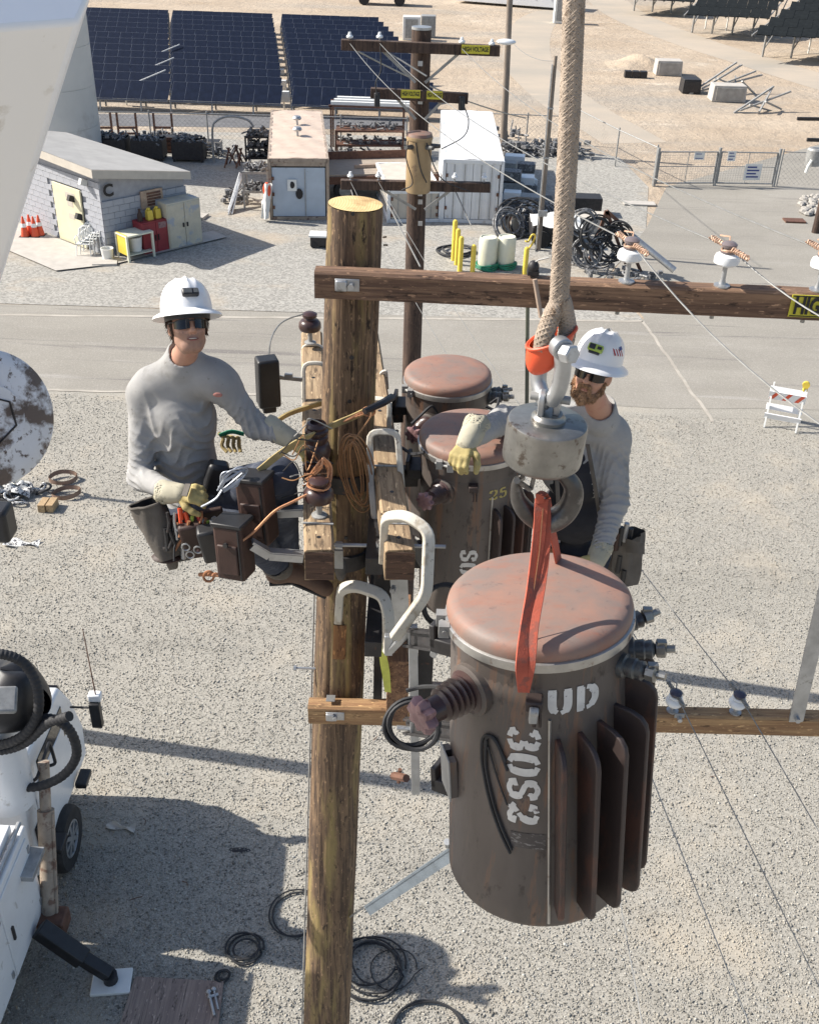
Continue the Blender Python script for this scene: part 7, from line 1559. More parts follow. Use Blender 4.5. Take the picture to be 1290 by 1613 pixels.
    # pale leg pad, boots
    S = SDF(.007, .02); p, d = aR, (aR-kR).normalized(); S.cap(p-d*.055, p+d*.02, .080, .076); S.cap(p-d*.09, p-d*.04, .070, .070, sub=True, k=.008); skin_mesh('gaiter', S, M_('canvas_gray'), t, folds(2, .003, 60))
    for a, f in ((aR, fR_), (aL, fL)):
        S = SDF(.0065, .025); dd = (f-a); dh = Vector((dd.x, dd.y, 0)).normalized(); S.cap(a+(a-f)*-.06+up*.03, a-up*.03, .062, .056); S.chain([a-up*.045-dh*.02, a-up*.05+dh*.09, f-up*.01], [.052, .046, .046], k=.03); bt = skin_mesh('boot', S, M_('boot'), t, folds(1, .002, 80))
        sl = MB(); sl.tube([a-up*.094-dh*.055, a-up*.096+dh*.06, f-up*.055], [.036, .034, .034], 10, flat=.45, up=(dh.y, -dh.x, 0)); mk('sole', sl, M_('black_rubber'), bt)
        lc = MB()
        for k in range(5): c = a.lerp(f, .15+.13*k)+up*(.008-.006*k); s = V(dh.y, -dh.x, 0); lc.tube([c-s*.03+up*-.002, c+up*.026-dh*.0, c+s*.03+up*-.002], .0035, 5)
        mk('lace', lc, M_('canvas_gray'), bt)
    # gloves
    S = SDF(.0045, .006); d = (at(330, 779, 3.94)-wR); n = up*.75+V(-.1, -.55, 0); hand(S, wR+d.normalized()*.035, d, n, 1, 1.04, (.75, .75, .5), .05, .8, fat=1.12); g = skin_mesh('glove', S, M_('glove_leather'), t, folds(4, .0012, 120))
    S = SDF(.0055, .012); dn = d.normalized(); S.cap(wR-dn*.055, wR+dn*.045, .058, .045); S.cap(wR-dn*.12, wR-dn*.035, .058, .048, sub=True, k=.006); skin_mesh('cuff', S, M_('glove_cuff'), g, folds(6, .0022, 70))
    cb = MB().beam(wR+dn*.075+up*.036+V(0, -.03, 0), wR+dn*.105+up*.036+V(0, -.03, 0), .06, .006, n); mk('knuckle_strap', cb, M_('canvas_gray'), g)
    S = SDF(.0045, .006); d = (at(480, 704, 4.24)-wL); n = V(-.2, -.35, 1); hand(S, wL+d.normalized()*.035, d, n, -1, 1.04, (.6, .7, .5), .08, .7, fat=1.12); g = skin_mesh('glove', S, M_('glove_leather'), t, folds(4, .0012, 120))
    S = SDF(.0055, .012); dn = d.normalized(); S.cap(wL-dn*.09, wL+dn*.045, .060, .046); S.cap(wL-dn*.16, wL-dn*.06, .058, .046, sub=True, k=.006); skin_mesh('cuff', S, M_('glove_cuff'), g, folds(7, .0022, 70))
    # hat with headlamp, sunglasses
    ht, M = hard_hat(t, hc+Rh @ Vector((0, -.006, .062)), Rh, 1.0, .06)
    p, nn = hat_point(M, 1.0, -.02, .25); F = frame(p, nn, Rh @ Vector((1, 0, 0))); lamp = mk('headlamp', MB().box(F @ V(0, 0, .008), (.072, .036, .026), F.to_3x3()), M_('black'), ht, bevel=.008)
    mk('lamp_lens', MB().box(F @ V(.012, 0, .0215), (.034, .022, .003), F.to_3x3()), M_('bushing_gray'), lamp); mk('lamp_lens', MB().box(F @ V(-.022, 0, .0215), (.018, .02, .003), F.to_3x3()), M_('bushing_gray'), lamp)
    sunglasses(t, hc, Rh)
    # belt
    mk('belt', MB().tube([hip-up*.045+basis((.2, -1, 0)) @ Vector((.170*math.cos(a), .135*math.sin(a), .01*math.sin(2*a))) for a in [2*math.pi*i/40 for i in range(40)]], .022, 6, closed=True, flat=.35, up=(0, 0, 1)), M_('leather_brown'), t)
    return t, hip
W1, HIP1 = worker_one()

def worker_two():
    hc = at(934, 590, 4.48); t = thing('person', 'bearded worker in grey shirt and black vest reaching over the middle transformer', 'person', at(900, 1180, 4.66))
    Rh = basis((-.40, -.88, .24), (.12, 0, 1)); neck = at(947, 641, 4.60); sR, sL = at(846, 664, 4.72), at(966, 694, 4.64); chest = at(908, 735, 4.68); belly = at(905, 805, 4.72); hip = at(905, 872, 4.76)
    eR, wR = at(792, 662, 4.44), at(740, 690, 4.22); eL, wL = at(968, 792, 4.52), at(945, 868, 4.34)
    hR, hL = at(880, 890, 4.76), at(935, 890, 4.74); kR, kL = hR+V(0, -.06, -.42), hL+V(.02, -.05, -.42); aR, aL = kR+V(0, .08, -.40), kL+V(0, .08, -.40); fR_, fL = aR+V(-.02, -.15, -.05), aL+V(.05, -.15, -.05)
    Bt = basis((-.25, -1, 0))
    def torso(S, g, kk=.05):
        S.cap(sR.lerp(neck, .3), sL.lerp(neck, .25), .078+g, .080+g, k=kk); S.cap(neck-up*.03, sR, .058+g, .062+g, k=.04); S.cap(neck-up*.03, sL, .058+g, .064+g, k=.04); S.ell(chest, (.185+g, .12+g, .19), Bt, k=kk); S.ell(belly, (.16+g, .115+g, .17), Bt, k=kk); S.ell(hip, (.165+g, .125+g, .12), Bt, k=kk)
    S = SDF(.0075, .03); q = head(S, hc, Rh); S.cap(hc+Rh @ Vector((0, -.02, -.07)), neck-up*.03, .053, .060, k=.03); torso(S, -.012)
    S.chain([sR, eR, wR], [.052, .042, .032], k=.03).chain([sL, eL, wL], [.052, .042, .032], k=.03); S.chain([hR, kR, aR, fR_], [.088, .062, .045, .036], k=.03).chain([hL, kL, aL, fL], [.088, .062, .045, .036], k=.03)
    for w, e in ((wR, at(716, 735, 4.08)), (wL, at(930, 905, 4.24))): S.cap(w, w+(e-w).normalized()*.06, .030, .026, k=.02)
    body = skin_mesh('body', S, M_('skin'), t, mats=[(M_('lips'), hc, Rh)])
    S = SDF(.0055, .014); Q = lambda x, y, z: hc+Rh @ Vector((x, y, z))
    for x in (-1, 1): S.chain([Q(.072*x, .02, -.02), Q(.064*x, .035, -.06), Q(.040*x, .066, -.095), Q(0, .085, -.112)], [.009, .014, .019, .021]); S.chain([Q(.028*x, .088, -.068), Q(.022*x, .098, -.040), Q(0, .103, -.036)], [.010, .008, .008])
    S.chain([Q(0, .084, -.090), Q(0, .087, -.118)], [.024, .017]); S.cap(Q(-.016, .112, -.0545), Q(.016, .112, -.0545), .010, .010, sub=True, k=.006)
    bd = skin_mesh('beard', S, M_('beard_blond'), body, folds(12, .0035, 190)); strands('beard_hair', bd, bd, 2600, .011, Rh @ Vector((0, .35, -1)), M_('beard_blond'), 3)
    H = SDF(.006, .01); H.ell(Q(0, -.014, .030), (.081, .100, .092), Rh); H.ell(Q(0, .075, -.005), (.10, .085, .10), Rh, sub=True); H.ell(Q(0, 0, -.10), (.12, .13, .075), Rh, sub=True); skin_mesh('hair', H, M_('beard_blond'), body, folds(3, .002, 300))
    S = SDF(.006, .035); torso(S, .010); S.cap(neck-up*.065, neck+up*.002, .085, .069, k=.02)
    S.chain([sR, eR], [.076, .066], k=.05, wr=rings(26, .005, 1, .2)).chain([eR, wR], [.066, .050], k=.02, wr=rings(24, .002, 0, 0, .4)); S.chain([sL, eL], [.080, .068], k=.05, wr=rings(22, .004, 2, .4)).chain([eL, wL], [.068, .050], k=.02, wr=rings(34, .003, 0, 0, .3)); S.cap(neck+V(-.01, -.035, .01), neck+up*.09, .058, .062, k=.010, sub=True)
    aL_ = sL.lerp(chest, .35)+V(0, -.06, -.04)
    sh = skin_mesh('shirt', S, M_('shirt'), t, wrinkles(9, [(aL_, .12, .012, (-.8, 0, .6), 24), (eL, .11, .016, (.1, .2, 1), 28), (eL.lerp(wL, .5), .10, .010, wL-eL, 30), (eR, .10, .016, (1, 0, .3), 28), (eR.lerp(wR, .5), .08, .014, wR-eR, 34), (eL.lerp(sL, .5), .09, .010, (.6, 0, .8), 24), (sL+V(0, -.05, -.05), .09, .008, (.6, 0, .8), 22)], .0012), 1)
    S = SDF(.008, .03); S.ell(chest-up*.01, (.170, .142, .19), Bt, k=.05); S.ell(belly, (.178, .140, .19), Bt, k=.05); S.ell(hip+up*.03, (.182, .142, .10), Bt, k=.04); S.ell(neck-up*.02+V(0, -.05, 0), (.085, .10, .10), None, sub=True, k=.02)
    vs = skin_mesh('vest', S, M_('vest'), t, folds(21, .005, 100)); 
    for a, b in (((925, 700, 4.52), (944, 812, 4.55)), ((872, 700, 4.56), (880, 820, 4.58))): mk('strap', MB().tube(spline([at(*a), (at(*a)+at(*b))/2+V(0, -.05, 0), at(*b)], 6), .012, 6, flat=.4), M_('canvas_gray'), vs)
    S = SDF(.0085, .035); S.ell(hip-up*.04, (.17, .135, .13), Bt, k=.05); S.chain([hR, kR, aR], [.112, .086, .068], k=.04).chain([hL, kL, aL], [.112, .086, .068], k=.04); skin_mesh('trousers', S, M_('jeans'), t, folds(18, .005, 110))
    for a, f in ((aR, fR_), (aL, fL)): S = SDF(.008, .025); S.cap(a+up*.04, a-up*.03, .06, .056); S.cap(a-up*.04, f, .05, .046); skin_mesh('boot', S, M_('boot'), t)
    mk('belt', MB().tube([hip+up*.055+Bt @ Vector((.180*math.cos(a), .142*math.sin(a), .0)) for a in [2*math.pi*i/40 for i in range(40)]], .024, 6, closed=True, flat=.4, up=(0, 0, 1)), M_('leather_tan'), t)
    S = SDF(.0045, .006); d = (at(716, 735, 4.06)-wR); n = V(-.25, -.55, .7); hand(S, wR+d.normalized()*.03, d, n, -1, 1.10, (.75, .8, .5), .05, .7, fat=1.14); g = skin_mesh('glove', S, M_('glove_leather'), t, folds(4, .0012, 120))
    S = SDF(.0055, .012); dn = d.normalized(); S.cap(wR-dn*.09, wR+dn*.045, .066, .048); S.cap(wR-dn*.17, wR-dn*.055, .068, .052, sub=True, k=.006); skin_mesh('cuff', S, M_('glove_cuff'), g, folds(7, .0025, 70))
    S = SDF(.0045, .006); d = (at(928, 908, 4.24)-wL); n = V(.5, -.6, .5); hand(S, wL+d.normalized()*.03, d, n, 1, 1.04, (.4, .4, .3), .05, .5, fat=1.12); g = skin_mesh('glove', S, M_('glove_leather'), t)
    S = SDF(.0055, .012); dn = d.normalized(); S.cap(wL-dn*.03, wL+dn*.05, .058, .050); S.cap(wL-dn*.1, wL-dn*.01, .060, .048, sub=True, k=.006); skin_mesh('cuff', S, M_('glove_cuff'), g, folds(7, .0022, 70))
    ht, M = hard_hat(t, hc+Rh @ Vector((0, -.008, .064)), Rh, 1.0, .04)
    p, nn = hat_point(M, 1.0, .0, .27); F = frame(p, nn, Rh @ Vector((1, 0, 0))); lamp = mk('headlamp', MB().box(F @ V(0, 0, .008), (.070, .036, .024), F.to_3x3()), M_('lime'), ht, bevel=.007); mk('lamp_lens', MB().box(F @ V(.014, 0, .0205), (.028, .024, .003), F.to_3x3()).box(F @ V(-.02, 0, .0205), (.02, .014, .003), F.to_3x3()), M_('black'), lamp); mk('lamp_strap', MB().box(F @ V(0, .021, .005), (.05, .010, .014), F.to_3x3()), M_('black'), lamp)
    # small striped flag sticker on the hat's side
    for k in range(7):
        p, nn = hat_point(M, 1.0, -1.28+.075*k, .30); F = frame(p, nn, up); mk('sticker_stripe', MB().box(F @ V(.0, 0, .001), (.036, .0082, .001), F.to_3x3()), M_('red' if k % 2 == 0 else 'hat_white'), ht)
    p, nn = hat_point(M, 1.0, -1.2, .38); F = frame(p, nn, up); mk('sticker_corner', MB().box(F @ V(.002, .0, .002), (.016, .024, .001), F.to_3x3()), M_('blue'), ht)
    sunglasses(t, hc, Rh)
    return t, fR_, fL
W2, F2R, F2L = worker_two()
c = (F2R+F2L)/2; pl = thing('work_platform', 'narrow wooden lineman board under the bearded worker behind the lifted transformer', 'platform', c-up*.1); mk('board', MB().box(c+V(-.25, .05, -.08), (1.1, .26, .045)), M_('wood_gray'), pl, bevel=.005); mk('bracket', MB().beam(V(xm, c.y+.02, c.z-.12), V(c.x, c.y+.05, c.z-.12), .06, .05).beam(V(xm, 4.6, 8.8), V(xm, c.y+.02, c.z-.12), .05, .05), M_('iron'), pl)

# ---- pouches and tools on the first worker's belt
def pouch_bag():
    c = at(236, 838, 4.05); t = thing('tool_bag', 'open grey canvas bag with black lining hanging at the first worker hip', 'bag', c); a, b = at(232, 792, 4.05), at(262, 868, 4.0)
    d = (b-a).normalized(); s = V(.85, -.4, .2); s = (s-d*s.dot(d)).normalized(); n = d.cross(s)
    def sf(u, v, o=1): an = 2*math.pi*u; r = (.070-.022*v)*o*(1+.10*math.sin(3*an+4*v)+.05*math.sin(7*an-9*v)); return a.lerp(b, v*1.12)+s*(r*1.25*math.cos(an))+n*(r*math.sin(an))
    mk('canvas', MB().grid(sf, 28, 8), M_('canvas_gray'), t); mk('lining', MB().grid(lambda u, v: sf(u, v*.9, .94), 28, 6), M_('black'), t); mk('rim', MB().tube([sf(i/28, 0) for i in range(28)], .006, 6, closed=True), M_('canvas_gray'), t); bt = MB().ell(sf(.0, 1)*.5+sf(.5, 1)*.5, (.075, .05, .02), None, 10, 6); mk('bottom', bt, M_('leather_brown'), t); mk('trim', MB().tube([sf(.93, v/6, 1.03) for v in range(7)], .008, 6), M_('black'), t)
pouch_bag()
def holster(px0, py0, px1, py1, Y, label, hole):
    a, b = at(px0, py0, Y), at(px1, py1, Y-.03); t = thing('leather_pouch', label, 'pouch', b); d = (a-b).normalized(); w = .135; x = V(.94, -.3, .1); x = (x-d*x.dot(d)).normalized(); R = Matrix((x, d.cross(x)*-1, d)).transposed(); L = (a-b).length
    p = mk('body', MB().box((a+b)/2, (w, .12, L), R, (1, 1)), M_('leather_brown'), t, bevel=.012); y = R @ V(0, 1, 0); fr = -1 if y.y > 0 else 1
    f = y*fr*.063
    mk('pocket', MB().box((a+b)/2+f-d*L*.1, (w*.72, .016, L*.55), R), M_('leather_brown'), t, bevel=.006); mk('stud', MB().cyl((a+b)/2+f*1.12-d*L*hole, (a+b)/2+f*1.28-d*L*hole, .012, n=8), M_('iron'), t); mk('rim', MB().box(a+d*.005, (w+.012, .13, .02), R), M_('black'), t, bevel=.005); mk('stitch_line', MB().box((a+b)/2+f*1.02+x*w*.42, (.006, .006, L*.9), R), M_('black'), t)
holster(400, 752, 412, 850, 3.98, 'tall brown leather pouch beside the first worker knee', .0)
holster(366, 822, 374, 905, 3.82, 'lower brown leather pouch hanging nearest the camera', -.2)
def tool_pouch():
    c = at(292, 850, 4.0); t = thing('tool_pouch', 'dark leather tool pouch stuffed with pliers and wrenches under the first worker', 'pouch', at(300, 895, 3.98)); r = random.Random(6)
    for x, y, w, h, Yd, mt in ((283, 855, .085, .19, 4.02, 'black'), (305, 848, .10, .20, 3.97, 'leather_brown'), (332, 856, .09, .19, 3.92, 'black'), (268, 872, .05, .16, 4.0, 'canvas_gray')):
        p = at(x, y, Yd); mk('pocket', MB().box(p, (w, .07, h), Euler((.15, -.12, .2)).to_matrix(), (1.1, 1.1)), M_(mt), t, bevel=.014)
    mk('back_panel', MB().box(at(306, 838, 4.06), (.30, .03, .24), Euler((.15, -.1, .25)).to_matrix()), M_('leather_brown'), t, bevel=.01)
    for k, (x, y, y2, mt, rr) in enumerate(((284, 800, 838, 'orange_plastic', .012), (292, 806, 840, 'orange_plastic', .011), (276, 808, 850, 'galv', .008), (303, 812, 846, 'lime', .009), (313, 812, 850, 'red', .010), (320, 818, 852, 'galv', .009), (328, 820, 860, 'lime', .008), (337, 815, 850, 'galv', .012), (298, 830, 868, 'galv', .014), (309, 840, 868, 'cap_pink', .010), (286, 846, 880, 'galv', .012), (318, 842, 872, 'lime', .010))):
        a, b = at(x, y, 3.97), at(x+4, y2, 3.95); mk('tool_handle', MB().tube([a, a.lerp(b, .3)+V(.006*math.sin(k*2), 0, 0), b], rr, 8), M_(mt), t)
    r3 = random.Random(14)
    for k in range(26):
        x, y = r3.uniform(258, 345), r3.uniform(800, 850); a = at(x, y, 3.99-.06*r3.random()); d = V(r3.gauss(0, .4), r3.gauss(0, .3), -1).normalized()*r3.uniform(.05, .13); mk('tool_handle', MB().tube([a, a+d*.5+V(r3.gauss(0, .008), 0, 0), a+d], r3.uniform(.005, .011), 6), M_(r3.choice(['iron', 'black', 'galv_dull', 'leather_tan', 'iron', 'black', 'steel_worn'])), t)
    for k, (x, y) in enumerate(((300, 874), (312, 866), (293, 862), (325, 846))): p = at(x, y, 3.90); mk('ring', MB().tube([p+V(.018*math.cos(a), 0, .018*math.sin(a)) for a in [i*.52 for i in range(12)]], .004, 5, closed=True), M_('galv'), t)
    m = MB(); m.tube(px_path([(315, 905, 3.95), (335, 905, 3.9), (360, 908, 3.86), (378, 912, 3.86)]), .010, 6); m.tube([at(329+8*math.cos(a), 908+8*math.sin(a), 3.9) for a in [i*.4 for i in range(16)]], .006, 6, closed=True); mk('carabiner', m, M_('leather_tan'), t)
tool_pouch()
m = MB(); r = random.Random(2)
for k in range(9): m.tube(px_path([(345+r.uniform(-4, 4), 768+r.uniform(-6, 6), 3.92), (356+r.uniform(-6, 4), 752+r.uniform(-8, 6), 3.9), (376+r.uniform(-5, 5), 740+r.uniform(-4, 6), 3.92), (388+r.uniform(-5, 3), 742+r.uniform(-4, 6), 3.95), (374+r.uniform(-4, 4), 760+r.uniform(-5, 5), 3.93), (352+r.uniform(-4, 4), 772+r.uniform(-4, 4), 3.92)]), .0035, 5)
m.tube(px_path([(350, 772, 3.9), (342, 784, 3.88), (330, 792, 3.88), (318, 798, 3.9)]), .005, 5)
mk('wire_bundle', m, pbr('wire_bluegray', (.40, .43, .48), .5, .4, .25, 20, bump=0), None, 'bundle of bluish wire held in the first worker glove', 'wire')
m = MB()
for k in range(4): m.tube(px_path([(345+8*k, 682+3*k, 4.62), (352+8*k, 690, 4.6), (350+9*k, 702, 4.6), (358+7*k, 712, 4.58)]), .010, 6)
mk('hook_tool', m, M_('rope_strap'), None, 'brown clips hanging behind the first worker elbow', 'clips'); mk('green_strap', MB().tube(px_path([(346, 686, 4.6), (365, 680, 4.6), (385, 684, 4.6)]), .012, 6, flat=.5), M_('green'), None, 'green strap behind the first worker elbow', 'strap')
mk('hip_pouch', MB().box(at(340, 752, 4.26), (.10, .08, .17), Euler((.1, .3, .3)).to_matrix()), M_('black'), None, 'black flat pouch on the first worker hip', 'pouch', bevel=.02)
# tools on the second worker's belt
t = thing('tool_bag', 'grey canvas tool bag at the bearded worker hip right of the lid', 'bag', at(985, 900, 4.5)); m = MB(); c = at(984, 868, 4.55)
def sf(u, v): a = 2*math.pi*u; rr = .075*(1+.15*math.sin(3*a+v*5)+.1*math.sin(7*a)); return c+V(rr*math.cos(a)*1.05, rr*.8*math.sin(a), .12-.30*v)*1.0+V(.02*v, 0, 0)
mk('canvas', m.grid(sf, 30, 10), M_('canvas_gray'), t); mk('flap', MB().grid(lambda u, v: at(985+30*u, 848+30*u*(.3+.2*math.sin(v*5))+22*v, 4.46-.03*math.sin(u*3)), 8, 8), M_('canvas_gray'), t)
for x, y, mt in ((978, 838, 'black'), (986, 832, 'galv'), (972, 846, 'leather_brown'), (992, 840, 'iron'), (975, 882, 'black'), (982, 905, 'black')): p = at(x, y, 4.50); mk('tool_handle', MB().tube([p+up*.03, p-up*.08], .014, 8), M_(mt), t)

# ================================================================== truck, boom and things on the gravel
def utility_truck():
    XR = -4.42; g0 = V(XR-1.1, 7.5, 0); t = thing('utility_truck', 'white utility truck with black hoses at the lower left edge', 'truck', g0)
    def bx(x0, x1, y0, y1, z0, z1, top=(1, 1)): return MB().box(((x0+x1)/2, (y0+y1)/2, (z0+z1)/2), (x1-x0, y1-y0, z1-z0), None, top)
    body = mk('body', bx(XR-2.3, XR, 4.2, 8.45, .62, 2.08), M_('truck_white'), t, bevel=.03)
    for k, (y0, y1) in enumerate(((6.55, 7.35), (7.40, 8.36))):
        d = mk('door', MB().box((XR+.008, (y0+y1)/2, 1.32), (.022, y1-y0-.03, 1.3)), M_('truck_white'), body, bevel=.008); mk('handle', MB().box((XR+.03, y0+.14, 1.3), (.03, .04, .22)), M_('iron'), d, bevel=.006)
        for z in (.85, 1.8): mk('hinge', MB().box((XR+.024, y1-.04, z), (.02, .05, .1)), M_('galv'), d)
    mk('top_rail', MB().tube([V(XR-.05, 4.3, 2.16), V(XR-.05, 8.4, 2.16)], .03, 8), M_('galv'), t); mk('top_box', bx(XR-.62, XR-.1, 7.2, 8.3, 2.09, 2.25), M_('truck_white'), t, bevel=.02); mk('step_plate', bx(XR-.02, XR+.16, 8.0, 8.45, 1.62, 1.7), M_('galv'), t, bevel=.005)
    mk('deck', MB().box((XR-1.2, 6.3, 2.085), (2.0, 4.1, .012)), pbr('deck_worn', (.62, .60, .57), .6, 0, .1, 2, patch=((.45, .42, .38), .55, 2)), t)
    # cab over the front axle
    cab = MB(); y0, y1 = 8.75, 11.0; prof = [(y0, .72), (y1-.05, .72), (y1, 1.25), (y1-.25, 1.95), (y1-.55, 2.45), (y0+.05, 2.5), (y0, 2.4)]
    M = Matrix(((0, 0, 1, XR-2.25), (1, 0, 0, 0), (0, 1, 0, 0), (0, 0, 0, 1))); cab.prism(prof, M, 2.1); c = mk('cab', cab, M_('truck_white'), t, bevel=.05)
    mk('side_window', MB().box((XR-.145, 9.85, 1.95), (.012, 1.0, .5)), M_('lens_black'), c, bevel=.004); mk('windscreen', MB().box((XR-1.2, 10.86, 1.92), (1.8, .03, .62), Matrix.Rotation(.42, 3, 'X')), M_('lens_black'), c)
    mk('door', MB().box((XR-.14, 9.7, 1.35), (.02, 1.15, 1.15)), M_('truck_white'), c, bevel=.01); mk('handle', MB().box((XR-.12, 9.25, 1.45), (.04, .2, .04)), M_('iron'), c)
    mk('vent', MB().box((XR-.13, 9.0, 1.2), (.03, .16, .5)), M_('black'), c); mk('grab_rail', MB().tube(rounded([V(XR-.14, 9.0, 2.2), V(XR-.02, 9.0, 2.25), V(XR-.02, 9.55, 2.35), V(XR-.02, 9.6, 1.9), V(XR-.14, 9.6, 1.85)], .06), .022, 8), M_('black'), c)
    for y in (9.35, 10.25): mk('fender_flare', MB().box((XR-.03, y+(-.12 if y < 9.8 else .12), .82), (.16, .3, .1)), M_('black'), c, bevel=.02)
    m = MB(); m.tube([V(XR-.1, 10.55, 2.0), V(XR+.22, 10.5, 2.05)], .018, 6); m.box((XR+.27, 10.48, 1.95), (.14, .1, .42)); mr = mk('mirror', m, M_('black'), t, bevel=.02); mk('housing', MB().box((XR+.27, 10.54, 2.22), (.17, .12, .12)), M_('truck_white'), mr, bevel=.02); mk('antenna', MB().cyl(V(XR+.3, 10.5, 2.2), V(XR+.2, 10.7, 3.25), .010, .006, 6), M_('rust_steel'), mr)
    for yy in (9.62, 5.4):
        o = V(XR-.02, yy, .46); X = V(1, 0, 0); F = frame(o-X*.28, X, (0, 1, 0)); w = mk('wheel', MB().lathe([(.25, 0), (.42, .01), (.455, .05), (.46, .14), (.455, .24), (.42, .285), (.27, .29), (.25, .26)], F, 40, rfn=lambda a, i: 1+(.012 if (i in (2, 3, 4) and int(a*14) % 2) else 0)), M_('tire'), t)
        r_ = mk('rim', MB().lathe([(.25, .26), (.26, .285), (.235, .29), (.22, .24), (.09, .22), (.08, .285), (.01, .29)], F, 32), M_('galv'), w)
        for k in range(8): a = k*math.pi/4; mk('spoke', MB().box(F @ V(.155*math.cos(a), .155*math.sin(a), .268), (.035, .06, .17), (F.to_3x3() @ Matrix.Rotation(a, 3, 'Z') @ Matrix.Rotation(math.pi/2, 3, 'Y'))), M_('galv'), w)
    mk('chassis', bx(XR-1.9, XR-.5, 4.4, 10.9, .5, .72), M_('iron'), t)
    a, b = at(80, 1442, 8.30), at(68, 1172, 9.3); mk('hydraulic_strut', MB().tube([a, a.lerp(b, .62)], .105, 14).tube([a.lerp(b, .6), a.lerp(b, .9)], .07, 14).tube([a+V(.1, -.05, 0), a.lerp(b, .62)+V(.1, -.05, 0)], .02, 6), M_('hydraulic_tan'), t); mk('strut_foot', MB().box(a+V(.05, -.05, -.05), (.34, .3, .26)), M_('rust_steel'), t, bevel=.03)
    # outrigger with pad
    a = at(62, 1462, 8.0); p = gnd(176, 1548); leg = mk('outrigger', MB().beam(a, a.lerp(p+up*.1, .62), .2, .2).beam(a.lerp(p+up*.1, .5), p+up*.16, .15, .15), M_('black'), t, bevel=.015); mk('foot', MB().cyl(p+up*.04, p+up*.17, .09, n=14), M_('iron'), leg)
    # turret with black cover and corrugated hoses
    c = at(5, 1095, 8.9); tr = mk('turret_cover', MB().grid(lambda u, v: c+V((.50+.06*math.sin(9*u+5*v))*math.cos(6.283*u)*max(.02, math.sin(3.1416*v))**.6, (.44+.05*math.sin(13*u))*math.sin(6.283*u)*max(.02, math.sin(3.1416*v))**.6, -.36*math.cos(3.1416*v)*(1+.12*math.sin(15*u+7*v))), 44, 20), M_('black'), t); mk('panel', MB().box(c+V(.12, -.36, .26), (.4, .3, .1), Euler((.6, .2, .3)).to_matrix()), M_('galv_dull'), tr, bevel=.03); mk('post', MB().cyl((c.x-.2, c.y, 2.0), (c.x-.2, c.y, c.z), .3, n=18), M_('truck_white'), tr)
    for kk, P in enumerate(([(-40, 1150), (0, 1218), (45, 1240), (95, 1225), (121, 1190), (110, 1150), (80, 1132), (40, 1138)], [(-40, 1040), (0, 1030), (38, 1045), (60, 1085), (58, 1130), (32, 1162), (-10, 1175), (-50, 1170)], [(-50, 1175), (0, 1182), (40, 1170), (75, 1140), (110, 1128)])):
        Q = spline([at(x, y, 8.75-.12*kk+.1*math.sin(i)) for i, (x, y) in enumerate(P)], 26); mk('hose', MB().tube(Q, [.055*(1+.05*(1 if i % 4 < 2 else -1)) for i in range(len(Q))], 12), M_('black_rubber'), t, smooth=60)
    return t
utility_truck()
p = gnd(177, 1549); mk('outrigger_pad', MB().box(p+up*.025, (.48, .34, .05), Matrix.Rotation(.12, 3, 'Z')), M_('white_plastic'), None, 'white outrigger pad on the shaded gravel', 'outrigger pad', bevel=.01)
# boom of the lift reaching past the camera on the left
def boom():
    A = V(-6.35, 7.7, 3.0); B = at(-78, -130, 1.62); t = thing('lift_boom', 'huge white lift boom crossing the upper left corner', 'boom', A); d = (B-A).normalized(); L = (B-A).length; s = d.cross(V(0, 0, 1)).normalized(); n = s.cross(d); w = .155; ch = .05
    def sec(f0, f1, w, nm):
        m = MB(); out = []
        for f in np.linspace(f0, f1, 9):
            c = A+d*(L*f)
            for x, y in ((-w, -w+ch), (-w+ch, -w), (w-ch, -w), (w, -w+ch), (w, w-ch), (w-ch, w), (-w+ch, w), (-w, w-ch)): out.append(c+s*x+n*(y*1.15))
        m.add(out, [(i*8+j, i*8+(j+1) % 8, (i+1)*8+(j+1) % 8, (i+1)*8+j) for i in range(8) for j in range(8)]+[tuple(range(7, -1, -1)), tuple(64+j for j in range(8))]); return mk(nm, m, M_('boom_white'), t, smooth=20, bevel=.008)
    sec(0, .60, .24, 'outer_section'); sec(.55, 1.0, .155, 'inner_section')
    for o_ in (-.155+.05, .155-.05): mk('edge_seam', MB().tube([A+d*(L*f)+s*(o_ if 0 else .157)+n*o_*1.1 for f in (.56, .75, .99)], .004, 5), M_('boom_white'), t)
    rb = random.Random(3)
    for k in range(14):
        f = rb.uniform(.62, .97); c = A+d*(L*f)+s*.1565+n*rb.uniform(-.1, .1); q = (d*rb.gauss(0, 1)+n*rb.gauss(0, 1)).normalized()*rb.uniform(.008, .03); mk('scuff', MB().tube([c-q, c+q*.2+d*.004, c+q], .0016, 4), M_('bushing_gray'), t)
    for f in (.62, .8, .9): c = A+d*(L*f)+s*.157; mk('fixing', MB().cyl(c, c+s*.012, .014, n=8), M_('galv'), t)
    # worn curved cover carried on the outer section
    c = at(-14, 660, 6.4); ax_ = V(.66, -.70, .25).normalized(); F = frame(c, ax_, (0, 0, 1)); r = .47
    cov = mk('sheave_cover', MB().lathe([(.02, .03), (.16, .032), (.235, .034), (.24, .022), (.36, .016), (.44, .006), (.47, -.012), (.465, -.03), (.43, -.02), (.2, -.005), (.02, -.005)], F @ Matrix.Diagonal((1.02, .96, 1, 1)), 56), M_('dish_paint'), t, 'curved white cover with peeling paint'); mk('outline', MB().tube([F @ V(.17*math.cos(a), .17*math.sin(a), .036) for a in [math.pi*2*i/6 for i in range(6)]], .008, 5, closed=True), M_('iron'), cov)
    q = A+d*((c-A).dot(d)); mk('cover_bracket', MB().beam(c-ax_*.02, q, .12, .12), M_('iron'), t); mk('cover_foot', MB().box(at(2, 822, 6.3), (.16, .2, .26)), M_('black'), t, bevel=.03)
boom()
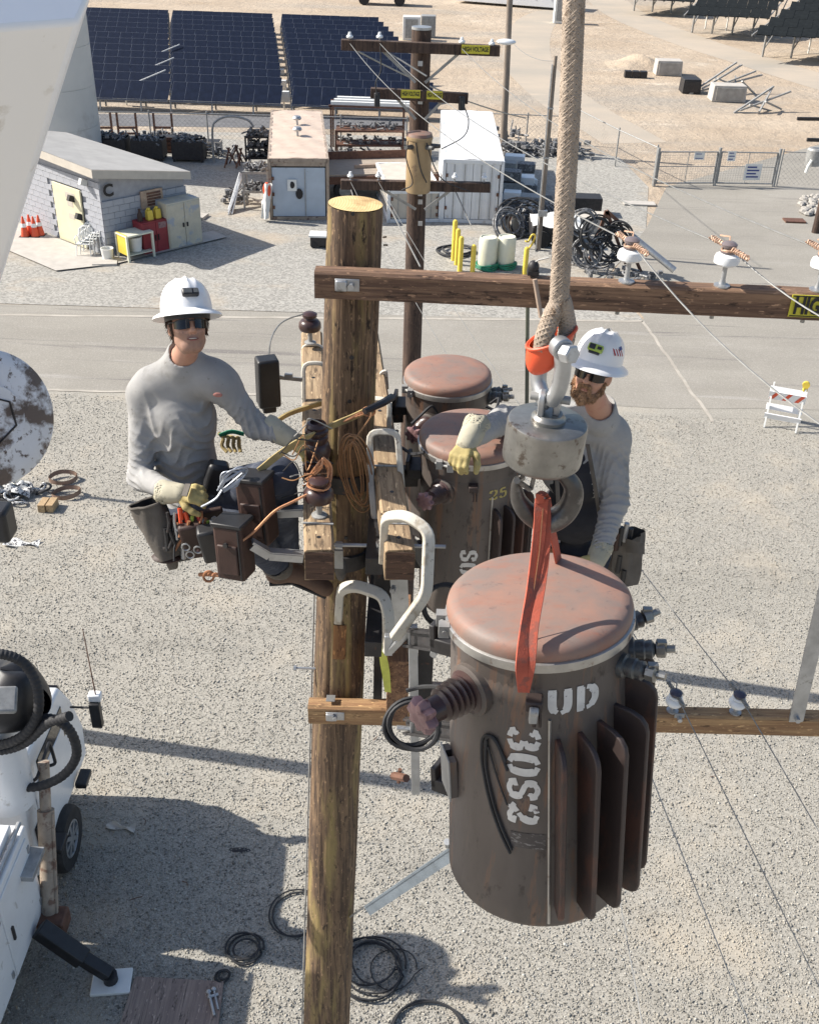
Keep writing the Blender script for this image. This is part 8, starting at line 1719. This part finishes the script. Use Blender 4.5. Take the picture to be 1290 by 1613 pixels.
# heap, blocks and straps beside the left edge on the gravel
def rope_heap():
    g = gnd(28, 785); t = thing('gear_heap', 'heap of black and white rope and rags on the gravel at the left edge', 'gear heap', g); r = random.Random(5); m = MB(); n2 = MB()
    for k in range(16):
        c = g+V(r.uniform(-.55, .5), r.uniform(-.3, .35), .05+.14*r.random()); R = r.uniform(.08, .2); N = frame(c, V(r.gauss(0, .4), r.gauss(0, .4), 1)); (m if k % 2 else n2).tube([N @ V(R*math.cos(a), R*.7*math.sin(a), .03*math.sin(2*a+k)) for a in [i*.42 for i in range(15)]], .028, 6, closed=True)
    mk('rope', m, M_('black_rubber'), t, kind='stuff'); mk('rag', n2, M_('rag_white'), t, kind='stuff'); mk('cloth', MB().grid(lambda a, b: g+V(-.1+.75*(a-.5), .45*(b-.5)+.12, .12+.09*math.sin(a*11)*math.sin(b*9)+.1*math.sin(3.1*a)), 22, 14), M_('rag_white'), t)
    mk('pale_rag', MB().grid(lambda a, b: g+V(-.25+.5*(a-.5), .30+.3*(b-.5), .2+.07*math.sin(a*9+b*7)), 12, 10), M_('ivory_plastic'), t)
rope_heap()
for k, x in enumerate((71, 84)): g = gnd(x, 801); mk('wood_block', MB().box(g+up*.09, (.15, .34, .18), Matrix.Rotation(-.05, 3, 'Z')), M_('block_wood'), None, ('left', 'right')[k]+' of two pale timber blocks on the gravel at the left', 'wood block', 'pale timber blocks', bevel=.008)
for k, (x, y) in enumerate(((101, 757), (106, 781))):
    g = gnd(x, y); m = MB(); m.grid(lambda u, v: g+V(.30*math.cos(6.283*u)*(1+.1*math.sin(12.566*u)), .20*math.sin(6.283*u), .03+.10*v+.04*math.sin(6.283*u+k)), 36, 2); m.grid(lambda u, v: g+V(.285*math.cos(6.283*u)*(1+.1*math.sin(12.566*u)), .185*math.sin(6.283*u), .03+.10*v+.04*math.sin(6.283*u+k)), 36, 2)
    mk('leather_strap', m, pbr('strap_leather', (.24, .16, .12), .7, 0, .2, 9), None, ('farther', 'nearer')[k]+' of two leather strap loops lying on the gravel', 'strap', 'leather strap loops', smooth=60)
s0 = gnd(-160, 748); t = thing('thin_mast', 'thin mast standing left of the picture beside the road', 'mast', s0); mk('shaft', MB().cyl(s0, s0+up*4.9, .06, .05, 10), M_('galv'), t)
g = gnd(35, 857); mk('pale_rag', MB().grid(lambda a, b: g+V(.7*(a-.5), .2*(b-.5)*(1+.5*math.sin(a*7)), .03+.03*math.sin(a*9+b*5)), 14, 6), M_('rag_white'), None, 'pale flat rag on the gravel below the timber blocks', 'rag')
g = gnd(192, 1302); mk('pale_rag', MB().grid(lambda a, b: g+V(.42*(a-.5), .1*(b-.5)*(1+.6*math.sin(a*8))-.05*a, .025+.02*math.sin(a*9+b*5)), 14, 6), M_('fascia'), None, 'thin pale scrap on the gravel in the truck shadow', 'scrap')
# plywood sheet with planks' end tools
Q = [gnd(214, 1541), gnd(353, 1549), gnd(338, 1680), gnd(170, 1680)]; m = MB(); m.add([q+up*.012 for q in Q]+[q+up*.045 for q in Q], [(3, 2, 1, 0), (4, 5, 6, 7), (0, 1, 5, 4), (1, 2, 6, 5), (2, 3, 7, 6), (3, 0, 4, 7)])
pw = mk('plywood_sheet', m, M_('plywood'), None, 'weathered plywood sheet on the gravel at the bottom left', 'plywood', bevel=.004)
g = gnd(334, 1580); t = thing('hand_tool', 'small steel tools lying on the right edge of the plywood sheet', 'tools', g+up*.05)
for k, (x0, y0, x1, y1, r_) in enumerate(((329, 1562, 338, 1600, .018), (337, 1558, 344, 1590, .014), (331, 1570, 344, 1566, .02))): mk('tool', MB().tube([gnd(x0, y0, .065), gnd(x1, y1, .065)], r_, 8).ell(gnd(x0, y0, .07), (.035, .03, .025), None, 8, 6), M_('galv'), t)
def gcoil(px, py, rx, n, wire, label, seed, mat='black_rubber', jit=.14, flat=1):
    g = gnd(px, py); return coil(g+up*.02, rx/ppm(g), n, wire, M_(mat), label, seed=seed, jit=jit, flat=flat)
gcoil(470, 1441, 42, 2, .012, 'thin wire ring on the gravel left of the near pole', 31, jit=.05)
gcoil(385, 1497, 24, 3, .014, 'small tangle of dark wire in the shadow beside the near pole', 32, jit=.25); gcoil(352, 1540, 10, 2, .014, 'tiny loop of dark wire by the plywood corner', 34, jit=.2)
gcoil(583, 1526, 46, 5, .013, 'large wire coil on the gravel right of the near pole', 33, jit=.22)
gcoil(672, 1632, 58, 2, .016, 'dark hose ring cut by the bottom edge of the picture', 35, jit=.06); gcoil(620, 1528, 40, 1, .008, 'single thin wire loop beside the large wire coil', 36, jit=.1)
g = gnd(378, 1339); mk('dark_stain', MB().ell(g, (.16, .05, .012), None, 10, 4), M_('black_rubber'), None, 'flat dark rubber scrap on the gravel at the truck shadow edge', 'scrap')
# windblown litter and tufts of dirt across the gravel
rr = random.Random(21)
for k in range(12):
    x, y = rr.uniform(20, 1280), rr.uniform(640, 1590); g = gnd(x, y); a = rr.uniform(0, 3.1); s = rr.uniform(.03, .09)
    mk('twig', MB().tube([g+V(math.cos(a)*s*-1, math.sin(a)*s*-1, .02), g+up*.03+V(.02, .01, 0), g+V(math.cos(a)*s, math.sin(a)*s, .02)], .006, 5), M_('rust_steel'), None, 'small dark twig lying on the pale gravel', 'twig', 'twigs on the gravel')

# more clutter along the fences and by the containers
for k, (x, y, w, n, l) in enumerate(((160, 226, 2.2, 60, 'scrap heap behind the left metal bin'), (262, 224, 2.4, 70, 'scrap heap between the brown rack frames and the bins'), (345, 246, 1.6, 50, 'low scrap heap under the bent grey pipe'), (560, 252, 3.0, 90, 'long heap of line hardware at the foot of the shelf rack'), (875, 236, 2.2, 90, 'dark scrap heap at the fence corner behind the rope'), (818, 356, 1.4, 60, 'tangled heap at the front of the equipment stacks'), (890, 410, 1.2, 40, 'small heap left of the steel cable frame'), (372, 316, 1.0, 40, 'small heap under the leaning conduit'))):
    g = gnd(x, y); mk('scrap_heap', junk(MB(), g, w, .9, .4, n, 90+k, .16), M_('junk_gray'), None, l, 'scrap heap')
for k, (x, y, w, h, mt, l) in enumerate(((206, 236, .9, .6, 'junk_gray', 'grey crate between the left and middle metal bins'), (268, 238, .8, .7, 'rust_steel', 'brown crate between the middle and right metal bins'), (332, 238, 1.0, .5, 'fascia', 'pale crate right of the metal bins'), (648, 247, 1.0, .8, 'galv_dull', 'grey crate behind the far pole can'), (776, 232, 1.1, .6, 'iron', 'dark crate behind the white container'), (862, 338, 1.2, .7, 'junk_gray', 'grey crate behind the slim leaning pole'))):
    g = gnd(x, y); t = thing('crate', l, 'crate', g)
    for j in range(4): mk('slat', MB().box(g+V(0, -.36, h*(j+.5)/4), (w, .03, h/4-.03)), M_(mt), t); mk('slat', MB().box(g+V(w/2, 0, h*(j+.5)/4), (.03, .72, h/4-.03)), M_(mt), t)
    mk('box', MB().box(g+up*h*.47, (w-.06, .68, h*.94)), M_('iron'), t)
# fine wires tangled round the brown insulators
r = random.Random(31)
for k in range(10):
    x0, x1 = r.uniform(440, 470), r.uniform(498, 532); y0 = r.uniform(660, 800)
    mk('loose_wire', MB().tube(px_path([(x0, y0, 4.0), (x0+18, y0-r.uniform(-10, 34), 3.97), ((x0+x1)/2+r.uniform(-8, 8), y0+r.uniform(-30, 26), 3.92), (x1, y0+r.uniform(-34, 30), 4.0)]), .003, 5), M_(r.choice(['copper_dark', 'black_rubber', 'galv_dull', 'copper_dark'])), None, 'thin loose wire tangled round the brown insulators', 'wire', 'loose wires round the insulators')
